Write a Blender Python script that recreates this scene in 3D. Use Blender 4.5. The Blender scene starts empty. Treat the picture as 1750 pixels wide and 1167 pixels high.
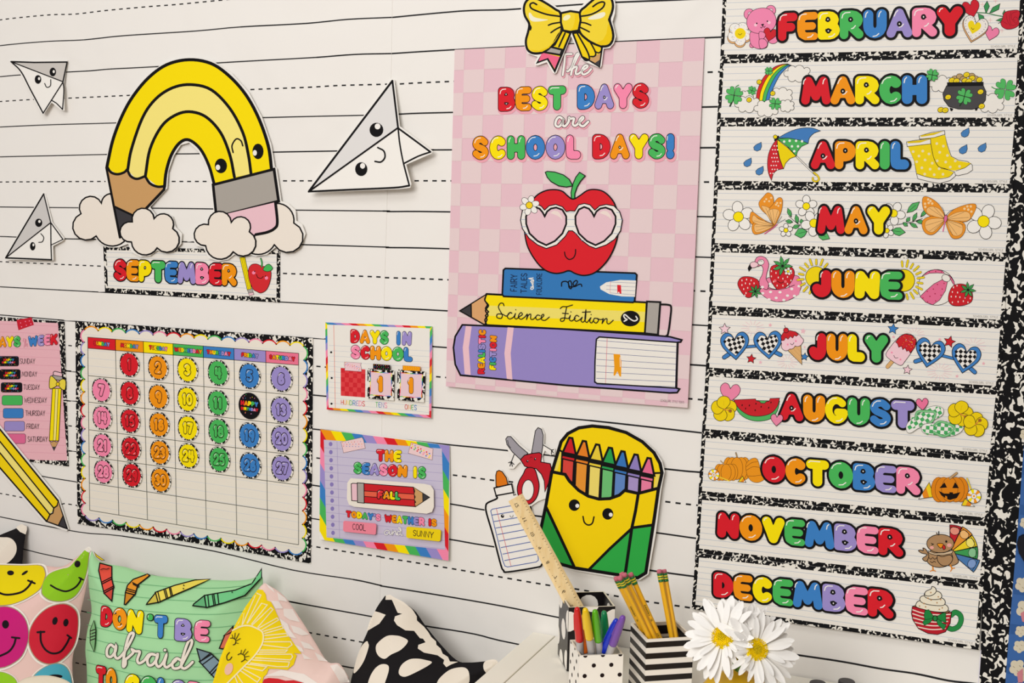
import bpy, math, random
import numpy as np
from mathutils import Vector, Matrix
from mathutils.geometry import tessellate_polygon

random.seed(7)
rng = np.random.RandomState(11)
C = bpy.context.scene.collection
sc = bpy.context.scene

# ---------------------------------------------------------------- camera
FPX = 2093.0
CX, CY = 875.0, 583.5
def nrm(v):
    return v / np.linalg.norm(v)
_h = nrm(np.array([-5205., -373., FPX]))
_d = np.array([-478., 18417., FPX]); _d = nrm(_d - _h * (_d @ _h))
W = np.array([-_h, np.cross(-_d, -_h), -_d])       # world = W @ (right, down, forward)
CAM = -2.0 * (W @ np.array([0, 0, 1.])); CAM[2] += 1.23
cam_data = bpy.data.cameras.new('camera')
cam = bpy.data.objects.new('camera', cam_data); C.objects.link(cam)
cam_data.sensor_width = 36.0
cam_data.lens = FPX / 1750.0 * 36.0
cam_data.clip_start = 0.02; cam_data.clip_end = 50
_m = np.column_stack([W @ np.array([1, 0, 0.]), W @ np.array([0, -1., 0]), W @ np.array([0, 0, -1.])])
mw = Matrix([list(_m[i]) + [CAM[i]] for i in range(3)] + [[0, 0, 0, 1]])
cam.matrix_world = mw
sc.camera = cam

# ---------------------------------------------------------------- world, lights, exposure
sc.view_settings.view_transform = 'Standard'
sc.view_settings.look = 'None'
sc.view_settings.gamma = 1.0
sc.view_settings.use_curve_mapping = False
sc.view_settings.exposure = 0.13
world = bpy.data.worlds.new('world'); sc.world = world
world.use_nodes = True
world.node_tree.nodes['Background'].inputs[0].default_value = (1.0, 0.972, 0.955, 1)
world.node_tree.nodes['Background'].inputs[1].default_value = 0.44
def area(name, loc, target, sx, sy, power, color):
    l = bpy.data.lights.new(name, 'AREA'); l.shape = 'RECTANGLE'; l.size = sx; l.size_y = sy
    l.energy = power; l.color = color
    o = bpy.data.objects.new(name, l); C.objects.link(o)
    o.location = loc
    o.rotation_euler = (Vector(target) - Vector(loc)).to_track_quat('-Z', 'Y').to_euler()
    return o
area('ceiling_and_fill_light', (0.0, -1.7, 2.75), (-0.1, -0.3, 1.2), 1.2, 0.6, 8, (1.0, 0.98, 0.95))
area('ceiling_and_fill_light', (0.1, -3.4, 2.35), (-0.1, 0, 1.0), 1.5, 0.9, 53, (1.0, 0.975, 0.95))  # added frontal fill behind the camera, below ceiling height, brightens front-facing surfaces

# ---------------------------------------------------------------- projection helpers
def rays(P):
    P = np.atleast_2d(np.asarray(P, float))
    D = np.column_stack([(P[:, 0] - CX) / FPX, (P[:, 1] - CY) / FPX, np.ones(len(P))])
    return D @ W.T
def at_y(x, y, Y):
    r = rays([(x, y)])[0]; return CAM + r * ((Y - CAM[1]) / r[1])
def at_z(x, y, Z):
    r = rays([(x, y)])[0]; return CAM + r * ((Z - CAM[2]) / r[2])

class Wall:
    """sheet surface standing `d` in front of the wall; bow = (slope, z of the upper edge) hangs it out at the bottom"""
    maxe = None
    def __init__(s, d, bow=None):
        s.d = d; s.bow, s.zt = bow if bow else (None, 0)
    def map(s, P, off):
        R = rays(P); off = np.asarray(off, float)
        e = np.zeros(len(R))
        for k in range(7 if s.bow else 1):
            t = (-(s.d + e + off) - CAM[1]) / R[:, 1]
            Q = CAM + R * t[:, None]
            if s.bow: e = s.bow * (s.zt - Q[:, 2])
        return Q
class Plane:
    maxe = None
    def __init__(s, O, N):
        s.O = np.array(O, float); s.N = nrm(np.array(N, float))
    def map(s, P, off):
        R = rays(P)
        t = ((s.O - CAM) @ s.N + np.asarray(off)) / (R @ s.N)
        return CAM + R * t[:, None]

# ---------------------------------------------------------------- materials
def lin(c):
    c = min(1.0, c / 255.0)
    return c / 12.92 if c <= 0.04045 else ((c + 0.055) / 1.055) ** 2.4
PAL = dict(red=(220, 30, 44), orange=(246, 152, 16), yellow=(253, 230, 0), green=(74, 186, 92), blue=(60, 130, 202),
           purple=(158, 144, 208), pink=(250, 140, 176), white=(244, 241, 235), black=(14, 12, 14),
           line=(186, 196, 210), paper=(240, 236, 228), lpink=(238, 196, 206), skin=(218, 168, 112),
           grey=(172, 166, 160), dgrey=(62, 60, 64), cream=(240, 230, 216))
MATS = {}
def mat(c, rough=0.6, spec=0.12, key=None):
    if isinstance(c, str): c = PAL[c]
    k = (tuple(c), rough, spec)
    if k in MATS: return MATS[k]
    m = bpy.data.materials.new('m_%d_%d_%d' % tuple(c)); m.use_nodes = True
    b = m.node_tree.nodes['Principled BSDF']
    b.inputs['Base Color'].default_value = (lin(c[0]), lin(c[1]), lin(c[2]), 1)
    b.inputs['Roughness'].default_value = rough
    b.inputs['Specular IOR Level'].default_value = spec
    MATS[k] = m
    return m
def node_mat(name, build, rough=0.65, spec=0.1):
    m = bpy.data.materials.new(name); m.use_nodes = True
    nt = m.node_tree; b = nt.nodes['Principled BSDF']
    b.inputs['Roughness'].default_value = rough
    b.inputs['Specular IOR Level'].default_value = spec
    build(nt, b)
    return m
def marble(name, scale, thr=0.52, dist=1.2):
    def bld(nt, b):
        tc = nt.nodes.new('ShaderNodeTexCoord')
        mp = nt.nodes.new('ShaderNodeMapping'); mp.inputs['Scale'].default_value = (1, 1, 0.8)
        n = nt.nodes.new('ShaderNodeTexNoise'); n.inputs['Scale'].default_value = scale
        n.inputs['Detail'].default_value = 0.6; n.inputs['Distortion'].default_value = dist
        r = nt.nodes.new('ShaderNodeValToRGB')
        e = r.color_ramp.elements
        e[0].position = thr - 0.006; e[0].color = (0.006, 0.006, 0.007, 1)
        e[1].position = thr + 0.006; e[1].color = (lin(238), lin(234), lin(224), 1)
        L = nt.links
        L.new(tc.outputs['Object'], mp.inputs['Vector']); L.new(mp.outputs['Vector'], n.inputs['Vector'])
        L.new(n.outputs[0], r.inputs[0]); L.new(r.outputs[0], b.inputs['Base Color'])
    return node_mat(name, bld)
M_MARB = marble('marble_print_fine', 185, 0.57, 0.9)
M_MARBW = marble('marble_print_wide', 125, 0.575, 1.0)
def paper_mat():
    def bld(nt, b):
        b.inputs['Base Color'].default_value = (lin(242), lin(239), lin(234), 1)
        tc = nt.nodes.new('ShaderNodeTexCoord')
        n = nt.nodes.new('ShaderNodeTexNoise'); n.inputs['Scale'].default_value = 5.0; n.inputs['Detail'].default_value = 2
        n.inputs['Distortion'].default_value = 0.6
        bp = nt.nodes.new('ShaderNodeBump'); bp.inputs['Strength'].default_value = 0.35; bp.inputs['Distance'].default_value = 0.02
        L = nt.links; L.new(tc.outputs['Object'], n.inputs['Vector']); L.new(n.outputs[0], bp.inputs['Height'])
        L.new(bp.outputs[0], b.inputs['Normal'])
    return node_mat('backdrop_paper', bld, 0.65, 0.2)
M_BACK = paper_mat()
def fabric_mat(name, c, rough=0.85):
    def bld(nt, b):
        b.inputs['Base Color'].default_value = (lin(c[0]), lin(c[1]), lin(c[2]), 1)
        tc = nt.nodes.new('ShaderNodeTexCoord')
        n = nt.nodes.new('ShaderNodeTexNoise'); n.inputs['Scale'].default_value = 14.0; n.inputs['Detail'].default_value = 3
        bp = nt.nodes.new('ShaderNodeBump'); bp.inputs['Strength'].default_value = 0.3; bp.inputs['Distance'].default_value = 0.01
        L = nt.links; L.new(tc.outputs['Object'], n.inputs['Vector']); L.new(n.outputs[0], bp.inputs['Height'])
        L.new(bp.outputs[0], b.inputs['Normal'])
    return node_mat(name, bld, rough, 0.1)
def wood_mat(name, c1, c2, sc_=(4, 60, 4)):
    def bld(nt, b):
        tc = nt.nodes.new('ShaderNodeTexCoord')
        mp = nt.nodes.new('ShaderNodeMapping'); mp.inputs['Scale'].default_value = sc_
        n = nt.nodes.new('ShaderNodeTexNoise'); n.inputs['Scale'].default_value = 3; n.inputs['Detail'].default_value = 3
        r = nt.nodes.new('ShaderNodeValToRGB'); e = r.color_ramp.elements
        e[0].position = 0.35; e[0].color = tuple(lin(v) for v in c1) + (1,)
        e[1].position = 0.65; e[1].color = tuple(lin(v) for v in c2) + (1,)
        L = nt.links; L.new(tc.outputs['Object'], mp.inputs[0]); L.new(mp.outputs[0], n.inputs['Vector'])
        L.new(n.outputs[0], r.inputs[0]); L.new(r.outputs[0], b.inputs['Base Color'])
    return node_mat(name, bld, 0.5, 0.3)

# ---------------------------------------------------------------- object helpers
def wloc(o):
    v = Vector(o.location)
    if o.parent: v = v + wloc(o.parent)
    return v
def tag(o, label=None, cat=None, group=None, kind=None):
    if label: o['label'] = label
    if cat: o['category'] = cat
    if group: o['group'] = group
    if kind: o['kind'] = kind
    return o
def mesh_obj(name, V, F, mats, MI=None, parent=None, loc=None, smooth=False):
    """V in world coordinates"""
    V = np.asarray(V, float)
    base = np.array(wloc(parent)) if parent else (np.array(loc) if loc is not None else np.array([V[:, 0].mean(), V[:, 1].mean(), V[:, 2].min()]))
    me = bpy.data.meshes.new(name)
    me.from_pydata([tuple(v) for v in (V - base)], [], F)
    for m in mats: me.materials.append(m)
    if MI is not None: me.polygons.foreach_set('material_index', MI)
    if smooth: me.polygons.foreach_set('use_smooth', [True] * len(me.polygons))
    me.update()
    o = bpy.data.objects.new(name, me); C.objects.link(o)
    if parent: o.parent = parent
    else: o.location = base
    return o
def empty(name, loc, label, cat, group=None):
    o = bpy.data.objects.new(name, None); C.objects.link(o); o.location = loc; o.empty_display_size = 0.02
    return tag(o, label, cat, group)
def box_mesh(x0, x1, y0, y1, z0, z1):
    V = [(x, y, z) for z in (z0, z1) for y in (y0, y1) for x in (x0, x1)]
    F = [(0, 1, 3, 2)[::-1], (4, 5, 7, 6), (0, 1, 5, 4), (1, 3, 7, 5), (3, 2, 6, 7), (2, 0, 4, 6)]
    return V, F

# ---------------------------------------------------------------- 2d shape helpers
def cr(pts, closed=False, n=5):
    """Catmull-Rom smoothing"""
    P = [np.array(p, float) for p in pts]
    if len(P) < 3: return [tuple(p) for p in P]
    out = []
    N = len(P)
    rngi = range(N) if closed else range(N - 1)
    for i in rngi:
        p0 = P[(i - 1) % N] if closed or i > 0 else 2 * P[0] - P[1]
        p1 = P[i]; p2 = P[(i + 1) % N]
        p3 = P[(i + 2) % N] if closed or i + 2 < N else 2 * P[-1] - P[-2]
        for k in range(n):
            t = k / n
            out.append(tuple(0.5 * (2 * p1 + (p2 - p0) * t + (2 * p0 - 5 * p1 + 4 * p2 - p3) * t * t + (3 * p1 - p0 - 3 * p2 + p3) * t ** 3)))
    if not closed: out.append(tuple(P[-1]))
    return out
def arc(cx, cy, rx, ry, a0, a1, n=8):
    return [(cx + rx * math.cos(math.radians(a0 + (a1 - a0) * i / n)), cy + ry * math.sin(math.radians(a0 + (a1 - a0) * i / n))) for i in range(n + 1)]
def ellp(cx, cy, rx, ry, rot=0, n=20):
    c, s = math.cos(math.radians(rot)), math.sin(math.radians(rot))
    return [(cx + rx * math.cos(a) * c - ry * math.sin(a) * s, cy + rx * math.cos(a) * s + ry * math.sin(a) * c) for a in (2 * math.pi * i / n for i in range(n))]
def place(pts, cx, cy, s=1, rot=0, sy=None):
    sy = s if sy is None else sy
    c, t = math.cos(math.radians(rot)), math.sin(math.radians(rot))
    return [(cx + x * s * c - y * sy * t, cy + x * s * t + y * sy * c) for x, y in pts]
HEART = cr([(0, -0.45), (0.25, -0.85), (0.65, -0.95), (0.98, -0.6), (0.95, -0.1), (0.6, 0.4), (0, 1.0)], n=4)
HEART = HEART + [(-x, y) for x, y in HEART[1:-1][::-1]]
STAR = [(math.sin(math.pi * i / 5) * (1 if i % 2 == 0 else 0.48), -math.cos(math.pi * i / 5) * (1 if i % 2 == 0 else 0.48)) for i in range(10)]
def bilin(q, u, v):
    (ax, ay), (bx, by), (cx, cy), (dx, dy) = q
    return ((1 - v) * ((1 - u) * ax + u * bx) + v * ((1 - u) * dx + u * cx), (1 - v) * ((1 - u) * ay + u * by) + v * ((1 - u) * dy + u * cy))
def quad_h(q):
    """projective map of the unit square onto quad TL,TR,BR,BL"""
    (x0, y0), (x1, y1), (x2, y2), (x3, y3) = q
    dx1, dx2, dx3 = x1 - x2, x3 - x2, x0 - x1 + x2 - x3
    dy1, dy2, dy3 = y1 - y2, y3 - y2, y0 - y1 + y2 - y3
    den = dx1 * dy2 - dx2 * dy1
    g = (dx3 * dy2 - dx2 * dy3) / den; h = (dx1 * dy3 - dx3 * dy1) / den
    a, b, c = x1 - x0 + g * x1, x3 - x0 + h * x3, x0
    d, e, f = y1 - y0 + g * y1, y3 - y0 + h * y3, y0
    def m(u, v):
        w = g * u + h * v + 1
        return ((a * u + b * v + c) / w, (d * u + e * v + f) / w)
    return m

# ---------------------------------------------------------------- skeleton alphabet (x right, y up, unit box)
SK = {
 'A': [[(0, 0), (.5, 1), (1, 0)], [(.2, .33), (.8, .33)]],
 'B': [[(0, 0), (0, 1)], [(0, 1)] + arc(.5, .76, .42, .24, 90, -90, 6) + [(0, .52)], [(0, .52)] + arc(.55, .26, .45, .26, 90, -90, 6) + [(0, 0)]],
 'C': [arc(.55, .5, .55, .5, 48, 312, 12)],
 'D': [[(0, 0), (0, 1)], [(0, 1)] + arc(.3, .5, .7, .5, 90, -90, 8) + [(0, 0)]],
 'E': [[(1, 1), (.35, 1), (.08, .9), (0, .7), (0, .3), (.08, .1), (.35, 0), (1, 0)], [(0, .5), (.85, .5)]],
 'F': [[(1, 1), (.35, 1), (.08, .9), (0, .7), (0, 0)], [(0, .48), (.8, .48)]],
 'G': [arc(.52, .5, .52, .5, 45, 345, 14), [(1, .4), (.6, .4)]],
 'H': [[(0, 0), (0, 1)], [(1, 0), (1, 1)], [(0, .48), (1, .48)]],
 'I': [[(.5, 0), (.5, 1)]],
 'J': [[(.95, 1), (.95, .3)] + arc(.5, .3, .45, .3, 0, -165, 8)],
 'K': [[(0, 0), (0, 1)], [(.95, 1), (0, .42)], [(.3, .6), (1, 0)]],
 'L': [[(0, 1), (0, .2), (.06, .04), (.25, 0), (1, 0)]],
 'M': [[(0, 0), (.14, 1), (.5, .2), (.86, 1), (1, 0)]],
 'N': [[(0, 0), (.06, 1), (.94, 0), (1, 1)]],
 'O': [arc(.5, .5, .5, .5, 90, 450, 18)],
 'P': [[(0, 0), (0, 1)], [(0, 1)] + arc(.5, .7, .5, .3, 90, -90, 6) + [(0, .4)]],
 'R': [[(0, 0), (0, 1)], [(0, 1)] + arc(.5, .73, .46, .27, 90, -90, 6) + [(0, .46)], [(.4, .46), (1, 0)]],
 'S': [cr([(.93, .84), (.62, 1), (.2, .95), (.03, .74), (.22, .57), (.75, .43), (.97, .25), (.8, .05), (.38, 0), (.02, .16)], n=3)],
 'T': [[(0, 1), (1, 1)], [(.5, 1), (.5, 0)]],
 'U': [[(0, 1)] + arc(.5, .4, .5, .4, 180, 360, 8) + [(1, 1)]],
 'V': [[(0, 1), (.5, 0), (1, 1)]],
 'W': [[(0, 1), (.22, 0), (.5, .8), (.78, 0), (1, 1)]],
 'X': [[(0, 1), (1, 0)], [(0, 0), (1, 1)]],
 'Y': [[(0, 1), (.5, .45), (1, 1)], [(.5, .45), (.5, 0)]],
 'Z': [[(0, 1), (1, 1), (0, 0), (1, 0)]],
 '0': [arc(.5, .5, .5, .5, 90, 450, 16)],
 '1': [[(.1, .78), (.6, 1), (.6, 0)]],
 '2': [cr([(.03, .76), (.28, 1), (.75, .98), (.95, .72), (.7, .42), (0, 0)], n=3) + [(1, 0)]],
 '3': [cr([(.05, .88), (.5, 1), (.92, .78), (.45, .54)], n=3) + cr([(.45, .54), (.97, .28), (.5, 0), (.03, .12)], n=3)],
 '4': [[(.1, 1), (0, .42), (1, .42)], [(.8, 1), (.8, 0)]],
 '5': [[(.92, 1), (.15, 1), (.08, .56)] + arc(.45, .3, .5, .3, 110, -140, 8)],
 '6': [cr([(.85, .92), (.4, .95), (.05, .5), (.1, .1), (.5, 0), (.93, .15), (.9, .45), (.5, .55), (.1, .35)], n=3)],
 '7': [[(0, 1), (1, 1), (.4, 0)]],
 '8': [arc(.5, .76, .4, .24, 90, 450, 12), arc(.5, .26, .48, .26, 90, 450, 12)],
 '9': [cr([(.93, .7), (.6, .44), (.12, .55), (.1, .86), (.5, 1), (.9, .85), (.93, .5), (.7, 0)], n=3)],
 '!': [[(.5, 1), (.5, .45)], [(.5, .01), (.5, 0)]],
 "'": [[(.5, 1), (.45, .8)]],
}
BW = dict(A=.88, B=.8, C=.78, D=.82, E=.76, F=.72, G=.84, H=.84, I=.42, J=.72, K=.82, L=.66, M=1.06, N=.88, O=.88, P=.76, R=.84, S=.78, T=.84, U=.82, V=.85, W=1.15, X=.8, Y=.86, Z=.75)
BW.update({"'": .36, '!': .42, ' ': .5, '1': .52, '0': .76, '2': .74, '3': .72, '4': .76, '5': .72, '6': .76, '7': .72, '8': .76, '9': .76})
CNT = {'A': [(.5, .47)], 'B': [(.46, .71), (.48, .31)], 'P': [(.5, .66)], 'R': [(.46, .68)], '8': [(.5, .7), (.5, .3)], '6': [(.5, .3)], '9': [(.5, .7)], '4': [(.45, .55)]}
HLT = {}
for ch in 'BDEFPR': HLT[ch] = [[(.1, .74), (.14, .86), (.24, .92), (.44, .93)]]
for ch in 'COGS0269358': HLT[ch] = [[(.13, .72), (.2, .84), (.34, .92), (.5, .93)]]
for ch in 'HNMUKIL1': HLT[ch] = [[(.1, .74), (.13, .86), (.2, .92)]]
HLT['A'] = [[(.3, .74), (.36, .86), (.44, .93)]]
for ch in 'YVW': HLT[ch] = [[(.1, .84), (.14, .92), (.22, .94)]]
HLT['T'] = [[(.12, .88), (.2, .93), (.6, .93)]]
HLT['J'] = [[(.46, .74), (.48, .86), (.55, .92)]]
for ch in "!'": HLT[ch] = [[(.14, .75), (.18, .9)]]
HLT['7'] = [[(.1, .9), (.5, .93)]]; HLT['4'] = [[(.14, .8), (.18, .92)]]
HLB = {}
for ch in 'DO0': HLB[ch] = [(.42, .13), (.58, .15), (.7, .24)]
for ch in 'BSCEG2358': HLB[ch] = [(.5, .1), (.66, .12), (.76, .2)]
for ch in 'AR': HLB[ch] = [(.5, .36), (.58, .38), (.66, .46)]
for ch in 'U': HLB[ch] = [(.42, .07), (.56, .09), (.66, .16)]
_bc = {}
def bubble_polys(ch, r, thr):
    """polygons covering {dist to skeleton < thr} in a box of BW[ch] x 1 (y up); r = stroke radius of the letter"""
    k = (ch, r, round(thr, 4))
    if k in _bc: return _bc[k]
    w = BW[ch]
    N = 34
    pad = max(0, thr - r) + 0.02
    xs = np.linspace(-pad, w + pad, max(10, int(N * (w + 2 * pad)))); ys = np.linspace(-pad, 1 + pad, N + 2)
    X, Y = np.meshgrid(xs, ys)
    D = np.full(X.shape, 9.0)
    sw = max(w - 2 * r, 0.0)
    for st in SK[ch]:
        pts = [(r + (x if w - 2 * r > .05 else .5) * sw, r + y * (1 - 2 * r)) for x, y in st]
        for (ax, ay), (bx, by) in zip(pts[:-1], pts[1:]):
            dx, dy = bx - ax, by - ay; L = dx * dx + dy * dy + 1e-9
            t = np.clip(((X - ax) * dx + (Y - ay) * dy) / L, 0, 1)
            D = np.minimum(D, np.hypot(X - ax - t * dx, Y - ay - t * dy))
    V = D - thr
    polys = []
    for j in range(len(ys) - 1):
        run = None
        for i in range(len(xs) - 1):
            q = [V[j, i], V[j, i + 1], V[j + 1, i + 1], V[j + 1, i]]
            ins = [v < 0 for v in q]
            if all(ins):
                if run is None: run = i
                continue
            if run is not None:
                polys.append([(xs[run], ys[j]), (xs[i], ys[j]), (xs[i], ys[j + 1]), (xs[run], ys[j + 1])]); run = None
            if not any(ins): continue
            cs = [(xs[i], ys[j]), (xs[i + 1], ys[j]), (xs[i + 1], ys[j + 1]), (xs[i], ys[j + 1])]
            p = []
            for a in range(4):
                b = (a + 1) % 4
                if ins[a]: p.append(cs[a])
                if ins[a] != ins[b]:
                    t = q[a] / (q[a] - q[b])
                    p.append((cs[a][0] + t * (cs[b][0] - cs[a][0]), cs[a][1] + t * (cs[b][1] - cs[a][1])))
            if len(p) >= 3: polys.append(p)
        if run is not None:
            polys.append([(xs[run], ys[j]), (xs[-1], ys[j]), (xs[-1], ys[j + 1]), (xs[run], ys[j + 1])])
    _bc[k] = polys
    return polys

RL = {}
for ch in 'ESBG3582': RL[ch] = .142
for ch in 'A69RPMWF': RL[ch] = .158
RAIN = ['red', 'orange', 'yellow', 'green', 'blue', 'purple', 'pink']

class Art:
    """flat printed shapes drawn on a surface, one mesh"""
    def __init__(s, name, parent, surf, base=0.0003, fr=(0, 0, 1), step=0.000008):
        s.name = name; s.parent = parent; s.surf = surf; s.lv = base; s.fr = fr; s.step = step
        s.V = []; s.F = []; s.MI = []; s.mats = []; s.mi = {}
        s.tf = None; s.subs = []
    def sub(s, name):
        """a sub-part drawn in the same frame, continuing from the current layer"""
        A = Art(name, None, s.surf, s.lv, s.fr, s.step); A.tf = s.tf; s.subs.append(A); return A
    def T(s, pts):
        if s.tf: return [s.tf(x, y) for x, y in pts]
        ox, oy, k = s.fr
        return [(ox + x / k, oy + y / k) for x, y in pts]
    def col(s, c):
        m = c if isinstance(c, bpy.types.Material) else mat(c)
        if m.name not in s.mi:
            s.mi[m.name] = len(s.mats); s.mats.append(m)
        return s.mi[m.name]
    def _poly(s, pts, c, same=False):
        """pts already in px"""
        me = s.surf.maxe
        if me:
            if len(pts) == 3: tris = [pts]
            else:
                tr = tessellate_polygon([[Vector((x, y, 0)) for x, y in pts]])
                tris = [[pts[i] for i in t] for t in tr]
            out = []
            st = list(tris)
            while st:
                t = st.pop()
                d = [(t[0][0] - t[1][0]) ** 2 + (t[0][1] - t[1][1]) ** 2, (t[1][0] - t[2][0]) ** 2 + (t[1][1] - t[2][1]) ** 2, (t[2][0] - t[0][0]) ** 2 + (t[2][1] - t[0][1]) ** 2]
                k = d.index(max(d))
                if d[k] <= me * me: out.append(t); continue
                a, b, c2 = t[k], t[(k + 1) % 3], t[(k + 2) % 3]
                m = ((a[0] + b[0]) / 2, (a[1] + b[1]) / 2)
                st.append([a, m, c2]); st.append([m, b, c2])
            for t in out: s._raw(t, c)
        elif len(pts) <= 4: s._raw(pts, c)
        else:
            tr = tessellate_polygon([[Vector((x, y, 0)) for x, y in pts]])
            b = len(s.V); s.V += [(x, y, s.lv) for x, y in pts]
            ci = s.col(c)
            for t in tr: s.F.append(tuple(b + i for i in t)); s.MI.append(ci)
    def _raw(s, pts, c):
        b = len(s.V); s.V += [(x, y, s.lv) for x, y in pts]
        s.F.append(tuple(range(b, b + len(pts)))); s.MI.append(s.col(c))
    def up(s): s.lv += s.step
    def fill(s, pts, c, smooth=False, same=False):
        if smooth: pts = cr(pts, True, 4)
        s._poly(s.T(pts), c)
        if not same: s.up()
        return s
    def stroke(s, pts, w, c='black', closed=False, smooth=False, same=False, cap=True):
        """w in frame units"""
        if smooth: pts = cr(pts, closed, 5)
        pts = [np.array(p, float) for p in pts]
        q = [pts[0]]
        for p in pts[1:]:
            if np.hypot(*(p - q[-1])) > 1e-6: q.append(p)
        if closed and len(q) > 2 and np.hypot(*(q[0] - q[-1])) < 1e-6: q.pop()
        N = len(q); hw = w / 2 * ((1.5 if w < 5 and s.fr[2] > 3.3 else 1.15) if c == 'black' else 1)
        if N < 2: return s.ell(q[0][0], q[0][1], hw, hw, c)
        Ls, Rs = [], []
        for i in range(N):
            if closed: a, b = q[(i - 1) % N], q[(i + 1) % N]
            else: a, b = q[max(i - 1, 0)], q[min(i + 1, N - 1)]
            d1 = q[i] - a; d2 = b - q[i]
            l1, l2 = np.hypot(*d1), np.hypot(*d2)
            d1 = d1 / l1 if l1 > 0 else d2 / l2
            d2 = d2 / l2 if l2 > 0 else d1
            t = d1 + d2; lt = np.hypot(*t)
            if lt < 0.2: t = d1; lt = 1
            t = t / lt
            nn = np.array([-t[1], t[0]])
            k = hw / max(0.45, abs(nn @ np.array([-d1[1], d1[0]])))
            Ls.append(q[i] + nn * k); Rs.append(q[i] - nn * k)
        M = N if closed else N - 1
        for i in range(M):
            j = (i + 1) % N
            s._poly(s.T([Ls[i], Ls[j], Rs[j], Rs[i]]), c)
        if cap and not closed:
            for e, o in ((0, 1), (N - 1, N - 2)):
                d = q[e] - q[o]; a0 = math.atan2(d[1], d[0])
                s._poly(s.T([(q[e][0] + hw * math.cos(a0 + math.radians(x)), q[e][1] + hw * math.sin(a0 + math.radians(x))) for x in (90, 50, 15, -15, -50, -90)]), c)
        if not same: s.up()
        return s
    def shape(s, pts, fc, w=2, lc='black', smooth=False):
        if smooth: pts = cr(pts, True, 4)
        if fc: s.fill(pts, fc)
        if w: s.stroke(pts, w, lc, closed=True)
        return s
    def ell(s, cx, cy, rx, ry, c, rot=0, n=16, w=0, lc='black', same=False):
        p = ellp(cx, cy, rx, ry, rot, n)
        if c: s._poly(s.T(p), c)
        if c and not same: s.up()
        if w: s.stroke(p, w, lc, closed=True)
        return s
    def dots(s, pts, r, c, ry=None, n=8, rot=0):
        for x, y in pts: s.ell(x, y, r, ry or r, c, rot, n, same=True)
        s.up(); return s
    def word(s, text, quad, cols=RAIN, r=.17, o=.05, hl=True, oc='black', gap=0.0, c0=0, cnt=True, glow=None):
        ws = [BW[ch] for ch in text]
        tot = sum(ws) + gap * (len(text) - 1)
        H = quad_h(quad)
        X0, Y0, SX, SY = -o, -o, tot + 2 * o, 1 + 2 * o
        oldtf = s.tf; fr = s.fr
        def mk(xo, dx=0, dy=0):
            def tf(x, y):
                u, v = H((x + xo - X0 + dx) / SX, 1 - (y - Y0 + dy) / SY)
                return (fr[0] + u / fr[2], fr[1] + v / fr[2])
            return tf
        xs = []; x = 0
        for w_ in ws: xs.append(x); x += w_ + gap
        L0 = s.lv
        big = len(text) > 1 and math.hypot(quad[0][0] - quad[3][0], quad[0][1] - quad[3][1]) / fr[2] > 13
        if glow:
            for i, ch in enumerate(text):
                if ch == ' ': continue
                s.tf = mk(xs[i], .04, -.06); s.lv = L0 + (i % 2) * s.step
                rl = min(r, RL.get(ch, r))
                for p in bubble_polys(ch, rl, rl + o + .05): s._poly(s.T(p), glow)
            L0 = s.lv + 2 * s.step
        k = c0
        for i, ch in enumerate(text):
            if ch == ' ': continue
            s.tf = mk(xs[i]); s.lv = L0 + (i % 2) * s.step
            rl = min(r, RL.get(ch, r))
            for p in bubble_polys(ch, rl, rl + o): s._poly(s.T(p), oc)
        for i, ch in enumerate(text):
            if ch == ' ': continue
            s.tf = mk(xs[i]); s.lv = L0 + 2 * s.step
            par = s
            if big: par = s.sub('letter' if ch not in '0123456789' else 'numeral')
            s0_, s = s, par
            c = cols[k % len(cols)]; k += 1
            rl = min(r, RL.get(ch, r))
            for p in bubble_polys(ch, rl, rl - o * 0.1): s._poly(s.T(p), c)
            s.lv = L0 + 3 * s.step
            w_ = BW[ch]
            if cnt and r > .15:
                for cx, cy in CNT.get(ch, []):
                    s.lv = L0 + 3 * s.step
                    s._poly(s.T(ellp(cx * w_, cy, .045 + o * .55, .055 + o * .55, 0, 12)), oc)
                    s.lv = L0 + 4 * s.step
                    s._poly(s.T(ellp(cx * w_, cy, .022, .03, 0, 8)), 'white')
            if hl:
                s.lv = L0 + 3 * s.step
                for st in HLT.get(ch, []):
                    st2 = [(x_ * (w_ if ch not in 'HNMUKIL1' else .8), y_) for x_, y_ in st]
                    s.stroke(st2, .035, 'white', same=True)
                    if ch in 'HNMU':
                        s.stroke([(x_ + w_ - 2 * r, y_) for x_, y_ in st2], .035, 'white', same=True)
                if ch in HLB:
                    s.stroke([(x_ * w_, y_) for x_, y_ in HLB[ch]], .035, 'white', same=True)
            s = s0_
        s.tf = oldtf; s.lv = L0 + 6 * s.step
        return s
    def text(s, text, quad, w=.1, c='black', gap=.25, lw=.62, cols=None):
        """thin handwritten capitals; w relative to letter height"""
        adv = {'I': .12, ' ': .4, 'M': .85, 'W': .95, '1': .35, "'": .15, 'E': .5, 'L': .5, 'F': .5, 'S': .52}
        ws = [adv.get(ch, lw) for ch in text]; tot = sum(ws) + gap * (len(text) - 1)
        H = quad_h(quad); fr = s.fr; old = s.tf
        x = 0; k = 0
        for ch, w_ in zip(text, ws):
            if ch != ' ':
                def tf(a, b, x=x, w_=w_):
                    u, v = H((x + a) / tot, 1 - b)
                    return (fr[0] + u / fr[2], fr[1] + v / fr[2])
                s.tf = tf
                cc = c
                if cols: cc = cols[k % len(cols)]; k += 1
                for st in SK[ch]:
                    s.stroke([(px * w_, py) for px, py in st], w, cc, same=True)
                    s.lv += s.step * 0.5
            x += w_ + gap
        s.tf = old; s.up()
        return s
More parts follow.
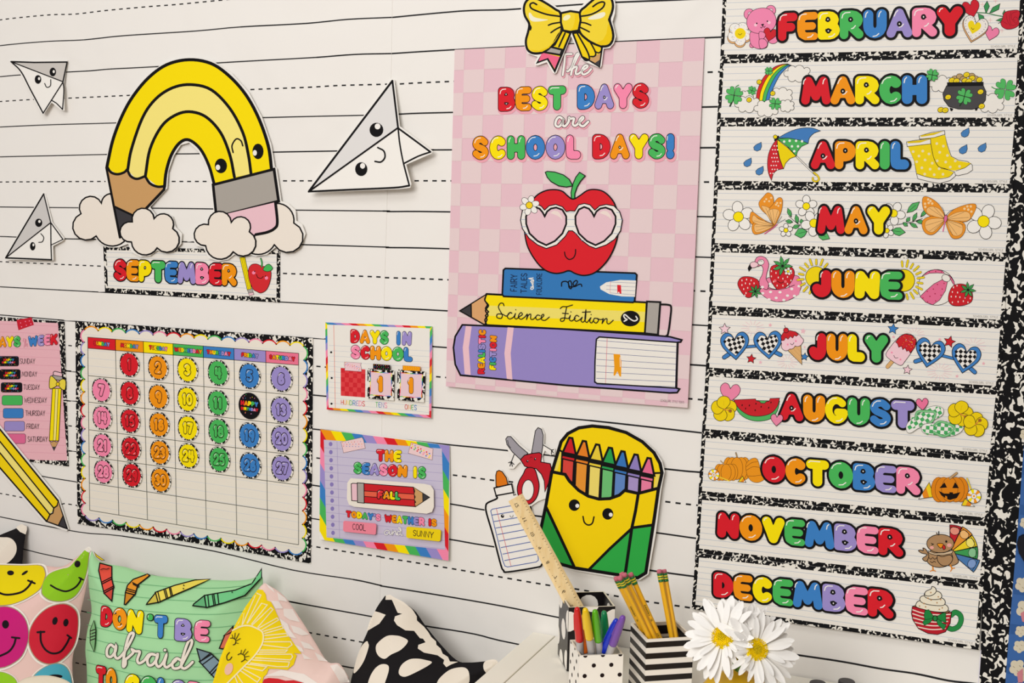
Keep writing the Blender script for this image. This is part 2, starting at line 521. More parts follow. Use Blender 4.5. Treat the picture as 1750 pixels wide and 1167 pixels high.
    def script(s, strokes, w, c='white', ow=0, oc='black', n=6):
        if ow:
            for st in strokes: s.stroke(st, w + 2 * ow, oc, smooth=True)
        for st in strokes: s.stroke(st, w, c, smooth=True)
        return s
    def done(s):
        if not s.V: return None
        A = np.array(s.V)
        P = s.surf.map(A[:, :2], A[:, 2])
        o = mesh_obj(s.name, P, s.F, s.mats, s.MI, parent=s.parent)
        for a in s.subs:
            a.parent = o; a.done()
        return o

def densify(pts, step):
    out = []
    for i in range(len(pts)):
        a = np.array(pts[i], float); b = np.array(pts[(i + 1) % len(pts)], float)
        k = max(1, int(np.hypot(*(b - a)) / step))
        for j in range(k): out.append(tuple(a + (b - a) * j / k))
    return out
def sheet(name, label, cat, outline, d, th=0.0006, material='white', group=None, bow=None, parent=None, smooth=False, hole=None):
    """a cut piece of card: front face at distance d from the wall, real thickness"""
    if smooth: outline = cr(outline, True, 5)
    surf = Wall(d, bow)
    material = material if isinstance(material, bpy.types.Material) else mat(material)
    A = Art(name, None, surf, 0.0)
    if hole:
        tr = tessellate_polygon([[Vector((x, y, 0)) for x, y in outline], [Vector((x, y, 0)) for x, y in hole]])
        al = list(outline) + list(hole)
        b = len(A.V); A.V += [(x, y, 0) for x, y in al]
        for t in tr: A.F.append(tuple(t)); A.MI.append(A.col(material))
    else: A._poly([tuple(p) for p in outline], material)
    P = np.array(A.V); Q = surf.map(P[:, :2], P[:, 2])
    V = [tuple(q) for q in Q]; F = list(A.F)
    for ring in ([outline] + ([hole] if hole else [])):
        R = surf.map(np.array(ring), np.zeros(len(ring)))
        b = len(V); n_ = len(ring)
        V += [tuple(q) for q in R] + [(q[0], q[1] + th, q[2]) for q in R]
        for i in range(n_):
            j = (i + 1) % n_
            F.append((b + i, b + j, b + n_ + j, b + n_ + i))
    # back
    b = len(V); V += [(q[0], q[1] + th, q[2]) for q in Q]
    F += [tuple(b + i for i in f) for f in A.F]
    o = mesh_obj(name, V, F, [material], None, parent=parent)
    if not parent: tag(o, label, cat, group)
    o_surf = surf
    return o, o_surf

# ================================================================= SETTING
V, F = box_mesh(-3.4, 3.2, 0.0, 0.12, 0.0, 2.8)
tag(mesh_obj('wall_back', V, F, [mat((228, 224, 216))], loc=(0, 0.06, 0)), kind='structure')
V, F = box_mesh(1.02, 1.14, -3.9, 0.0, 0.0, 2.8)
tag(mesh_obj('shade_wall_right', V, F, [mat((100, 90, 78))], loc=(1.08, -1.9, 0)), kind='structure')  # unseen wall, added to darken and warm the right side
V, F = box_mesh(-3.4, 3.2, -3.9, 0.12, -0.1, 0.0)
tag(mesh_obj('floor', V, F, [wood_mat('floor_planks', (150, 126, 100), (176, 150, 122), (8, 1, 1))], loc=(0, -1.9, -0.1)), kind='structure')

# ---- ruled paper backdrop: two sheets meeting in an upright seam
SEAM = [(671, -60), (669, 100), (662, 328), (655, 556), (652, 760), (650, 941), (649.5, 1054), (648, 1400)]
def seam_x(y):
    for (x0, y0), (x1, y1) in zip(SEAM[:-1], SEAM[1:]):
        if y <= y1: return x0 + (x1 - x0) * (y - y0) / (y1 - y0)
    return SEAM[-1][0]
left_sheet, LS = sheet('backdrop_paper', 'white lined paper backdrop sheet on the wall behind the calendar and rainbow pencil', 'backdrop',
    [(-500, -300)] + [(SEAM[0][0], -300)] + SEAM + [(SEAM[-1][0], 1900), (-500, 1900)], 0.0034, 0.0016, M_BACK)
right_sheet, RS = sheet('backdrop_paper', 'white lined paper backdrop sheet on the wall behind the apple poster and month strips', 'backdrop',
    [(SEAM[0][0], -300), (2000, -300), (2000, 1900), (SEAM[-1][0], 1900)] + SEAM[::-1], 0.0026, 0.0012, M_BACK)
LINES = [
 ([(-60, 88), (0, 78), (77, 71), (144, 68), (211, 61), (334, 53), (411, 46), (523, 40), (595, 33), (672, 29.6), (786, 19), (850, 17), (880, 15.6), (1000, 7), (1051, 4), (1153, 0), (1240, -4)], 0),
 ([(-60, 136), (0, 131), (35, 128), (116, 123), (154, 121), (188, 118), (265, 114), (380, 107), (450, 103), (541, 98), (606, 93), (670, 91.5), (775, 85), (1000, 74), (1205, 64.5), (1260, 63)], 0),
 ([(-60, 220), (0, 217), (90, 213), (197, 210), (450, 201), (621, 197), (683, 195), (773, 192), (1200, 183), (1260, 181)], 0),
 ([(-60, 270), (0, 268), (90, 266), (180, 264), (301, 263), (344, 262.5), (465, 260), (575, 258), (740, 256), (772, 256), (1197, 252.5), (1260, 252)], 0),
 ([(-60, 353), (0, 353.6), (133, 355), (256, 355.7), (367, 357), (504, 359), (654, 360.6), (767, 362), (1192, 370), (1260, 371)], 0),
 ([(-60, 403), (0, 404), (26, 405), (111, 408), (164, 409), (310, 413), (329, 413.5), (515, 418), (654, 422), (766, 425), (1188, 439), (1260, 441)], 0),
 ([(-60, 486), (0, 490), (160, 498.5), (179, 499.5), (479, 516), (654, 525), (762, 531), (1183, 555), (1250, 558)], 0),
 ([(-60, 532), (0, 538), (107, 547), (129, 549), (534, 578), (556, 579), (740, 592), (765, 594), (1179, 623), (1250, 628)], 0),
 ([(-60, 621), (115, 633.6), (134, 636), (535, 675), (558, 677), (739, 695.7), (854, 705.5), (1008, 718.5), (1203, 740), (1250, 744)], 0),
 ([(-60, 668), (114, 685), (134, 686), (535, 733), (548, 734), (768, 760), (868, 770), (1135, 801), (1197, 807), (1250, 812)], 0),
 ([(-60, 751), (117, 770.6), (133, 772), (534, 829), (548, 831), (769, 861), (826, 871), (913, 881), (1120, 910), (1191, 920), (1250, 927)], 0),
 ([(-60, 793), (0, 802), (68, 813), (134, 824), (534, 886), (546, 888), (768, 921.5), (842, 934), (1107, 974), (1187, 985), (1250, 993)], 0),
 ([(-60, 870), (0, 883), (134, 909), (209, 916), (365, 941.6), (500, 974), (603, 990), (649, 1000), (757, 1018), (860, 1036), (954, 1055), (1072, 1077), (1200, 1095), (1348, 1117), (1436, 1130), (1507, 1143), (1564, 1151), (1621, 1163), (1664, 1168), (1720, 1176)], 0),
 ([(-60, 915), (39, 938), (125, 957), (491, 1027), (500, 1029), (649, 1056), (729, 1070), (809, 1083), (891, 1102), (1200, 1158), (1400, 1192)], 0),
 ([(-60, 1000), (139, 1044), (400, 1100), (585, 1138), (603, 1141), (700, 1160)], 0),
 ([(-60, 1050), (130, 1091), (152, 1094), (500, 1172)], 0),
 ([(-60, 44), (0, 34), (44, 29), (90, 25), (129, 24), (180, 18), (257, 11), (298, 8), (360, 2), (420, -4)], 1),
 ([(-60, 177), (0, 173.5), (54, 170), (110, 168), (219, 163), (429, 153), (529, 149), (580, 146), (657, 144), (775, 139), (1206, 123.5), (1240, 122.5)], 1),
 ([(-60, 312), (0, 311), (179, 310), (358, 310), (478, 309), (704, 309), (769, 309), (1197, 311), (1240, 311)], 1),
 ([(-60, 444), (0, 447), (169, 454.6), (479, 467), (618, 472), (764, 478), (1189, 497), (1240, 499)], 1),
 ([(-60, 577), (119, 590), (130, 591.5), (543, 626), (559, 628), (740, 643.6), (762, 645), (1181, 681.5), (1230, 685)], 1),
 ([(-60, 709), (122, 728), (540, 782.3), (769, 811), (845, 821), (879, 824), (1136, 857), (1194, 863.5), (1230, 868)], 1),
 ([(-60, 835), (0, 843), (43, 851), (110, 862.5), (134, 864), (538, 934), (649, 951), (757, 969), (937, 1000), (979, 1005.6), (1050, 1018), (1111, 1028.6), (1170, 1037), (1230, 1047)], 1),
 ([(-60, 960), (130, 1001), (300, 1038), (529, 1081), (612, 1096), (700, 1113)], 1),
 ([(-60, 1092), (130, 1132.6), (300, 1168)], 1)]
def split_line(pts):
    L, R_ = [], []
    for i, p in enumerate(pts):
        side = p[0] < seam_x(p[1])
        if side: L.append(p)
        else:
            if not R_ and L:
                q = L[-1]; sx = seam_x(p[1]); t = (sx - q[0]) / (p[0] - q[0])
                m = (sx, q[1] + t * (p[1] - q[1])); L.append((m[0] - .3, m[1])); R_.append((m[0] + .2, m[1] + .8))
            R_.append(p)
    return L, R_
def lw(x): return 1.75 + 0.0011 * x
INK = (34, 34, 36)
for pts, dash in LINES:
    for (sh_, sf_), part in zip(((left_sheet, LS), (right_sheet, RS)), split_line(pts)):
        if len(part) < 2: continue
        A_ = Art('dashed_line' if dash else 'ruled_line', sh_, sf_, 0.0003)
        sm = cr(part, False, 4)
        if not dash:
            for i in range(0, len(sm) - 1, 12):
                seg = sm[i:i + 13]
                if len(seg) > 1: A_.stroke(seg, lw(seg[0][0]), INK, same=True, cap=False)
        else:
            # dashes by arc length
            acc = 0.0; x = sm[0][0]; i = 0
            while x < sm[-1][0] - 4:
                per = 11.6 + 0.0052 * max(0, x); ln = per * 0.5
                xs = [x, x + ln]
                ys = [float(np.interp(v, [p[0] for p in sm], [p[1] for p in sm])) for v in xs]
                A_.stroke(list(zip(xs, ys)), lw(x), INK, same=True, cap=False)
                x += per
        A_.done()

# ================================================================= PAPER PLANES
def eyes(A, L_, wr=.42):
    for (x, y, rx, ry, hx, hy) in L_:
        A.ell(x, y, rx, ry, 'black', 0, 18)
        A.ell(x + hx, y + hy, rx * wr, ry * wr, 'white', 0, 10)
fr = (500, 120, 5.073)
def Tf(pts, fr): return [(fr[0] + x / fr[2], fr[1] + y / fr[2]) for x, y in pts]
o, s_ = sheet('paper_plane_cutout', 'large white paper plane cutout with a smiling face left of the apple poster', 'wall decoration',
    Tf([(120, 1060), (855, 72), (882, 78), (930, 485), (1215, 700), (1205, 722), (985, 818), (1030, 985), (1020, 1018), (930, 1030)], fr), 0.010,
    bow=(0.09, 1.66))
A = Art('plane_print', o, s_, 0.0004, fr)
A.fill([(140, 1050), (865, 90), (912, 500), (165, 1040)], (226, 224, 222))
A.fill([(912, 505), (1195, 706), (962, 810), (925, 640)], 'white')
A.stroke([(912, 500), (1195, 708)], 14, 'black'); A.stroke([(1195, 708), (1090, 745), (965, 808)], 12, 'black', smooth=True)
A.stroke([(140, 1052), (865, 92)], 16, 'black'); A.stroke([(865, 92), (915, 505)], 14)
A.stroke([(915, 505), (930, 640), (960, 800), (1012, 1000)], 12, smooth=True)
A.stroke([(140, 1052), (500, 1035), (880, 1018), (1012, 1000)], 14, smooth=True)
A.stroke([(150, 1045), (905, 505)], 13)
eyes(A, [(727, 517, 60, 62, 10, -30), (595, 857, 53, 60, 12, -28)])
A.stroke([(738, 670), (790, 700), (800, 755), (765, 795), (714, 790)], 12, smooth=True)
A.done()
fr = (0, 80, 3.07)
o, s_ = sheet('paper_plane_cutout', 'small white paper plane cutout pointing down at the top left of the wall', 'wall decoration',
    Tf([(48, 70), (355, 70), (335, 190), (338, 335), (318, 330), (270, 292), (228, 355), (215, 345), (100, 130)], fr), 0.008, bow=(0.12, 1.68))
A = Art('plane_print', o, s_, 0.0004, fr)
A.fill([(58, 78), (352, 80), (330, 183)], (205, 200, 194))
A.stroke([(58, 78), (180, 82), (352, 80)], 7); A.stroke([(352, 80), (330, 183)], 6)
A.stroke([(58, 78), (330, 183)], 5); A.stroke([(58, 78), (110, 130), (160, 225), (226, 348)], 6, smooth=True)
A.stroke([(226, 348), (330, 185)], 5); A.stroke([(330, 185), (335, 230), (328, 328)], 5, smooth=True)
A.stroke([(270, 280), (295, 295), (328, 328)], 5)
eyes(A, [(199, 171, 17, 23, 6, -4), (277, 132, 17, 23, 5, -2)], .35)
A.stroke([(234, 192), (245, 212), (264, 204), (266, 172)], 4, smooth=True)
A.done()
o, s_ = sheet('paper_plane_cutout', 'small white paper plane cutout pointing up left of the rainbow pencil', 'wall decoration',
    Tf([(22, 1110), (225, 762), (238, 768), (275, 920), (338, 1005), (330, 1018), (278, 1045), (280, 1120), (40, 1118)], fr), 0.008, bow=(0.07, 1.40))
A = Art('plane_print', o, s_, 0.0004, fr)
A.fill([(30, 1107), (229, 772), (266, 922)], (208, 205, 202))
A.stroke([(30, 1107), (229, 772)], 7); A.stroke([(229, 772), (266, 922)], 5); A.stroke([(35, 1103), (266, 922)], 5)
A.stroke([(266, 922), (267, 1040), (270, 1117)], 5); A.stroke([(30, 1107), (270, 1117)], 7)
A.stroke([(266, 922), (330, 1010)], 5); A.stroke([(330, 1010), (267, 1040)], 4)
eyes(A, [(203, 923, 19, 22, 4, -7), (171, 1046, 14, 22, 4, -7)], .35)
A.stroke([(214, 980), (229, 1000), (222, 1022), (203, 1026)], 4, smooth=True)
A.done()

# ================================================================= MONTH STRIPS
def month_strip(name, quad, inner, word, wq, label, bow=None):
    """quad / inner: TL TR BR BL px; returns the strip and its surface"""
    o, s_ = sheet('month_strip', label, 'sign', quad, 0.0055, 0.0008, M_MARB, group='month headers in a column', bow=bow)
    A = Art('lined_panel', o, s_, 0.0003)
    A.fill(inner, 'paper')
    for k in range(8):
        v = (k + 0.55) / 8.2
        a, b = bilin(inner, 0, v), bilin(inner, 1, v)
        A.stroke([a, b], 0.8, 'line', same=True, cap=False)
    A.done()
    B = Art('lettering', o, s_, 0.0018)
    B.word(word, wq, r=.18, o=.075, gap=-.02)
    B.done()
    return o, s_
# seams between the strips: (left x, left y, right x, right y)
SE = [(1235.5, -9, 1750, -26), (1231, 101, 1745.5, 90.5), (1225.5, 208.5, 1739.5, 208.5), (1220.5, 316.5, 1731.5, 322), (1215.5, 423, 1724.5, 439.5),
      (1211, 530, 1715.5, 554), (1206, 635.5, 1708, 667), (1199.5, 740.5, 1697.5, 782.5), (1193.5, 846.5, 1689, 891.5), (1188.5, 944.8, 1680.5, 1000), (1182, 1041, 1672.5, 1111)]
MON = [('FEBRUARY', [(1326, 19), (1650, 6), (1650, 65), (1326, 74)], 'long month strip reading FEBRUARY with pink bear and red rose'),
       ('MARCH', [(1365.4, 127.8), (1588.8, 123.8), (1588.8, 181.7), (1365.4, 182.6)], 'long month strip reading MARCH with rainbow and pot of gold coins'),
       ('APRIL', [(1381.9, 237.4), (1557.7, 237), (1557.7, 293.6), (1381.9, 292.6)], 'long month strip reading APRIL with umbrella and yellow rain boots'),
       ('MAY', [(1393, 347.8), (1524.8, 348.8), (1524.8, 405), (1393, 403)], 'long month strip reading MAY with daisies and orange butterflies'),
       ('JUNE', [(1383, 457.4), (1546.7, 460.4), (1546.7, 516.6), (1383, 511)], 'long month strip reading JUNE with flamingo float and strawberries'),
       ('JULY', [(1378, 564.8), (1521.5, 568.9), (1521.5, 624.6), (1378, 618)], 'long month strip reading JULY with blue heart sunglasses and ice cream'),
       ('AUGUST', [(1329, 667.5), (1566.7, 682), (1566.7, 737), (1329, 721)], 'long month strip reading AUGUST with watermelon slice and green flip flops'),
       ('OCTOBER', [(1298.8, 774.3), (1577, 796.6), (1577, 850.8), (1298.8, 826)], 'long month strip reading OCTOBER with orange pumpkins'),
       ('NOVEMBER', [(1221.9, 870.5), (1547.8, 901.6), (1547.8, 956.5), (1221.9, 920.8)], 'long month strip reading NOVEMBER with a small brown turkey'),
       ('DECEMBER', [(1215.6, 973), (1531.5, 1006), (1531.5, 1062.5), (1215.6, 1022.6)], 'long month strip reading DECEMBER, lowest, with a striped cocoa mug')]
STR = {}
for i, (w_, wq, lab) in enumerate(MON):
    a, b = SE[i], SE[i + 1]
    q = [(a[0], a[1] + .4), (a[2], a[3] + .4), (b[2], b[3] - .4), (b[0], b[1] - .4)]
    ix, iy = 6.2, 7.2
    inn = [(q[0][0] + ix, q[0][1] + iy), (q[1][0] - ix, q[1][1] + iy), (q[2][0] - ix, q[2][1] - iy), (q[3][0] + ix, q[3][1] - iy)]
    STR[w_] = month_strip(w_, q, inn, w_, wq, lab, (0.09, 0.935) if w_ == 'DECEMBER' else None)
    # faint maker line in the lower right corner
    A = Art('small_print', STR[w_][0], STR[w_][1], 0.0006)
    br = inn[2]; sl = (inn[2][1] - inn[3][1]) / (inn[2][0] - inn[3][0])
    x1, y1 = br[0] - 4, br[1] - 2.5
    L_ = 42
    A.text('SCHOOLGIRL STYLE', [(x1 - L_, y1 - 3.4 - sl * L_), (x1, y1 - 3.4), (x1, y1), (x1 - L_, y1 - sl * L_)], .09, (130, 128, 126), gap=.2)
    A.done()

# ---- wide marbled border at the right of the strips, popcorn border beyond
BL_ = [(1752, -60), (1748, 88), (1742, 208), (1735, 322), (1728, 440), (1719, 554), (1711, 667), (1701, 783), (1692, 892), (1684, 1000), (1676, 1111), (1671, 1180), (1660, 1330)]
BR_ = [(1803, -60), (1798, 88), (1791, 208), (1784, 322), (1777, 440), (1768, 554), (1758, 667), (1748, 783), (1740, 892), (1731, 1000), (1722, 1111), (1717, 1180), (1704, 1330)]
o, s_ = sheet('marbled_border', 'wide black and white marbled border strip running down beside the month strips', 'border trim', [(x - (5 if y < 1105 else 0), y) for x, y in BL_] + BR_[::-1], 0.0040, 0.0010, M_MARBW)
A = Art('white_edge', o, s_, 0.0002); A.stroke([(x + .3, y) for x, y in BL_[-3:]], 1.6, (226, 222, 236), cap=False); A.done()
PO = BR_ + [(1830, 1330), (1850, -60)]
o, s_ = sheet('popcorn_border', 'blue border sheet with cream popcorn shapes at the far right edge', 'border trim', PO, 0.0036, 0.0010, (62, 104, 168))
A = Art('checker_print', o, s_, 0.0002)
for k in range(40):
    y = -40 + k * 34
    xb = float(np.interp(y + 20, [p_[1] for p_ in BR_], [p_[0] for p_ in BR_])) + 1
    if k % 2 == 0: A.fill([(xb, y + 18), (1860, y + 34), (1860, y + 51), (xb, y + 35)], (52, 92, 152), same=True)
tag(A.done(), kind='stuff')
def popcorn(A, cx, cy, s):
    for dx, dy, r in [(-.35, -.4, .5), (.4, -.45, .5), (-.5, .3, .52), (.45, .35, .55), (0, .75, .45), (0, 0, .6)]:
        A.ell(cx + dx * s, cy + dy * s, r * s, r * s, (216, 206, 182), n=14)
    for dx, dy in [(-.5, -.1), (.3, -.2), (0, .45)]:
        A.stroke([(cx + dx * s, cy + dy * s), (cx + (dx + .2) * s, cy + (dy + .15) * s)], s * .08, (160, 140, 110))
for cx, cy, s in [(1752, 742, 9), (1760, 812, 9), (1752, 893, 9), (1757, 938, 9), (1747, 998, 12), (1752, 1040, 15), (1744, 1078, 9), (1742, 1104, 10), (1738, 1140, 13), (1758, 1155, 12), (1736, 1175, 9)]:
    A = Art('popcorn_print', o, s_, 0.0006); popcorn(A, cx, cy, s); A.done()
A = Art('pink_print', o, s_, 0.0016)
A.fill([(1744, 1048), (1754, 1042), (1754, 1064), (1747, 1062)], (206, 130, 140)); A.fill([(1738, 1150), (1748, 1142), (1748, 1166), (1740, 1166)], (206, 130, 140))
A.done()

# ================================================================= SEPTEMBER STRIP
q = [(176.5, 421), (478.5, 428.5), (478, 517), (179.5, 498.5)]
o, s_ = sheet('month_strip', 'short month strip reading SEPTEMBER hanging under the rainbow pencil clouds', 'sign', q, 0.0052, 0.0008, M_MARB)
inn = [(182, 427), (473, 434.5), (472.5, 509), (184.5, 492)]
A = Art('lined_panel', o, s_, 0.0003); A.fill(inn, 'paper')
for k in range(8):
    v = (k + 0.5) / 8; A.stroke([bilin(inn, 0, v), bilin(inn, 1, v)], 0.7, 'line', same=True, cap=False)
A.done()
A = Art('lettering', o, s_, 0.0009); A.word('SEPTEMBER', [(193, 441), (406, 449.5), (406, 491), (193, 481)], r=.185, o=.05, gap=-.03); A.done()
fr = (160, 400, 5.147)
A = Art('pencil_print', o, s_, 0.0007, fr)
A.shape([(1285, 205), (1330, 203), (1390, 485), (1352, 492)], 'yellow', 3)
A.stroke([(1300, 205), (1364, 490)], 2); A.stroke([(1316, 204), (1378, 487)], 2)
A.shape([(1352, 490), (1395, 480), (1403, 512), (1362, 520)], 'grey', 2); A.shape([(1362, 520), (1405, 512), (1410, 532), (1370, 542)], 'lpink', 2)
A.done()
A = Art('apple_print', o, s_, 0.0012, fr)
A.shape([(1360, 320), (1385, 272), (1430, 262), (1475, 280), (1520, 290), (1555, 320), (1560, 370), (1545, 440), (1515, 495), (1470, 518), (1435, 505), (1400, 480), (1368, 400)], (214, 44, 50), 3, smooth=True)
A.stroke([(1478, 290), (1480, 250), (1470, 215)], 12, 'black', smooth=True); A.stroke([(1478, 290), (1480, 250), (1470, 217)], 8, 'green', smooth=True)
A.shape([(1490, 310), (1515, 275), (1545, 265), (1575, 300), (1550, 325), (1515, 328)], 'green', 3, smooth=True)
A.dots([(1408, 340), (1520, 386)], 15, 'pink', n=12); A.dots([(1416, 328), (1512, 370)], 6, 'black')
A.stroke([(1432, 355), (1445, 382), (1475, 388), (1492, 372)], 4, smooth=True)
A.done()

# ================================================================= RAINBOW PENCIL
fr = (120, 90, 3.154)
out = [(182, 640), (190, 585), (215, 475), (260, 343), (322, 230), (412, 120), (515, 48), (640, 22), (765, 42), (870, 110), (962, 213), (1032, 345), (1083, 495), (1102, 615), (1112, 622), (1138, 800), (1175, 812), (1215, 850), (1218, 905), (1250, 925), (1268, 975), (1250, 1025), (1200, 1058), (1150, 1062), (1105, 1050), (1060, 1088), (1000, 1098), (975, 1090), (940, 1098), (885, 1088), (850, 1115), (800, 1125), (745, 1108), (718, 1052), (680, 1040), (656, 1000), (668, 945), (735, 915), (760, 865), (772, 845), (756, 720), (735, 615), (690, 530), (640, 485), (595, 498), (558, 555), (528, 640), (522, 730), (430, 832), (462, 875), (500, 855), (550, 880), (568, 940), (602, 975), (598, 1030), (560, 1070), (510, 1078), (470, 1066), (430, 1095), (380, 1100), (330, 1075), (312, 1030), (260, 1050), (205, 1050), (160, 1028), (135, 1000), (90, 1008), (40, 985), (5, 935), (8, 890), (45, 860), (45, 820), (70, 780), (110, 760), (150, 768), (170, 780), (200, 752)]
o, s_ = sheet('rainbow_pencil_cutout', 'large yellow pencil bent into a rainbow between white clouds on the left wall', 'wall decoration', Tf(out, fr), 0.0105, 0.0012)
def arc3(a, m, b, n=8):
    """circular arc a -> m -> b"""
    ax, ay = a; bx, by = m; cx, cy = b
    d = 2 * (ax * (by - cy) + bx * (cy - ay) + cx * (ay - by))
    if abs(d) < 1e-6: return [a, m]
    ux = ((ax * ax + ay * ay) * (by - cy) + (bx * bx + by * by) * (cy - ay) + (cx * cx + cy * cy) * (ay - by)) / d
    uy = ((ax * ax + ay * ay) * (cx - bx) + (bx * bx + by * by) * (ax - cx) + (cx * cx + cy * cy) * (bx - ax)) / d
    r = math.hypot(ax - ux, ay - uy)
    a0, am, a1 = [math.atan2(y - uy, x - ux) for x, y in (a, m, b)]
    def norm(v, s_): 
        while v < s_: v += 2 * math.pi
        return v
    am2, a12 = norm(am, a0), norm(a1, a0)
    if am2 > a12: a12 -= 2 * math.pi
    return [(ux + r * math.cos(a0 + (a12 - a0) * i / n), uy + r * math.sin(a0 + (a12 - a0) * i / n)) for i in range(n)]
def lobes(L_, n=8):
    out = []
    for i, (c0, ap) in enumerate(L_): out += arc3(c0, ap, L_[(i + 1) % len(L_)][0], n)
    return out
CL = (241, 232, 220)
A = Art('cloud_print', o, s_, 0.0003, fr)
p = arc3((215, 760), (185, 775), (168, 812)) + arc3((168, 812), (100, 775), (58, 868)) + arc3((58, 868), (15, 920), (140, 988)) + arc3((140, 988), (205, 1040), (290, 1018)) + [(290, 1018), (330, 900)]
A.shape(p, CL, 7); A.done(); A = Art('cloud_print', o, s_, 0.0003, fr)
p = arc3((1108, 812), (1180, 840), (1205, 918)) + arc3((1205, 918), (1253, 975), (1100, 1035)) + arc3((1100, 1035), (1055, 1078), (980, 1082)) + [(980, 1082), (1000, 950)]
A.shape(p, CL, 7)
A.done()
A = Art('pencil_print', o, s_, 0.0006, fr)
outer = [(197, 622), (205, 580), (230, 470), (275, 350), (335, 240), (422, 135), (522, 64), (640, 38), (758, 58), (856, 125), (945, 225), (1015, 352), (1067, 502), (1085, 630)]
inner = [(775, 705), (748, 610), (702, 520), (640, 470), (590, 485), (545, 550), (517, 640), (508, 722)]
a2 = [(310, 630), (330, 520), (390, 350), (460, 250), (550, 190), (650, 172), (760, 200), (860, 300), (930, 430), (960, 550), (975, 655)]
a3 = [(405, 665), (430, 520), (490, 400), (560, 340), (640, 318), (730, 345), (810, 430), (860, 550), (885, 670)]
so, si, s2, s3 = cr(outer), cr(inner), cr(a2), cr(a3)
A.fill(so + si + [(470, 720), (405, 668), (355, 678), (308, 632), (255, 655)], (252, 226, 0))
A.fill(s2 + s3[::-1] + [(355, 682)], (250, 234, 130))
A.fill([(193, 625), (220, 650), (260, 657), (308, 632), (330, 668), (370, 682), (403, 668), (430, 705), (470, 722), (508, 722), (508, 735), (415, 835), (268, 998)], (206, 160, 104))
A.fill([(235, 828), (345, 880), (330, 930), (268, 998)], 'dgrey')
A.stroke(s2, 14); A.stroke(s3, 14)
for sc_ in ([(197, 612), (220, 645), (255, 655), (290, 645), (308, 628)], [(308, 630), (325, 665), (360, 680), (405, 665)], [(405, 668), (430, 705), (470, 722), (508, 720)]):
    A.stroke(sc_, 12, smooth=True)
A.stroke([(235, 828), (345, 880)], 10)
A.stroke([(508, 722), (505, 738), (410, 838)], 12); A.stroke([(195, 620), (235, 828), (268, 996)], 11)
A.stroke(so, 15); A.stroke(si, 14)
A.shape([(770, 712), (1098, 628), (1123, 800), (788, 885)], (172, 166, 158), 13)
A.fill([(846, 868), (1106, 806), (1116, 915), (1095, 950), (1060, 968), (1000, 980), (900, 985)], 'lpink')
A.stroke([(1106, 806), (1116, 915), (1100, 948), (1060, 968), (1000, 980)], 13, smooth=True)
eyes(A, [(1012, 532, 30, 42, -17, 8), (812, 610, 33, 40, -16, 8)], .38)
A.stroke([(878, 538), (872, 500), (895, 465), (920, 475), (930, 502)], 7, smooth=True)
A.done()
A = Art('cloud_print', o, s_, 0.0012, fr)
A.shape(lobes([((335, 912), (390, 838)), ((452, 895), (502, 868)), ((552, 948), (588, 1010)), ((468, 1052), (390, 1089)), ((330, 1020), (268, 965))]), CL, 7); A.done(); A = Art('cloud_print', o, s_, 0.0012, fr)
A.shape(lobes([((745, 927), (808, 855)), ((868, 915), (918, 884)), ((965, 965), (1001, 1025)), ((878, 1073), (795, 1112)), ((730, 1040), (668, 985))]), CL, 7)
A.done()

# ================================================================= DAYS OF THE WEEK POSTER + BIG PENCIL
fr = (0, 530, 2.993)
o, s_ = sheet('days_poster', 'pink days of the week poster with marbled border at the left edge', 'poster',
    [(-90, 534.5), (0, 541.7), (109.5, 549.5), (117, 797), (60, 790), (-90, 768)], 0.0055, 0.0008, M_MARB)
A = Art('pink_panel', o, s_, 0.0003)
A.fill([(-90, 541), (0, 548), (99, 552), (114.8, 787), (60, 786), (-90, 762)], (238, 184, 194))
for k in range(17):
    y0 = 556 + k * 13.6
    A.stroke([(-88, y0 - 6), (100 + k * .9, y0 + 1.5)], .7, (224, 160, 176), same=True, cap=False)
A.up()
A.fr = fr
A.shape([(85, 50), (160, 37), (165, 50), (173, 75), (95, 102), (90, 80)], (206, 32, 52), 1, (150, 20, 40))
A.dots([(105, 65), (130, 58), (150, 55), (110, 85), (135, 77), (158, 70)], 3, 'pink')
A.done()
A = Art('lettering', o, s_, 0.0008, fr)
A.word('DAYS', [(-42, 135), (107, 130), (107, 190), (-40, 190)], r=.17, o=.03, c0=0)
A.word('WEEK', [(143, 132), (296, 118), (296, 178), (145, 188)], r=.15, o=.03, cols=['blue', 'purple', 'pink', 'red'])
A.script([[(118, 160), (120, 145), (128, 150), (124, 165)], [(122, 190), (128, 160), (132, 150), (130, 185), (138, 170), (140, 188)]], 2.5, (226, 150, 170))
for k, d_ in enumerate(['SUNDAY', 'MONDAY', 'TUESDAY', 'WEDNESDAY', 'THURSDAY', 'FRIDAY', 'SATURDAY']):
    x0 = [103, 112, 120, 124, 130, 136, 142][k]; x1 = [178, 188, 202, 238, 229, 199, 242][k]; y0 = [248, 314, 381, 448, 514, 581, 647][k]
    A.text(d_, [(x0, y0), (x1, y0), (x1, y0 + 25), (x0, y0 + 25)], .1, (40, 30, 34), gap=.2)
A.done()
def rrect(x0, y0, x1, y1, r, sl=0.0):
    p = []
    for cx, cy, a in ((x1 - r, y0 + r, -90), (x1 - r, y1 - r, 0), (x0 + r, y1 - r, 90), (x0 + r, y0 + r, 180)):
        p += [(x, y + sl * (x - x0)) for x, y in arc(cx, cy, r, r, a, a + 90, 3)]
    return p
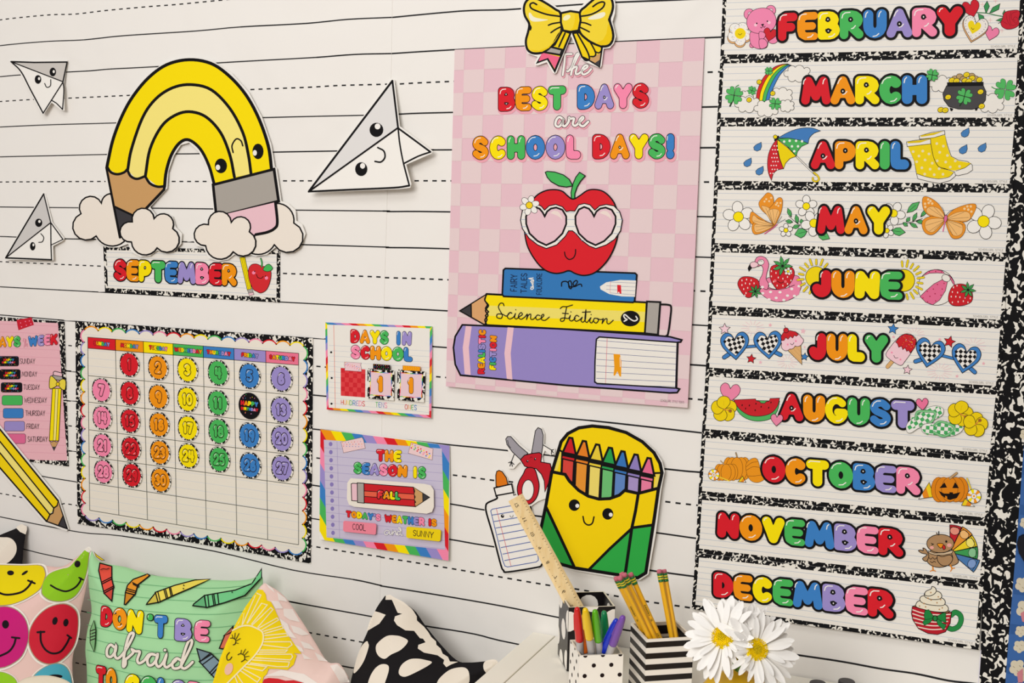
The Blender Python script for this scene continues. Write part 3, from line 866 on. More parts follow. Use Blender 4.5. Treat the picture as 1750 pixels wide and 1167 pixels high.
for k, c_ in enumerate([None, None, None, 'green', 'blue', 'purple', (226, 108, 152)]):
    x1 = [96, 104, 113, 115, 119, 126, 131][k]; x0 = [-10, -2, 5, 10, 16, 22, 26][k]; y0 = [236, 303, 370, 436, 502, 568, 632][k]
    A = Art('day_card' if k < 3 else 'day_patch', o, s_, 0.0006, fr)
    A.shape(rrect(x0, y0, x1, y0 + 50, 10), c_ or (18, 14, 20), 2, (70, 60, 70))
    if not c_:
        A.word('HAPPY', [(x0 + 28, y0 + 12), (x1 - 24, y0 + 12), (x1 - 24, y0 + 24), (x0 + 28, y0 + 24)], r=.16, o=.0, hl=False, cnt=False)
        A.word('BIRTHDAY', [(x0 + 20, y0 + 26), (x1 - 18, y0 + 26), (x1 - 18, y0 + 36), (x0 + 20, y0 + 36)], r=.16, o=.0, hl=False, cnt=False)
        for q_ in range(24):
            A.ell(x0 + 6 + random.random() * 92, y0 + 5 + random.choice([0, 3, 34, 38, 40]), 1.3, 1.3, random.choice(RAIN), n=6, same=True)
    A.done()
A = Art('pencil_print', o, s_, 0.0007, fr)
A.shape([(268, 400), (314, 400), (300, 668), (252, 668)], 'yellow', 3)
A.fill([(284, 405), (298, 405), (286, 665), (272, 665)], (250, 234, 130)); A.stroke([(284, 405), (272, 668)], 2); A.stroke([(298, 405), (286, 668)], 2)
A.shape([(252, 668), (264, 676), (276, 668), (288, 676), (300, 668), (276, 718)], (206, 160, 104), 2); A.fill([(266, 698), (286, 698), (276, 720)], 'dgrey')
A.shape([(268, 332), (318, 340), (325, 362), (262, 352)], 'grey', 3); A.shape([(272, 318), (280, 312), (318, 322), (318, 340), (274, 333)], 'lpink', 3)
A.shape([(295, 370), (270, 340), (256, 342), (252, 390), (262, 402), (292, 385)], (240, 218, 70), 3, smooth=True)
A.shape([(298, 370), (318, 352), (336, 362), (333, 405), (318, 405), (300, 386)], (240, 218, 70), 3, smooth=True)
A.ell(296, 378, 9, 10, (240, 206, 20), w=2.5)
A.done()
o, s_ = sheet('pencil_cutout', 'big diagonal yellow pencil cutout with sharpened tip at the lower left of the wall', 'wall decoration',
    Tf([(-160, 390), (0, 590), (302, 962), (352, 1120), (340, 1130), (228, 1092), (0, 825), (-160, 630)], fr), 0.009, 0.0012)
A = Art('pencil_print', o, s_, 0.0004, fr)
A.fill([(-160, 410), (0, 610), (298, 978), (285, 1010), (252, 1045), (238, 1080), (0, 806), (-160, 612)], (250, 218, 10))
A.fill([(-160, 470), (0, 672), (275, 1012), (255, 1048), (0, 730), (-160, 530)], (250, 234, 130))
A.shape([(298, 975), (344, 1118), (238, 1080), (246, 1066), (256, 1044), (270, 1038), (275, 1012), (292, 1000)], (206, 160, 104), 6)
A.shape([(323, 1050), (344, 1118), (298, 1101)], 'dgrey', 5)
A.stroke([(-160, 470), (0, 672), (275, 1012)], 6); A.stroke([(-160, 530), (0, 730), (256, 1046)], 6)
A.stroke([(-160, 410), (0, 610), (298, 976)], 7); A.stroke([(-160, 612), (0, 806), (238, 1080)], 7)
A.done()

# ================================================================= CALENDAR
o, s_ = sheet('calendar', 'large September wall calendar with marbled border and rainbow scalloped edge', 'calendar',
    [(128.8, 549.4), (330, 563), (534.5, 578), (533, 770), (530.6, 963), (330, 927.5), (132.5, 894.8), (130, 720)], 0.0060, 0.0010, marble('marble_print_medium', 165, 0.565, 0.9))
cal = o; CS = s_
A = Art('scalloped_panel', o, s_, 0.0003)
cq = [(144.5, 563.5), (519, 592), (516.5, 943), (146, 881)]
cusps = []
nt_, ns_ = 16, 15
for i in range(nt_): cusps.append(bilin(cq, i / nt_, 0))
for i in range(ns_): cusps.append(bilin(cq, 1, i / ns_))
for i in range(nt_): cusps.append(bilin(cq, 1 - i / nt_, 1))
for i in range(ns_): cusps.append(bilin(cq, 0, 1 - i / ns_))
path = []; segs = []
for i in range(len(cusps)):
    a, b = cusps[i], cusps[(i + 1) % len(cusps)]
    dx, dy = b[0] - a[0], b[1] - a[1]; L_ = math.hypot(dx, dy)
    nx, ny = dy / L_, -dx / L_
    sg = arc3(a, ((a[0] + b[0]) / 2 + nx * 6.5, (a[1] + b[1]) / 2 + ny * 6.5), b, 6)
    path += sg; segs.append(sg + [b])
A.fill(path, (240, 233, 220))
for i, sg in enumerate(segs):
    A.stroke(sg, 2.2, RAIN[(i + 1) % 7], same=True)
A.up()
for k in range(24):
    v = (k + .6) / 24; A.stroke([bilin(cq, 0, v), bilin(cq, 1, v)], .6, (214, 216, 222), same=True, cap=False)
A.up()
ct = [(149.9, 576.2), (197.2, 579.9), (244.9, 583.6), (295.6, 587.6), (347.2, 591.5), (399.8, 595.3), (454.1, 599.4), (510.3, 603.7)]
cb = [(153.3, 871.5), (203, 879.5), (252, 887.5), (302, 895.8), (352.5, 904), (404.6, 912.6), (457.4, 921.6), (510.2, 930.8)]
rl = [576.2, 595, 641.8, 687, 734.2, 780.3, 825.2, 871.5]; rr = [603.7, 623.9, 675.9, 727.6, 778.4, 828.8, 879.2, 930.8]
def gp(i, j):
    (x0, y0), (x1, y1) = ct[i], cb[i]
    y = y0
    for _ in range(4):
        x = x0 + (x1 - x0) * (y - y0) / (y1 - y0)
        y = rl[j] + (rr[j] - rl[j]) * (x - 151) / (510.3 - 151)
    return (x, y)
GRID = (88, 92, 84)
for j in range(1, 8): A.stroke([gp(0, j), gp(7, j)], 1.1, GRID, same=True, cap=False)
A.up()
for i in range(8): A.stroke([gp(i, 1), gp(i, 7)], 1.1, GRID, same=True, cap=False)
A.done()
HC = ['red', 'orange', 'yellow', 'green', 'blue', 'purple', (240, 120, 150)]
for i, dname in enumerate(['SUNDAY', 'MONDAY', 'TUESDAY', 'WEDNESDAY', 'THURSDAY', 'FRIDAY', 'SATURDAY']):
    A = Art('weekday_header', o, s_, 0.0006)
    q = [gp(i, 0), gp(i + 1, 0), gp(i + 1, 1), gp(i, 1)]
    A.shape(q, HC[i], 1.0, (60, 60, 50))
    m = {0: .2, 1: .17, 2: .18, 3: .03, 4: .1, 5: .22, 6: .1}[i]
    A.word(dname, [bilin(q, m, .26), bilin(q, 1 - m, .3), bilin(q, 1 - m, .74), bilin(q, m, .7)], r=.17, o=.08, hl=False, cnt=False, c0=i if i == 0 else 0)
    A.done()
DISC = {}
g6, g7, g8 = (125, 540, 5.305), (325, 550, 5.305), (125, 740, 4.167)
for n_, (g, x, y) in {1: (g6, 508, 440), 2: (g6, 768, 468), 3: (g6, 1035, 488), 7: (g6, 255, 672), 8: (g6, 513, 700), 9: (g6, 772, 732), 10: (g6, 1035, 755), 14: (g6, 262, 922), 15: (g6, 515, 950), 16: (g6, 778, 985), 17: (g6, 1040, 1015),
    4: (g7, 253, 462), 5: (g7, 537, 490), 6: (g7, 825, 515), 11: (g7, 250, 735), 12: (g7, 537, 762), 13: (g7, 825, 797), 18: (g7, 258, 992), 19: (g7, 538, 1030), 20: (g7, 828, 1060),
    21: (g8, 208, 88), 22: (g8, 410, 112), 23: (g8, 617, 138), 24: (g8, 820, 162), 25: (g8, 1040, 188), 26: (g8, 1260, 230), 27: (g8, 1487, 250), 28: (g8, 215, 275), 29: (g8, 418, 300), 30: (g8, 622, 335)}.items():
    DISC[n_] = (g[0] + x / g[2], g[1] + y / g[2])
DN = ['pink', 'red', 'orange', 'yellow', 'green', 'blue', 'purple']
M_MD = marble('marble_print_disc', 230, 0.54, 0.9)
for n_ in range(1, 31):
    cx, cy = DISC[n_]
    k = (cx - 170) / 310
    rx, ry = 16.7 + 2.3 * k, 21.2 + 1.8 * k
    cn = DN[n_ % 7]
    def skew(p): return [(x, y + 0.12 * (x - cx)) for x, y in p]
    wob = [(x + (x - cx) * .035 * math.sin(7 * i), y + (y - cy) * .03 * math.cos(5 * i)) for i, (x, y) in enumerate(ellp(cx, cy, rx, ry, 0, 30))]
    if n_ == 12:
        d_, ds = sheet('calendar_disc', 'black disc reading HAPPY BIRTHDAY in the second row under Friday', 'calendar piece', skew(ellp(cx, cy, rx, ry, 0, 30)), 0.0088, 0.0008, (16, 14, 18), group='number discs on the calendar')
        A = Art('lettering', d_, ds, 0.0003)
        A.word('HAPPY', [(cx - 15, cy - 10), (cx + 15, cy - 6.5), (cx + 15, cy + 2), (cx - 15, cy - 1.5)], r=.17, o=0, hl=False, cnt=False)
        A.word('BIRTHDAY', [(cx - 14.5, cy + 1), (cx + 15, cy + 4.5), (cx + 15, cy + 10), (cx - 14.5, cy + 6.5)], r=.16, o=0, hl=False, cnt=False)
        for _ in range(46):
            a = random.random() * 6.28; rr_ = random.uniform(.3, .9)
            px_, py_ = cx + rx * rr_ * math.cos(a), cy + ry * rr_ * math.sin(a)
            if abs(py_ - cy) > 11: A.ell(px_, py_ + .12 * (px_ - cx), .7, .7, random.choice(RAIN), n=6, same=True)
        A.done(); continue
    d_, ds = sheet('calendar_disc', '%s disc with the numeral %d, in the %s row under %s' % (cn, n_, ['top', 'second', 'third', 'fourth', 'lowest'][n_ // 7], ['Sunday', 'Monday', 'Tuesday', 'Wednesday', 'Thursday', 'Friday', 'Saturday'][n_ % 7]), 'calendar piece', skew(wob), 0.0088, 0.0008, M_MD, group='number discs on the calendar')
    A = Art('colour_face', d_, ds, 0.0003)
    A.fill(skew(ellp(cx, cy, rx * .88, ry * .88, 0, 26)), cn)
    A.done()
    A = Art('number', d_, ds, 0.0005)
    t = str(n_); hw = 6.5 if n_ > 1 and n_ < 10 else (4 if n_ == 1 else 10.5); hh = 11.5
    if n_ >= 10 and '1' in t and n_ != 11: hw = 9.3
    if n_ == 11: hw = 8.5
    hw *= 1 + .08 * k
    A.word(t, [(cx - hw, cy - hh - .1 * hw), (cx + hw, cy - hh + .1 * hw), (cx + hw, cy + hh + .1 * hw), (cx - hw, cy + hh - .1 * hw)], cols=[cn], r=.15, o=.06, oc=(40, 26, 24), gap=-.04, cnt=True)
    A.done()

# ================================================================= CARDS IN THE MIDDLE
def stripe_border(A, oq, iq, nt, ns, sl=.4, seq=('green', 'yellow', 'orange', 'red', 'pink', 'purple', 'blue'), t0=0, s0=0):
    def side(n, o0, o1, i0, i1, k0, sgn):
        for k in range(-2, n + 2):
            a, b = k / n, (k + 1) / n
            ca = [min(1, max(0, v)) for v in (a, b, b + sgn * sl / n, a + sgn * sl / n)]
            L = lambda p, q_, t: (p[0] + (q_[0] - p[0]) * t, p[1] + (q_[1] - p[1]) * t)
            if ca[1] - ca[0] < 1e-4 and ca[2] - ca[3] < 1e-4: continue
            A.fill([L(o0, o1, ca[0]), L(o0, o1, ca[1]), L(i0, i1, ca[2]), L(i0, i1, ca[3])], seq[(k + k0) % 7], same=True)
    side(nt, oq[0], oq[1], iq[0], iq[1], t0, 1)
    side(nt, oq[3], oq[2], iq[3], iq[2], t0 + 3, -1); A.up()
    side(ns, oq[0], oq[3], iq[0], iq[3], s0, -1)
    side(ns, oq[1], oq[2], iq[1], iq[2], s0 + 1, 1); A.up()
BP = ('blue', 'purple', 'pink', 'red', 'orange', 'yellow', 'green')
fr = (545, 540, 6.486)
oq = [(70, 70), (1257, 115), (1245, 1132), (85, 1035)]; iq = [(92, 95), (1230, 137), (1222, 1098), (108, 1015)]
o, s_ = sheet('days_in_school_card', 'white card reading DAYS IN SCHOOL with rainbow striped border', 'poster', Tf(oq, fr), 0.0065, 0.0008, 'white',
    bow=(0.03, 1.23))
A = Art('striped_border', o, s_, 0.0003, fr); stripe_border(A, oq, iq, 14, 12, .5, BP, 0, 5); A.done()
A = Art('lined_panel', o, s_, 0.0005, fr); A.fill(iq, 'paper')
for k in range(12): A.stroke([(112, 325 + k * 58), (1228, 388 + k * 62)], 3, 'line', same=True, cap=False)
A.stroke([(165, 97), (182, 1018)], 5, (228, 110, 90)); A.dots([(136, 402), (142, 687), (140, 972)], 12, 'black', n=12); A.done()
A = Art('lettering', o, s_, 0.0008, fr)
A.word('DAYS', [(347, 143), (778, 160), (776, 320), (347, 303)], o=.03, gap=.02)
A.word('IN', [(853, 163), (1033, 170), (1030, 332), (853, 326)], o=.03, gap=.12, c0=4)
A.word('SCHOOL', [(350, 317), (1040, 345), (1040, 512), (350, 477)], o=.03, gap=.02, c0=6)
A.text('HUNDREDS', [(246, 930), (508, 945), (506, 1000), (246, 978)], .11, cols=RAIN, gap=.2)
A.text('TENS', [(628, 955), (755, 962), (753, 1018), (628, 1005)], .11, cols=['green', 'blue', 'purple', 'pink'], gap=.2)
A.text('ONES', [(953, 980), (1083, 988), (1080, 1042), (953, 1032)], .11, cols=['red', 'orange', 'green', 'blue'], gap=.2)
A.done()
A = Art('checker_patch', o, s_, 0.0007, fr)
cq_ = [(242, 575), (515, 592), (512, 902), (243, 882)]
A.fill(cq_, (212, 40, 50))
for i in range(6):
    for j in range(6):
        if (i + j) % 2: A.fill([bilin(cq_, i / 6, j / 6), bilin(cq_, (i + 1) / 6, j / 6), bilin(cq_, (i + 1) / 6, (j + 1) / 6), bilin(cq_, i / 6, (j + 1) / 6)], (226, 66, 70), same=True)
A.done()
def tape(name, par, sf, q, c, dots_, base, fr, lc=(90, 60, 60), seed=1):
    A = Art(name, par, sf, base, fr)
    A.shape(q, c, 2.5, lc)
    r_ = random.Random(seed); q4 = [q[0], q[len(q) // 2 - 1], q[len(q) // 2], q[-1]]
    for i in range(7):
        for j in range(3):
            x, y = bilin(q4, (i + .5 + .25 * (j % 2)) / 7.6, (j + .5) / 3)
            A.ell(x, y, dots_[1], dots_[1], r_.choice(dots_[0]), n=6, same=True)
    A.done()
tape('tape_print', o, s_, [(282, 508), (470, 522), (462, 545), (470, 570), (472, 616), (285, 603), (290, 575), (280, 545)], (240, 206, 212), (['red', 'orange', 'purple', 'pink', 'blue'], 5), 0.0010, fr)
for (q, tens, tq, tc) in (([(538, 580), (835, 605), (830, 938), (538, 910)], 'tens', [(602, 530), (790, 545), (788, 600), (602, 590)], 'black'),
                          ([(870, 592), (1180, 617), (1165, 958), (868, 928)], 'ones', [(930, 548), (1125, 562), (1122, 612), (928, 600)], 'orange')):
    n1, ns1 = sheet('number_card', 'small marbled card showing an orange 1 in the %s place' % tens, 'card', Tf(q, fr), 0.0116, 0.0006, marble('marble_print_card', 150, .53, .9), group='number cards on the days in school card',
                    bow=(s_.bow, s_.zt))
    A = Art('pink_face', n1, ns1, 0.0002, fr)
    iq2 = [bilin(q, .12, .10), bilin(q, .90, .10), bilin(q, .90, .86), bilin(q, .10, .88)]
    A.fill(iq2, (236, 204, 212))
    for i in range(4):
        a, b = iq2[i], iq2[(i + 1) % 4]
        for k in range(7): A.stroke([(a[0] + (b[0] - a[0]) * k / 7, a[1] + (b[1] - a[1]) * k / 7), (a[0] + (b[0] - a[0]) * (k + 1) / 7, a[1] + (b[1] - a[1]) * (k + 1) / 7)], 8, RAIN[(k + i * 2) % 7], same=True, cap=False)
    A.up()
    cx = (q[0][0] + q[1][0]) / 2 - 3; cy = (q[0][1] + q[2][1]) / 2
    A.word('1', [(cx - 45, cy - 102), (cx + 40, cy - 98), (cx + 40, cy + 92), (cx - 45, cy + 88)], cols=['orange'], r=.15, o=.03)
    A.done()
    tape('tape_print', n1, ns1, tq, tc, (RAIN, 4) if tc == 'black' else (['yellow'], 4), 0.0008, fr)

fr = (540, 730, 5.075)
oq = [(38, 18), (600, 80), (1158, 160), (1160, 660), (1148, 1157), (600, 1060), (30, 972), (36, 500)]; q4 = [oq[0], oq[2], oq[4], oq[6]]
iq = [(68, 108), (1092, 185), (1120, 1062), (92, 955)]
o, s_ = sheet('season_card', 'purple card reading THE SEASON IS with wide rainbow striped border', 'poster', Tf(oq, fr), 0.0070, 0.0008, 'white',
    bow=(0.035, 1.06))
A = Art('striped_border', o, s_, 0.0003, fr)
def stripes_season(A):
    S7 = ['orange', 'yellow', 'green', 'blue', 'purple', 'pink', 'red']
    # slanted bands over the whole card, then the panel on top
    H = quad_h(q4)
    n = 12
    for k in range(-6, n + 1):
        cc = S7[k % 7]
        pts = [((k) / n, 0), ((k + 1) / n, 0), ((k + 1 + 6.5) / n, 1), ((k + 6.5) / n, 1)]
        # clip to u in 0..1
        def clip(P, f, keep):
            out = []
            for i in range(len(P)):
                a, b = P[i], P[(i + 1) % len(P)]
                ia, ib = keep(a), keep(b)
                if ia: out.append(a)
                if ia != ib:
                    t = (f - a[0]) / (b[0] - a[0]); out.append((f, a[1] + t * (b[1] - a[1])))
            return out
        P = clip(pts, 0.0, lambda p: p[0] >= 0); 
        if len(P) >= 3: P = clip(P, 1.0, lambda p: p[0] <= 1)
        if len(P) >= 3: A.fill([H(*p) for p in P], cc, same=True)
    A.up()
stripes_season(A); A.done()
A = Art('lined_panel', o, s_, 0.0006, fr); A.fill(iq, (204, 196, 218))
for k in range(12): A.stroke([(72 + k * 2, 178 + k * 70), (1095 + k * 2, 252 + k * 73)], 3, (160, 148, 196), same=True, cap=False)
A.stroke([(182, 118), (205, 962)], 3, (160, 148, 196)); A.up()
for k in range(12): A.ell(127 + k * 1.9, 146 + k * 70, 16, 19, (138, 124, 188), n=14, same=True)
A.done()
A = Art('lettering', o, s_, 0.0010, fr)
A.word('THE', [(520, 188), (745, 198), (743, 310), (520, 298)], cols=['red', 'orange', 'yellow'], o=.035)
A.word('SEASON', [(325, 298), (797, 328), (795, 440), (323, 405)], cols=['green', 'blue', 'purple', 'pink', 'red', 'orange'], o=.035)
A.word('IS', [(838, 335), (958, 340), (957, 452), (838, 445)], cols=['yellow', 'green'], o=.035, gap=.08)
A.word("TODAY'S", [(258, 718), (566, 752), (564, 818), (258, 782)], cols=['red', 'orange', 'yellow', 'green', 'blue', 'purple', 'pink'], o=.04, hl=False)
A.word('WEATHER', [(592, 752), (945, 782), (945, 860), (592, 825)], cols=['red', 'orange', 'yellow', 'green', 'blue', 'purple', 'pink'], o=.04, hl=False)
A.word('IS', [(972, 788), (1050, 795), (1050, 866), (972, 860)], cols=['red', 'orange'], o=.04, hl=False)
A.script([[(636, 900), (612, 894), (594, 912), (600, 930), (620, 929), (637, 906), (638, 924), (648, 932), (660, 912), (664, 899), (665, 916), (663, 932), (674, 908), (690, 899), (692, 918), (698, 934), (712, 922)],
          [(736, 906), (714, 904), (702, 920), (711, 936), (730, 926), (738, 900), (734, 878), (722, 868), (716, 874), (730, 890), (734, 920), (742, 938), (752, 934)]], 7, 'white', 2.5, (130, 120, 150))
A.done()
tape('tape_print', o, s_, [(215, 128), (400, 88), (412, 110), (428, 182), (238, 222), (228, 170)], (240, 208, 210), (['red', 'orange', 'purple', 'blue', 'pink'], 4), 0.0010, fr)
tape('tape_print', o, s_, [(825, 133), (1015, 185), (1012, 235), (1008, 285), (800, 225), (812, 180)], (240, 208, 210), (RAIN, 7), 0.0010, fr, seed=4)
c_, cs = sheet('season_name_card', 'white rounded card with a red pencil reading FALL', 'card', Tf([(300, 442), (940, 492), (995, 505), (1020, 545), (1022, 690), (1005, 735), (960, 750), (330, 690), (285, 670), (268, 620), (272, 480)], fr), 0.0150, 0.0010, (240, 232, 220), bow=(s_.bow, s_.zt))
A = Art('pencil_print', c_, cs, 0.0003, fr)
A.shape([(305, 492), (318, 486), (360, 488), (360, 640), (310, 636)], 'lpink', 6)
A.shape([(416, 488), (845, 520), (852, 568), (856, 630), (860, 688), (418, 655)], (206, 34, 42), 6)
A.fill([(416, 552), (850, 582), (852, 628), (418, 600)], (232, 98, 72)); A.stroke([(416, 552), (850, 580)], 4); A.stroke([(418, 600), (854, 630)], 4)
A.shape([(845, 520), (985, 608), (862, 690), (855, 660), (866, 650), (852, 628), (862, 604), (850, 580), (858, 552)], (206, 160, 104), 5)
A.shape([(925, 570), (985, 608), (927, 645)], 'dgrey', 4)
A.shape([(358, 482), (416, 486), (418, 658), (360, 652)], 'grey', 6)
A.word('FALL', [(528, 540), (738, 555), (736, 640), (526, 625)], cols=[(232, 50, 56), 'orange', 'yellow', 'green'], o=.09, r=.16)
A.done()
for nm, q, cc, t, tq, lab in (('weather_card', [(245, 812), (512, 835), (523, 850), (518, 925), (508, 932), (245, 905), (235, 893), (237, 820)], (242, 138, 158), 'COOL', [(318, 838), (432, 845), (430, 898), (318, 885)], 'pink weather card reading COOL'),
                              ('weather_card', [(795, 862), (1072, 888), (1084, 900), (1078, 982), (1066, 990), (792, 960), (782, 948), (784, 872)], (242, 214, 16), 'SUNNY', [(845, 892), (1020, 910), (1016, 960), (843, 940)], 'yellow weather card reading SUNNY')):
    w1, ws1 = sheet(nm, lab, 'card', Tf(q, fr), 0.0150, 0.0010, cc, group='weather word cards', bow=(s_.bow, s_.zt))
    A = Art('lettering', w1, ws1, 0.0003, fr); A.text(t, tq, .11, (40, 24, 30), gap=.2); A.done()

# ================================================================= PINK APPLE POSTER
PQ = [(777, 85), (1204, 65), (1175, 697), (762, 660)]
o, s_ = sheet('school_days_poster', 'large pink checkered poster reading BEST DAYS are SCHOOL DAYS with an apple in glasses', 'poster',
    [(777, 85), (990, 75), (1204, 65), (1195, 270), (1186, 480), (1175, 697), (970, 681), (762, 660), (766, 500), (772, 280)], 0.0060, 0.0008, (232, 194, 204),
    bow=(0.014, 1.71))
poster, PS = o, s_
A = Art('checker_print', o, s_, 0.0003)
H = quad_h(PQ)
nc, nr = 11.35, 15.1
us = [0] + [(k + .35) / nc for k in range(0, 11)] + [1]; us = [u for u in us if u < 1.0001]; us = sorted(set([0.0] + [1 - (.86 + k) / nc for k in range(11)] + [1.0]))
vs = sorted(set([0.0] + [(.9 + k) / nr for k in range(15)] + [1.0])); vs = [v for v in vs if v <= 1]
for i in range(len(us) - 1):
    for j in range(len(vs) - 1):
        if (len(us) + i + j) % 2:
            A.fill([H(us[i], vs[j]), H(us[i + 1], vs[j]), H(us[i + 1], vs[j + 1]), H(us[i], vs[j + 1])], (232, 210, 211), same=True)
A.done()
fr = (790, 120, 4.375)
A = Art('lettering', o, s_, 0.0005, fr)
GL = (240, 168, 182)
A.word('BEST', [(266, 125), (780, 112), (778, 300), (266, 312)], cols=['red', 'orange', 'yellow', 'green'], o=.028, glow=GL, gap=.02)
A.word('DAYS', [(856, 104), (1400, 92), (1400, 286), (856, 298)], cols=['blue', 'purple', 'pink', 'red'], o=.028, glow=GL, gap=.02)
A.word('SCHOOL', [(73, 490), (888, 480), (888, 668), (73, 672)], cols=['orange', 'yellow', 'green', 'blue', 'purple', 'pink'], o=.028, glow=GL, gap=.06)
A.word('DAYS!', [(970, 476), (1596, 470), (1594, 666), (970, 668)], cols=['red', 'orange', 'yellow', 'green', 'blue'], o=.028, glow=GL, gap=.01)
ARE = [[(752, 365), (725, 350), (702, 375), (698, 410), (722, 422), (748, 395), (757, 362), (750, 405), (768, 418), (795, 385), (798, 355), (808, 362), (835, 362), (826, 400), (845, 415), (880, 385), (905, 360), (898, 350), (878, 372), (878, 405), (905, 418), (942, 385)]]
A.script([[(x + 6, y + 10) for x, y in ARE[0]]], 26, GL); A.script(ARE, 17, 'white', 4.5, (40, 30, 36))
A.done()
fr = (880, 0, 8.644)
A = Art('lettering', o, s_, 0.0016, fr)
TH = [[(700, 812), (760, 800), (838, 798)], [(738, 815), (728, 950), (705, 1110)], [(828, 1105), (850, 1000), (905, 880), (942, 800), (915, 800), (878, 880), (845, 980), (790, 1050), (770, 1050)],
      [(828, 1105), (850, 1020), (900, 985), (915, 1000), (898, 1060), (905, 1095), (945, 1085), (1000, 1040), (1060, 1000), (1075, 975), (1045, 965), (1000, 1010), (990, 1075), (1020, 1100), (1080, 1070), (1125, 1020)]]
A.script([[(x + 10, y + 20) for x, y in st] for st in TH], 44, GL); A.script(TH, 30, 'white', 7, (40, 36, 38)); A.done()

fr = (760, 450, 4.167)
A = Art('book_print', o, s_, 0.0006, fr)
# purple book
A.shape([(125, 438), (800, 465), (1400, 505), (1600, 522), (1688, 545), (1680, 560), (1660, 562), (1650, 888), (1672, 895), (1655, 920), (1600, 922), (860, 868), (112, 796), (75, 720), (62, 600), (75, 520)], (152, 138, 202), 11)
A.fill([(1080, 545), (1100, 525), (1650, 562), (1640, 884), (1085, 850), (1072, 835)], 'paper')
for k in range(8): A.stroke([(1080, 548 + k * 45), (1648, 592 + k * 42 - (8 if k > 6 else 0))], 3, (60, 80, 140), same=True, cap=False)
A.up(); A.stroke([(1157, 530), (1145, 856)], 3, (220, 90, 110))
A.stroke([(1650, 562), (1500, 552), (1100, 524), (1080, 540), (1070, 700), (1068, 845), (1085, 855), (1640, 888)], 9)
A.stroke([(1655, 562), (1645, 886)], 7)
A.fill([(1202, 645), (1248, 648), (1258, 700), (1256, 808), (1244, 803), (1230, 768), (1212, 800), (1202, 798), (1208, 740)], (240, 160, 20)); A.stroke([(1248, 670), (1250, 735)], 4, 'white')
A.fill([(150, 446), (192, 449), (172, 600), (185, 795), (142, 788), (128, 600)], 'lpink'); A.fill([(448, 455), (492, 458), (470, 640), (482, 828), (442, 822), (425, 640)], 'lpink')
A.done()
A = Art('lettering', o, s_, 0.0011, fr)
A.word('REALISTIC', [(232, 790), (240, 466), (296, 470), (286, 790)], cols=['red', 'orange', 'yellow', 'green', 'blue', 'purple', 'pink', 'red', 'orange'], o=.05, hl=False)
A.word('FICTION', [(315, 760), (320, 510), (374, 513), (366, 762)], cols=['yellow', 'green', 'blue', 'purple', 'pink', 'red', 'orange'], o=.05, hl=False)
A.done()
A = Art('pencil_print', o, s_, 0.0010, fr)
A.shape([(295, 225), (1430, 285), (1425, 495), (290, 438), (285, 400), (300, 370), (292, 340), (312, 300), (285, 265)], (252, 226, 0), 0)
A.fill([(305, 300), (1428, 345), (1427, 418), (298, 372)], (242, 226, 110))
A.shape([(297, 220), (108, 338), (285, 438), (302, 400), (290, 372), (312, 345), (290, 320), (305, 295), (285, 262)], (220, 166, 112), 9)
A.shape([(188, 290), (108, 338), (190, 385)], 'dgrey', 8)
A.stroke([(297, 218), (1430, 278)], 12); A.stroke([(285, 438), (1425, 497)], 11)
A.stroke([(298, 222), (285, 262), (312, 300), (290, 335), (308, 370), (286, 402), (300, 438)], 9, smooth=True)
A.shape([(1440, 272), (1535, 276), (1518, 508), (1425, 498)], 'grey', 12)
A.stroke([(1540, 292), (1590, 295), (1612, 312), (1605, 400), (1590, 500), (1575, 518)], 12, smooth=True)
A.ell(1322, 393, 69, 56, 'black', n=24)
A.script([[(1362, 378), (1372, 398), (1350, 410), (1320, 395), (1285, 365), (1275, 375), (1285, 392), (1298, 400), (1278, 412)]], 9, 'white')
A.done()
A = Art('lettering', o, s_, 0.0016, fr)
def rel(L): return L
SF = [
 [(422, 302), (415, 285), (395, 285), (382, 310), (395, 340), (410, 370), (400, 392), (372, 385), (375, 362), (410, 362), (440, 375), (465, 350), (478, 355)],
 [(478, 355), (460, 352), (445, 378), (462, 396), (490, 382), (503, 358), (497, 385), (510, 396), (530, 380), (552, 365), (545, 350), (530, 362), (525, 385), (545, 398), (572, 380)],
 [(572, 380), (588, 362), (582, 400)], [(582, 400), (595, 370), (612, 362), (612, 395), (630, 398), (648, 380)],
 [(678, 372), (660, 368), (648, 385), (658, 402), (685, 392), (705, 372), (700, 362), (688, 375), (690, 400), (715, 405), (745, 382)], [(505, 330), (506, 331)],
 [(822, 322), (840, 308), (870, 308), (910, 296)], [(868, 310), (858, 360), (850, 405), (828, 412), (825, 395), (850, 388), (880, 392), (895, 370)], [(838, 355), (880, 358)],
 [(895, 370), (888, 400), (905, 410), (930, 390)], [(898, 345), (899, 346)],
 [(955, 378), (938, 370), (922, 392), (935, 412), (960, 402), (978, 385), (970, 408), (985, 418), (1002, 395), (1005, 330), (998, 400), (1012, 420), (1030, 400)], [(980, 348), (1038, 345)], 
 [(1030, 400), (1040, 388), (1032, 412), (1045, 424), (1060, 405)], [(1042, 364), (1043, 365)],
 [(1085, 392), (1065, 392), (1060, 412), (1078, 425), (1095, 405), (1085, 392), (1108, 400), (1130, 395)], [(1128, 392), (1120, 428)], [(1122, 425), (1140, 398), (1155, 395), (1155, 422), (1170, 430), (1200, 405)]]
A.script(SF, 7, (16, 14, 16))
A.done()
A = Art('book_print', o, s_, 0.0014, fr)
A.shape([(432, 36), (1355, 70), (1368, 82), (1352, 270), (1340, 278), (420, 235), (410, 222), (418, 48)], (52, 122, 188), 11)
A.fill([(1362, 122), (1250, 118), (1150, 135), (1105, 165), (1110, 185), (1170, 218), (1260, 235), (1355, 238)], 'paper')
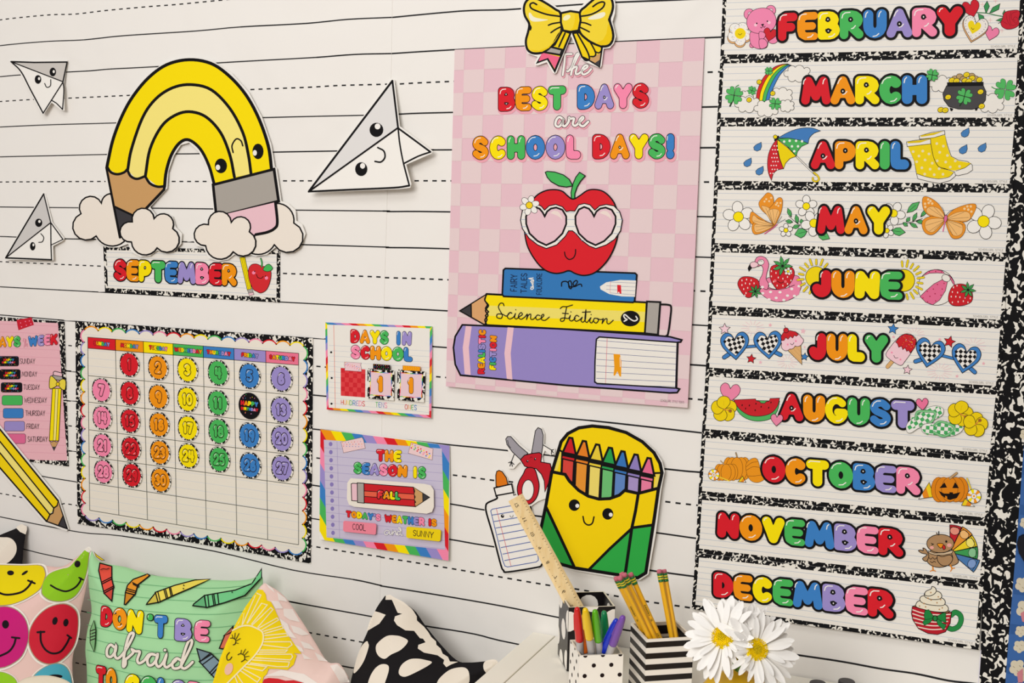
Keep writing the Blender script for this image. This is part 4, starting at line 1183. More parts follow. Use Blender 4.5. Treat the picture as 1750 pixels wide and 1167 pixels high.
for k in range(4): A.stroke([(1180 - 30 * (k in (1, 2)), 133 + k * 26), (1360, 140 + k * 28)], 2, (60, 80, 140), same=True, cap=False)
A.up(); A.stroke([(1180, 128), (1178, 212)], 2, (220, 90, 110))
A.fill([(1228, 153), (1255, 155), (1258, 215), (1248, 217), (1240, 200), (1230, 214)], 'red')
A.script([[(832, 162), (835, 135), (860, 128), (880, 140), (885, 170), (900, 180), (905, 150), (895, 125), (880, 135), (890, 165), (920, 165), (945, 135), (935, 122), (915, 140), (925, 165), (955, 150), (972, 150), (976, 164)]], 9, (14, 12, 18))
A.done()
A = Art('lettering', o, s_, 0.0018, fr)
for t, x0, x1, y0, y1 in (('FAIRY', 468, 512, 198, 80), ('TALES', 542, 582, 210, 72), ('FOLKLORE', 653, 688, 222, 72)):
    A.text(t, [(x0, y0), (x0 + 3, y1), (x1 + 3, y1), (x1, y0)], .12, (24, 30, 60), gap=.2)
A.script([[(618, 172), (612, 182), (625, 185), (632, 172), (615, 168), (632, 162), (622, 152), (632, 146), (618, 140), (632, 134), (622, 122), (612, 130), (628, 134), (632, 118), (600, 108), (630, 104)]], 6, 'white')
A.done()
# apple with glasses
fr = (870, 285, 6.143)
A = Art('apple_print', o, s_, 0.0020, fr)
ap = [(672, 340), (740, 305), (820, 250), (900, 238), (990, 260), (1070, 330), (1120, 420), (1145, 540), (1140, 720), (1090, 880), (1010, 1010), (900, 1110), (790, 1140), (700, 1122), (630, 1090), (560, 1110), (480, 1118), (380, 1085), (290, 1000), (200, 850), (165, 700), (165, 560), (205, 430), (280, 310), (380, 252), (480, 240), (560, 258), (620, 310)]
A.shape(ap, (220, 32, 44), 13, smooth=True)
A.shape([(655, 335), (650, 270), (670, 180), (700, 110), (740, 58), (800, 95), (750, 150), (715, 210), (690, 280), (688, 335)], (72, 184, 92), 9, smooth=False)
A.shape([(380, 58), (400, 48), (480, 55), (570, 85), (630, 130), (668, 200), (600, 212), (520, 200), (440, 155), (400, 110)], (72, 184, 92), 9, smooth=False)
A0 = A; A = A0.sub('sunglasses_print')
fo = [(310, 400), (340, 415), (372, 455), (420, 410), (490, 395), (560, 420), (600, 470), (640, 462), (690, 465), (730, 400), (790, 385), (850, 400), (900, 455), (950, 410), (1020, 395), (1100, 410), (1160, 470), (1188, 560), (1170, 670), (1110, 760), (1020, 820), (910, 858), (840, 830), (760, 770), (700, 700), (665, 672), (625, 672), (590, 730), (500, 820), (390, 858), (300, 820), (210, 750), (140, 650), (120, 560), (140, 460), (200, 405)]
A.shape(fo, (240, 236, 228), 9, smooth=False)
for y, xs_ in ((480, (600, 690)), (553, (605, 690)), (626, (605, 690)), (480, (150, 190)), (553, (125, 178)), (628, (130, 185)), (700, (165, 215)), (772, (240, 290)), (480, (1125, 1160)), (553, (1135, 1188)), (628, (1130, 1178)), (700, (1095, 1150)), (700, (590, 610)), (772, (500, 545)), (700, (695, 715)), (772, (755, 800)), (775, (1030, 1080))):
    A.stroke([(xs_[0], y), (xs_[1], y + 1)], 4, (100, 140, 190), same=True, cap=False)
A.up()
for dx in (0, 518):
    A.shape([(374 + dx, 520), (400 + dx, 468), (440 + dx, 438), (495 + dx, 428), (560 + dx, 452), (600 + dx, 520), (600 + dx, 600), (560 + dx, 700), (480 + dx, 780), (390 + dx, 822), (300 + dx, 780), (215 + dx, 700), (180 + dx, 600), (178 + dx, 520), (215 + dx, 448), (270 + dx, 422), (320 + dx, 440), (352 + dx, 478)], (234, 196, 206), 17)
    A.fill([(432 + dx, 485), (470 + dx, 460), (515 + dx, 470), (550 + dx, 510), (562 + dx, 558), (530 + dx, 528), (500 + dx, 510)], (240, 222, 214))
A0.lv = A.lv; A = A0.sub('flower_print')
for a_ in range(6):
    an = math.radians(a_ * 60 - 75); A.ell(214 + 62 * math.cos(an), 405 + 62 * math.sin(an), 44, 32, 'white', a_ * 60 - 75, 14, w=3)
A.ell(212, 404, 36, 36, (246, 212, 30), w=4)
A0.lv = A.lv; A = A0
A.script([[(582, 895), (590, 935), (615, 965), (640, 972), (675, 955), (695, 915), (698, 868)]], 12, (30, 10, 14))
A.done()
A = Art('small_print', o, s_, 0.0006, (760, 450, 4.167))
A.text('SCHOOLGIRL STYLE 92615', [(1537, 968), (1705, 982), (1704, 998), (1536, 984)], .09, (110, 90, 94), gap=.2); A.done()

# ---- bow cutout over the poster top
fr = (880, 0, 8.644)
o, s_ = sheet('bow_cutout', 'yellow ribbon bow cutout with pencil tails over the pink poster top', 'wall decoration',
    Tf([(150, -120), (100, 0), (90, 150), (120, 250), (165, 330), (170, 440), (140, 560), (145, 700), (190, 790), (300, 830), (335, 840), (290, 930), (300, 965), (340, 965), (470, 920), (560, 1075), (590, 1090), (615, 1070), (680, 900), (825, 530), (990, 880), (1060, 925), (1230, 995), (1265, 1000), (1280, 970), (1310, 720), (1400, 710), (1460, 640), (1490, 540), (1440, 320), (1475, 200), (1485, 60), (1450, -60), (1350, -140), (1150, -80), (960, 110), (840, 130), (690, 160), (560, 60), (400, -60), (260, -150)], fr), 0.0125, 0.0012)
A = Art('bow_print', o, s_, 0.0004, fr)
YL = (244, 216, 54)
A.shape([(700, 450), (590, 660), (540, 690), (425, 770), (330, 925), (480, 865), (588, 1050), (720, 740), (820, 490)], (244, 212, 8), 24)
A.fill([(400, 775), (660, 840), (590, 1020), (490, 855), (350, 905)], (240, 104, 140))
A.shape([(520, 690), (700, 735), (672, 812), (430, 770)], 'grey', 26)
A.stroke([(740, 490), (650, 690)], 22); A.stroke([(820, 490), (588, 1050)], 24)
A.shape([(855, 490), (990, 840), (1100, 890), (1245, 980), (1285, 700), (950, 480)], (244, 212, 8), 24)
A.fill([(1095, 880), (1130, 855), (1190, 820), (1265, 780), (1240, 960)], (206, 160, 104)); A.fill([(1175, 935), (1255, 880), (1245, 980)], 'dgrey')
A.stroke([(925, 500), (1060, 740), (1100, 850), (1085, 885), (1040, 890), (1000, 850)], 22, smooth=True)
A.stroke([(1100, 600), (1190, 770), (1175, 830), (1120, 835)], 20, smooth=True); A.stroke([(1180, 760), (1240, 780), (1285, 740)], 18, smooth=True)
lo = [(672, 200), (600, 140), (480, 60), (360, -5), (240, -30), (160, 30), (132, 130), (150, 240), (210, 350), (195, 470), (162, 600), (180, 720), (250, 780), (360, 785), (470, 740), (570, 640), (640, 520), (688, 440)]
A.shape(lo, YL, 30, smooth=True)
ro = [(958, 190), (1040, 100), (1130, 20), (1240, -60), (1360, -70), (1430, 0), (1448, 100), (1425, 200), (1398, 290), (1440, 440), (1450, 560), (1400, 660), (1300, 685), (1180, 650), (1060, 580), (950, 450)]
A.shape(ro, YL, 30, smooth=True)
A.fill([(690, 440), (590, 600), (480, 700), (350, 750), (230, 730), (300, 770), (400, 765), (500, 710), (600, 600)], (240, 204, 6))
A.fill([(1380, 330), (1430, 470), (1430, 590), (1370, 660), (1270, 670), (1190, 640), (1300, 590), (1350, 500)], (240, 204, 6))
A.fill([(650, 220), (560, 170), (420, 110), (330, 60), (250, 80), (260, 120), (400, 180), (560, 215)], (242, 208, 8), smooth=True)
A.fill([(985, 215), (1100, 190), (1240, 130), (1310, 60), (1280, 30), (1180, 60), (1080, 110)], (242, 208, 8), smooth=True)
A.stroke([(322, 68), (270, 42), (225, 65), (240, 120), (330, 165), (480, 215), (665, 242)], 22, smooth=True)
A.stroke([(1152, 98), (1220, 50), (1290, 28), (1325, 50), (1290, 120), (1180, 190), (1080, 225), (975, 240)], 22, smooth=True)
A.fill([(205, 200), (230, 190), (280, 250), (400, 280), (490, 292), (380, 315), (260, 315), (215, 270)], (244, 240, 214), smooth=True)
A.fill([(1080, 270), (1180, 215), (1300, 180), (1335, 195), (1320, 240), (1250, 275), (1130, 290)], (244, 240, 214), smooth=True)
for p in ([(672, 330), (560, 348), (495, 372)], [(672, 398), (600, 435), (532, 482)], [(965, 330), (1040, 340), (1120, 372)], [(965, 405), (1030, 435), (1098, 470)], [(205, 350), (235, 400), (228, 440)], [(1400, 262), (1385, 290), (1400, 330)]):
    A.stroke(p, 20, smooth=True)
A.shape([(680, 195), (820, 165), (955, 185), (970, 300), (940, 450), (820, 470), (710, 450), (678, 330)], (244, 216, 50), 28, smooth=False)
A.fill([(880, 200), (940, 210), (945, 330), (920, 430), (820, 450), (860, 400), (885, 300)], (242, 206, 6))
A.ell(765, 260, 60, 36, (246, 240, 190), -30)
A.done()

# ================================================================= GLUE, SCISSORS, CRAYON BOX CUTOUTS
fr = (820, 720, 4.321)
o, s_ = sheet('scissors_cutout', 'red handled scissors cutout with small face between glue bottle and crayon box', 'wall decoration',
    Tf([(185, 130), (200, 105), (232, 98), (300, 170), (370, 225), (400, 70), (425, 38), (458, 45), (478, 90), (475, 168), (520, 190), (555, 200), (552, 240), (520, 250), (480, 215), (462, 260), (470, 300), (560, 320), (560, 480), (520, 560), (470, 575), (430, 590), (380, 625), (320, 610), (272, 545), (262, 480), (290, 410), (330, 345), (300, 300), (285, 310), (250, 350), (215, 350), (200, 315), (230, 260), (205, 210)], fr), 0.0080, 0.0010)
A = Art('scissors_print', o, s_, 0.0004, fr)
A.shape([(192, 130), (205, 112), (228, 112), (290, 180), (355, 235), (330, 260), (298, 280), (240, 225), (200, 170)], (162, 158, 166), 5)
A.shape([(382, 232), (395, 160), (410, 70), (430, 46), (455, 58), (468, 100), (465, 180), (455, 245), (420, 250)], (162, 158, 166), 5)
A.stroke([(205, 140), (215, 180), (228, 195)], 3, smooth=True)
A.shape([(300, 282), (330, 250), (380, 238), (440, 230), (458, 245), (450, 300), (520, 312), (540, 400), (510, 450), (480, 520), (476, 440), (455, 390), (415, 348), (370, 345), (330, 330)], (196, 30, 44), 6)
A.shape([(345, 345), (400, 348), (425, 410), (438, 480), (420, 560), (375, 608), (330, 602), (290, 560), (276, 500), (290, 440), (320, 390)], (196, 30, 44), 6, smooth=True)
A.ell(355, 507, 44, 76, 'white', 3, 24, w=5)
A.ell(352, 294, 8, 9, 'black'); A.ell(408, 278, 8, 9, 'black'); A.ell(354, 291, 3, 3, 'white'); A.ell(410, 275, 3, 3, 'white')
A.stroke([(370, 272), (378, 262), (388, 270)], 3, (90, 10, 20), smooth=True)
for st in ([(253, 245), (232, 300)], [(232, 298), (212, 305)], [(232, 298), (222, 330)], [(232, 298), (240, 332)], [(232, 298), (252, 318)], [(470, 175), (530, 212)], [(530, 212), (545, 208)], [(530, 212), (542, 232)], [(530, 212), (528, 242)]):
    A.stroke(st, 4)
A.done()
o, s_ = sheet('glue_bottle_cutout', 'white glue bottle cutout with orange cap and lined paper label', 'wall decoration',
    Tf([(112, 370), (135, 352), (165, 358), (205, 420), (212, 462), (238, 458), (255, 530), (262, 545), (330, 555), (378, 600), (400, 700), (430, 850), (468, 1010), (462, 1065), (425, 1092), (200, 1122), (160, 1100), (140, 1060), (90, 850), (32, 640), (42, 595), (120, 560), (108, 540), (95, 490), (115, 480)], fr), 0.0062, 0.0010)
A = Art('bottle_print', o, s_, 0.0004, fr)
A.shape([(120, 480), (118, 400), (125, 370), (142, 362), (165, 372), (195, 415), (210, 475), (150, 485)], (226, 122, 20), 6)
A.stroke([(120, 548), (125, 570), (60, 600), (44, 625), (50, 680), (100, 850), (155, 1060), (175, 1100), (205, 1112), (420, 1078), (455, 1060), (462, 1020), (430, 870), (400, 740), (375, 630)], 11, smooth=True)
A.shape([(105, 492), (235, 462), (248, 525), (120, 548)], 'white', 9)
A.stroke([(248, 525), (250, 545), (265, 540)], 5)
lab = [(80, 660), (92, 648), (300, 610), (340, 620), (430, 1000), (432, 1025), (415, 1038), (205, 1075), (185, 1068), (170, 1030)]
A.stroke(lab, 5, (50, 90, 170), closed=True)
for k in range(8):
    A.stroke([(90 + k * 13, 692 + k * 48), (340 + k * 12.4, 650 + k * 47)], 5, (50, 90, 170), same=True, cap=False)
A.up(); A.stroke([(122, 645), (230, 1068)], 3, (220, 80, 90))
A.ell(167, 699, 12, 13, 'black'); A.ell(170, 695, 4, 4, 'white'); A.script([[(222, 695), (230, 708), (242, 705), (246, 692)]], 3, (30, 30, 30))
A.done()
o, s_ = sheet('crayon_box_cutout', 'big yellow and green crayon box cutout with smiling face and seven crayons', 'wall decoration',
    Tf([(572, 215), (590, 150), (640, 80), (720, 35), (820, 18), (950, 30), (1080, 65), (1200, 130), (1290, 210), (1345, 290), (1365, 370), (1340, 500), (1300, 820), (1245, 1130), (1180, 1172), (1090, 1170), (700, 1100), (600, 1070), (440, 1000), (432, 820), (480, 600), (520, 380)], fr), 0.0150, 0.0014)
A = Art('crayon_box_print', o, s_, 0.0004, fr)
YB = (250, 216, 4); GB = (48, 174, 72)
body = [(585, 200), (600, 150), (650, 90), (730, 48), (830, 34), (950, 46), (1080, 82), (1200, 150), (1285, 230), (1330, 310), (1345, 380), (1318, 500), (1290, 700), (1225, 1118), (1165, 1155), (700, 1082), (600, 1055), (450, 985), (445, 820), (490, 610), (530, 380)]
A.fill(body, YB)
A.fill([(582, 215), (615, 225), (570, 365), (545, 360)], (242, 220, 90)); A.fill([(1300, 390), (1335, 385), (1318, 490), (1285, 490)], (242, 220, 90))
CC = [((206, 30, 40), (218, 70, 60), 670, 118), ((232, 130, 36), (232, 150, 50), 770, 142), ((236, 208, 60), (240, 220, 110), 868, 168), ((40, 160, 80), (110, 194, 118), 962, 192), ((56, 118, 190), (96, 136, 200), 1055, 218), ((146, 130, 196), (170, 150, 204), 1152, 242), ((232, 110, 150), (238, 130, 165), 1248, 268)]
for c1, c2, x, y in CC:
    A0 = A; A = A0.sub('crayon_print')
    A.shape([(x - 60, y + 118), (x + 30, y + 140), (x + 12, y + 470), (x - 75, y + 440)], c2, 15)
    A.shape([(x - 10, y + 2), (x + 14, y + 6), (x + 40, y + 132), (x - 58, y + 112)], c1, 14)
    A.shape([(x - 62, y + 132), (x + 34, y + 152), (x + 30, y + 178), (x - 66, y + 156)], c1, 9)
    A0.lv = A.lv; A = A0
pk = [(530, 372), (630, 392), (650, 430), (720, 500), (800, 555), (880, 575), (960, 570), (1030, 545), (1070, 510), (1170, 530), (1312, 495), (1290, 700), (1225, 1118), (1165, 1155), (700, 1082), (600, 1055), (450, 985), (445, 820), (490, 610)]
A.fill(pk, YB)
A.fill([(490, 640), (700, 1078), (600, 1055), (448, 985), (446, 820)], GB); A.fill([(1128, 785), (1275, 765), (1225, 1118), (1165, 1155), (800, 1102)], GB)
A.stroke([(490, 634), (700, 1080)], 19); A.stroke([(800, 1100), (960, 940), (1128, 785), (1275, 765)], 18)
A.stroke([(1170, 535), (1150, 660), (1122, 790), (1072, 1140)], 20)
A.stroke([(530, 372), (630, 392), (660, 440), (730, 510), (800, 552), (880, 574), (960, 570), (1030, 545), (1070, 510), (1170, 532), (1312, 495)], 20)
A.stroke([(582, 208), (615, 228)], 12); A.stroke([(1290, 382), (1345, 380)], 12)
A.stroke(body, 21, closed=True)
eyes(A, [(698, 618, 41, 43, 22, 5), (945, 683, 41, 43, 22, 6)], .36)
A.script([[(762, 702), (772, 745), (800, 765), (830, 752), (843, 705)]], 11, (20, 14, 10))
A.done()
A = Art('small_print', o, s_, 0.0018, (820, 720, 4.321)); A.stroke([(988, 1146), (1040, 1152)], 3, (20, 90, 30)); A.done()

# ================================================================= MONTH STRIP PICTURES
def daisy(A, cx, cy, r, c='white', cc='yellow', n=5, rot=-90, w=3, pl=1.0):
    for k in range(n):
        a = math.radians(rot + 360 * k / n)
        A.ell(cx + r * .62 * math.cos(a), cy + r * .62 * math.sin(a), r * .42 * pl, r * .36, c, rot + 360 * k / n, 14, w=w)
    A.ell(cx, cy, r * .34, r * .34, cc, w=w)
def clover(A, cx, cy, r, rot=0, w=3, stem=True, c=(84, 186, 98)):
    if stem:
        a = math.radians(rot + 100); A.stroke([(cx, cy), (cx + r * .6 * math.cos(a) + 3, cy + r * .6 * math.sin(a)), (cx + r * 1.25 * math.cos(a), cy + r * 1.2 * math.sin(a))], r * .17, (30, 60, 34), smooth=True)
    for k in range(4):
        a = rot + 45 + 90 * k
        A.shape(place(HEART, cx + r * .5 * math.cos(math.radians(a)), cy + r * .5 * math.sin(math.radians(a)), r * .46, a + 90), c, w, (20, 50, 24))
def heart(A, cx, cy, s, c, rot=0, w=3): A.shape(place(HEART, cx, cy, s, rot), c, w)
def cloud(A, cx, cy, rx, ry, w=3, c='paper', n=7, rot=0):
    pts = [(cx + rx * math.cos(math.radians(rot + 360 * k / n)), cy + ry * math.sin(math.radians(rot + 360 * k / n))) for k in range(n)]
    L_ = []
    for k in range(n):
        a = math.radians(rot + 360 * (k + .5) / n); L_.append((pts[k], (cx + rx * 1.32 * math.cos(a), cy + ry * 1.32 * math.sin(a))))
    A.shape(lobes(L_, 6), c, w)
def coin(A, x, y, rx, ry=None, rot=-20): A.ell(x, y, rx, ry or rx * .85, (240, 212, 24), rot, 14, w=3); A.stroke([(x - rx * .3, y + rx * .1), (x, y + rx * .3), (x + rx * .35, y)], 2.5, (120, 90, 10))
def strip_art(m, fr, base=0.0006, name='picture'):
    return Art(name, STR[m][0], STR[m][1], base, fr)

# FEBRUARY
A = strip_art('FEBRUARY', (1220, 0, 5.557), name='bear_print')
for a_ in range(5):
    an = math.radians(a_ * 72 - 60); A.ell(240 + 62 * math.cos(an), 335 + 62 * math.sin(an), 55, 55, (232, 180, 120), n=18, w=4, lc=(60, 30, 10))
for a_ in range(5):
    an = math.radians(a_ * 72 - 60); A.ell(242 + 62 * math.cos(an), 320 + 62 * math.sin(an), 52, 52, 'white', n=18, w=3, lc=(60, 40, 20))
A.ell(245, 318, 70, 70, 'white', n=20)
for k in range(46):
    a = random.random() * 6.28; r_ = random.uniform(60, 105); x, y = 244 + r_ * math.cos(a), 320 + r_ * math.sin(a)
    A.stroke([(x, y), (x + random.uniform(-6, 6), y + random.uniform(-6, 6))], 4, random.choice(RAIN[:6]), same=True)
A.up(); A.ell(250, 318, 52, 52, (244, 216, 10), n=22)
A.stroke([(232, 320), (248, 332), (266, 318)], 3, smooth=True)
PB = (242, 138, 178)
A.ell(362, 430, 24, 24, PB, w=3)
A.ell(560, 370, 50, 45, PB, w=3)
A.shape([(360, 300), (340, 350), (352, 420), (400, 458), (470, 462), (510, 430), (500, 300)], PB, 3, smooth=True)
A.ell(335, 135, 50, 52, PB, w=3); A.ell(342, 132, 18, 20, (244, 210, 220), w=2); A.ell(540, 98, 48, 48, PB, w=3); A.ell(541, 96, 18, 16, (244, 210, 220), w=2)
A.shape([(450, 76), (530, 90), (582, 150), (590, 220), (560, 275), (500, 310), (420, 318), (350, 295), (315, 240), (318, 170), (365, 105)], PB, 3, smooth=True)
A.ell(396, 237, 15, 15, (250, 200, 214)); A.ell(524, 214, 15, 15, (250, 200, 214)); A.ell(407, 222, 7, 8, 'black'); A.ell(508, 202, 7, 8, 'black')
A.fill([(448, 232), (476, 226), (464, 246)], 'black', smooth=True); A.stroke([(442, 258), (454, 266), (465, 244), (476, 260), (488, 248)], 3.5, smooth=True)
heart(A, 532, 330, 62, (206, 34, 46), 12)
A.shape([(430, 305), (470, 305), (490, 330), (475, 365), (435, 378)], PB, 3, smooth=True)
A.shape([(430, 378), (480, 372), (508, 410), (495, 448), (440, 460)], PB, 3, smooth=True)
A.done()
A = strip_art('FEBRUARY', (1470, 0, 5.557), name='rose_print')
SG = (60, 148, 86)
A.stroke([(1110, 120), (1200, 125), (1290, 145), (1370, 160)], 9, (24, 70, 40), smooth=True); A.stroke([(1110, 120), (1200, 125), (1290, 145), (1370, 160)], 5, SG, smooth=True)
for lf in ([(1192, 118), (1175, 60), (1205, 10), (1228, 60), (1200, 118)], [(1230, 122), (1260, 70), (1328, 35), (1315, 90), (1250, 120)], [(1185, 200), (1130, 185), (1120, 130), (1170, 150)], [(1352, 130), (1370, 95), (1385, 135), (1370, 160)], [(1365, 165), (1320, 180), (1290, 195), (1340, 205), (1310, 222), (1360, 200)]):
    A.shape(lf, SG, 3)
A.shape([(1350, 180), (1370, 120), (1430, 100), (1500, 98), (1518, 130), (1505, 180), (1510, 230), (1470, 265), (1400, 278), (1350, 255), (1335, 215)], (200, 30, 50), 3, smooth=True)
for st in ([(1385, 130), (1400, 200), (1430, 250)], [(1430, 110), (1420, 180), (1440, 240), (1500, 225)], [(1490, 110), (1440, 130), (1440, 180), (1480, 220), (1500, 180), (1470, 160), (1455, 185), (1475, 200)], [(1350, 200), (1400, 230)]):
    A.stroke(st, 3, (120, 10, 30), smooth=True)
heart(A, 1055, 85, 82, (206, 30, 48), -14)
heart(A, 1245, 318, 68, (240, 130, 170), 16)
heart(A, 1082, 285, 122, (232, 176, 120), 14); heart(A, 1088, 272, 118, (240, 234, 226), 14)
heart(A, 1080, 262, 62, (240, 214, 16), 14, 0)
for k in range(26):
    p = place([HEART[int(k * len(HEART) / 26)]], 1086, 268, 96, 14)[0]; A.ell(p[0], p[1], 4, 4, (60, 70, 120), n=6, same=True)
A.up(); A.stroke([(1055, 262), (1068, 280), (1082, 272)], 3, smooth=True)
for x, y in ((1285, 8), (1235, 190), (1160, 42), (1345, 290)):
    A.stroke([(x, y - 22), (x, y + 22)], 3, (246, 190, 190)); A.stroke([(x - 18, y), (x + 18, y)], 3, (246, 190, 190))
A.done()
# MARCH
A = strip_art('MARCH', (1220, 0, 5.557), name='rainbow_print')
cloud(A, 795, 700, 100, 62); cloud(A, 310, 900, 55, 30); cloud(A, 640, 905, 88, 58)
L0_ = [(400, 960), (410, 870), (450, 770), (500, 700), (570, 640), (640, 612), (700, 606)]
L1_ = [(520, 965), (545, 880), (590, 780), (630, 710), (680, 655), (718, 625), (735, 620)]
def lerp(a, b, t): return (a[0] + (b[0] - a[0]) * t, a[1] + (b[1] - a[1]) * t)
for k, cc in enumerate([(214, 40, 40), 'yellow', 'green', 'blue']):
    e0 = cr([lerp(a, b, k / 4) for a, b in zip(L0_, L1_)]); e1 = cr([lerp(a, b, (k + 1) / 4) for a, b in zip(L0_, L1_)])
    A.shape(e0 + e1[::-1], cc, 3)
cloud(A, 320, 990, 95, 62); cloud(A, 500, 1030, 92, 62); cloud(A, 690, 1005, 60, 46)
clover(A, 192, 905, 90, 10); A.stroke([(205, 860), (210, 825), (235, 808)], 8, (60, 150, 76), smooth=True)
clover(A, 362, 860, 45, 20, 2.5, False); clover(A, 522, 675, 42, 0, 2.5, False); clover(A, 582, 985, 62, 5, 3, False)
for x, y in ((430, 778), (558, 886), (334, 948)): coin(A, x, y, 24, 22)
A.done()
A = strip_art('MARCH', (1470, 0, 5.557), name='pot_of_gold_print')
cloud(A, 765, 795, 92, 62); cloud(A, 1240, 980, 105, 72)
A.stroke([(1250, 825), (1280, 842), (1330, 845)], 9, (60, 150, 76), smooth=True); clover(A, 1378, 850, 108, 10, 3, False)
for x, y, g_ in ((900, 745, 1), (945, 725, 1), (980, 750, 1), (1060, 720, 1), (1095, 745, 1), (1010, 710, 0), (870, 762, 0), (915, 768, 0), (1062, 742, 0), (1132, 758, 0), (995, 765, 0), (1032, 772, 0)):
    coin(A, x, y, 30, 24) if not g_ else A.ell(x, y, 32, 26, (190, 160, 110), n=14, w=3)
A.shape([(820, 815), (1168, 812), (1195, 870), (1190, 950), (1140, 1020), (1060, 1038), (930, 1035), (840, 1010), (795, 950), (785, 890)], (74, 72, 74), 4, smooth=False)
A.shape([(828, 785), (1168, 780), (1168, 812), (828, 818)], 'black', 4)
A.fill([(850, 1020), (885, 1032), (872, 1055), (858, 1052)], 'black'); A.fill([(1090, 1032), (1120, 1020), (1108, 1050), (1092, 1050)], 'black')
clover(A, 990, 915, 82, 15, 3, True)
for x, y in ((835, 922), (1143, 872), (1153, 1008), (765, 1042), (808, 1046)): coin(A, x, y, 30, 24)
A.done()
A = strip_art('MARCH', (1470, 0, 5.557), 0.0024, name='shamrock_print'); clover(A, 685, 712, 62, 10, 3, False); A.done()
# APRIL
def drop(A, x, y, s, w=2.5): A.shape(place([(0.9, -1.1), (1.0, -.2), (.7, .55), (0, .85), (-.6, .6), (-.75, 0), (-.3, -.5)], x, y, s), (72, 130, 190), w)
A = strip_art('APRIL', (1210, 200, 5.074), name='umbrella_print')
for x, y in ((425, 262), (338, 398), (442, 470)): drop(A, x, y, 40)
A.stroke([(610, 190), (930, 500)], 14); A.stroke([(610, 190), (930, 500)], 9, 'paper')
A.stroke([(918, 482), (950, 510), (962, 540), (940, 558), (912, 550), (908, 528)], 18, (60, 50, 10), smooth=True); A.stroke([(918, 482), (950, 510), (962, 540), (940, 558), (912, 550), (908, 528)], 13, (238, 208, 30), smooth=True)
A.shape(cr([(600, 190), (560, 240), (525, 320), (515, 410), (525, 490), (550, 550)], n=3) + cr([(550, 550), (565, 495), (600, 460), (655, 448)], n=3) + cr([(655, 448), (620, 360), (600, 270), (600, 190)], n=3), (208, 38, 48), 3)
A.shape([(600, 190)] + cr([(655, 448), (670, 400), (710, 358), (765, 340)], n=3) + [(700, 270)] + [(600, 190)] + cr([(600, 200), (605, 280), (630, 380), (655, 448)], n=2), (240, 214, 0), 3) if False else A.shape([(600, 195), (603, 270), (622, 360), (655, 448), (672, 400), (710, 360), (765, 340), (690, 265)], (240, 214, 0), 3)
A.shape([(600, 188), (700, 265), (765, 340), (775, 300), (810, 255), (868, 228), (800, 200), (700, 182)], (76, 176, 90), 3)
A.shape(cr([(605, 182), (700, 130), (800, 98), (900, 95), (975, 120)], n=4) + cr([(975, 120), (920, 140), (880, 180), (868, 228)], n=3) + [(800, 200), (700, 182)], (66, 126, 192), 3)
A.dots([(660, 213), (708, 206), (764, 206), (815, 210), (728, 254), (780, 254), (748, 296)], 11, 'white')
A.dots([(575 - 12 * (j % 2) + 22 * i - j * 3, 250 + 34 * j) for j in range(8) for i in range(3) if 525 < 575 - 12 * (j % 2) + 22 * i - j * 3 < 600 + j * 6], 6, 'white')
A.stroke([(582, 200), (608, 170)], 16); A.ell(583, 172, 17, 17, (240, 214, 0), w=3)
A.done()
A = strip_art('APRIL', (1470, 200, 5.075), name='rain_boots_print')
for x, y in ((905, 140), (888, 285), (1052, 270)): drop(A, x, y, 42)
A.shape([(515, 170), (730, 140), (755, 240), (790, 340), (850, 372), (930, 385), (972, 415), (975, 460), (930, 490), (850, 508), (700, 470), (640, 380), (600, 280)], 'paper', 3)
A.fill([(520, 195), (735, 155), (752, 240), (785, 340), (850, 378), (960, 400), (910, 440), (820, 465), (700, 450), (640, 380)], (242, 214, 12)); A.stroke([(960, 402), (910, 440), (830, 468)], 3)
A.shape([(512, 165), (620, 132), (732, 118), (735, 150), (640, 178), (516, 192)], 'paper', 3); A.fill([(520, 162), (620, 138), (725, 122), (640, 155), (530, 172)], (226, 196, 10))
A.shape([(410, 240), (612, 225), (635, 350), (680, 430), (760, 455), (818, 475), (828, 510), (780, 550), (690, 576), (600, 560), (500, 535), (488, 490), (470, 380)], 'paper', 3)
A.fill([(413, 252), (614, 228), (637, 350), (680, 430), (760, 458), (812, 480), (770, 520), (680, 535), (580, 520), (492, 492), (470, 380)], (242, 214, 12)); A.stroke([(812, 480), (770, 520), (680, 537), (580, 520), (492, 492)], 3, smooth=True); A.stroke([(612, 228), (637, 350), (680, 430), (760, 457)], 3, smooth=True)
A.shape([(402, 215), (500, 198), (610, 190), (613, 232), (500, 245), (408, 256)], 'paper', 3); A.fill([(408, 215), (500, 202), (606, 194), (520, 222), (415, 228)], (226, 196, 10))
A.dots([(460, 300), (543, 295), (510, 338), (597, 320), (563, 372), (490, 388), (625, 400), (535, 440), (607, 452), (685, 448), (560, 495), (642, 500), (718, 496), (665, 230), (722, 252), (690, 306), (757, 333), (668, 380), (742, 390), (782, 434), (862, 428), (825, 380)], 12, (240, 228, 180), n=10)
A.done()
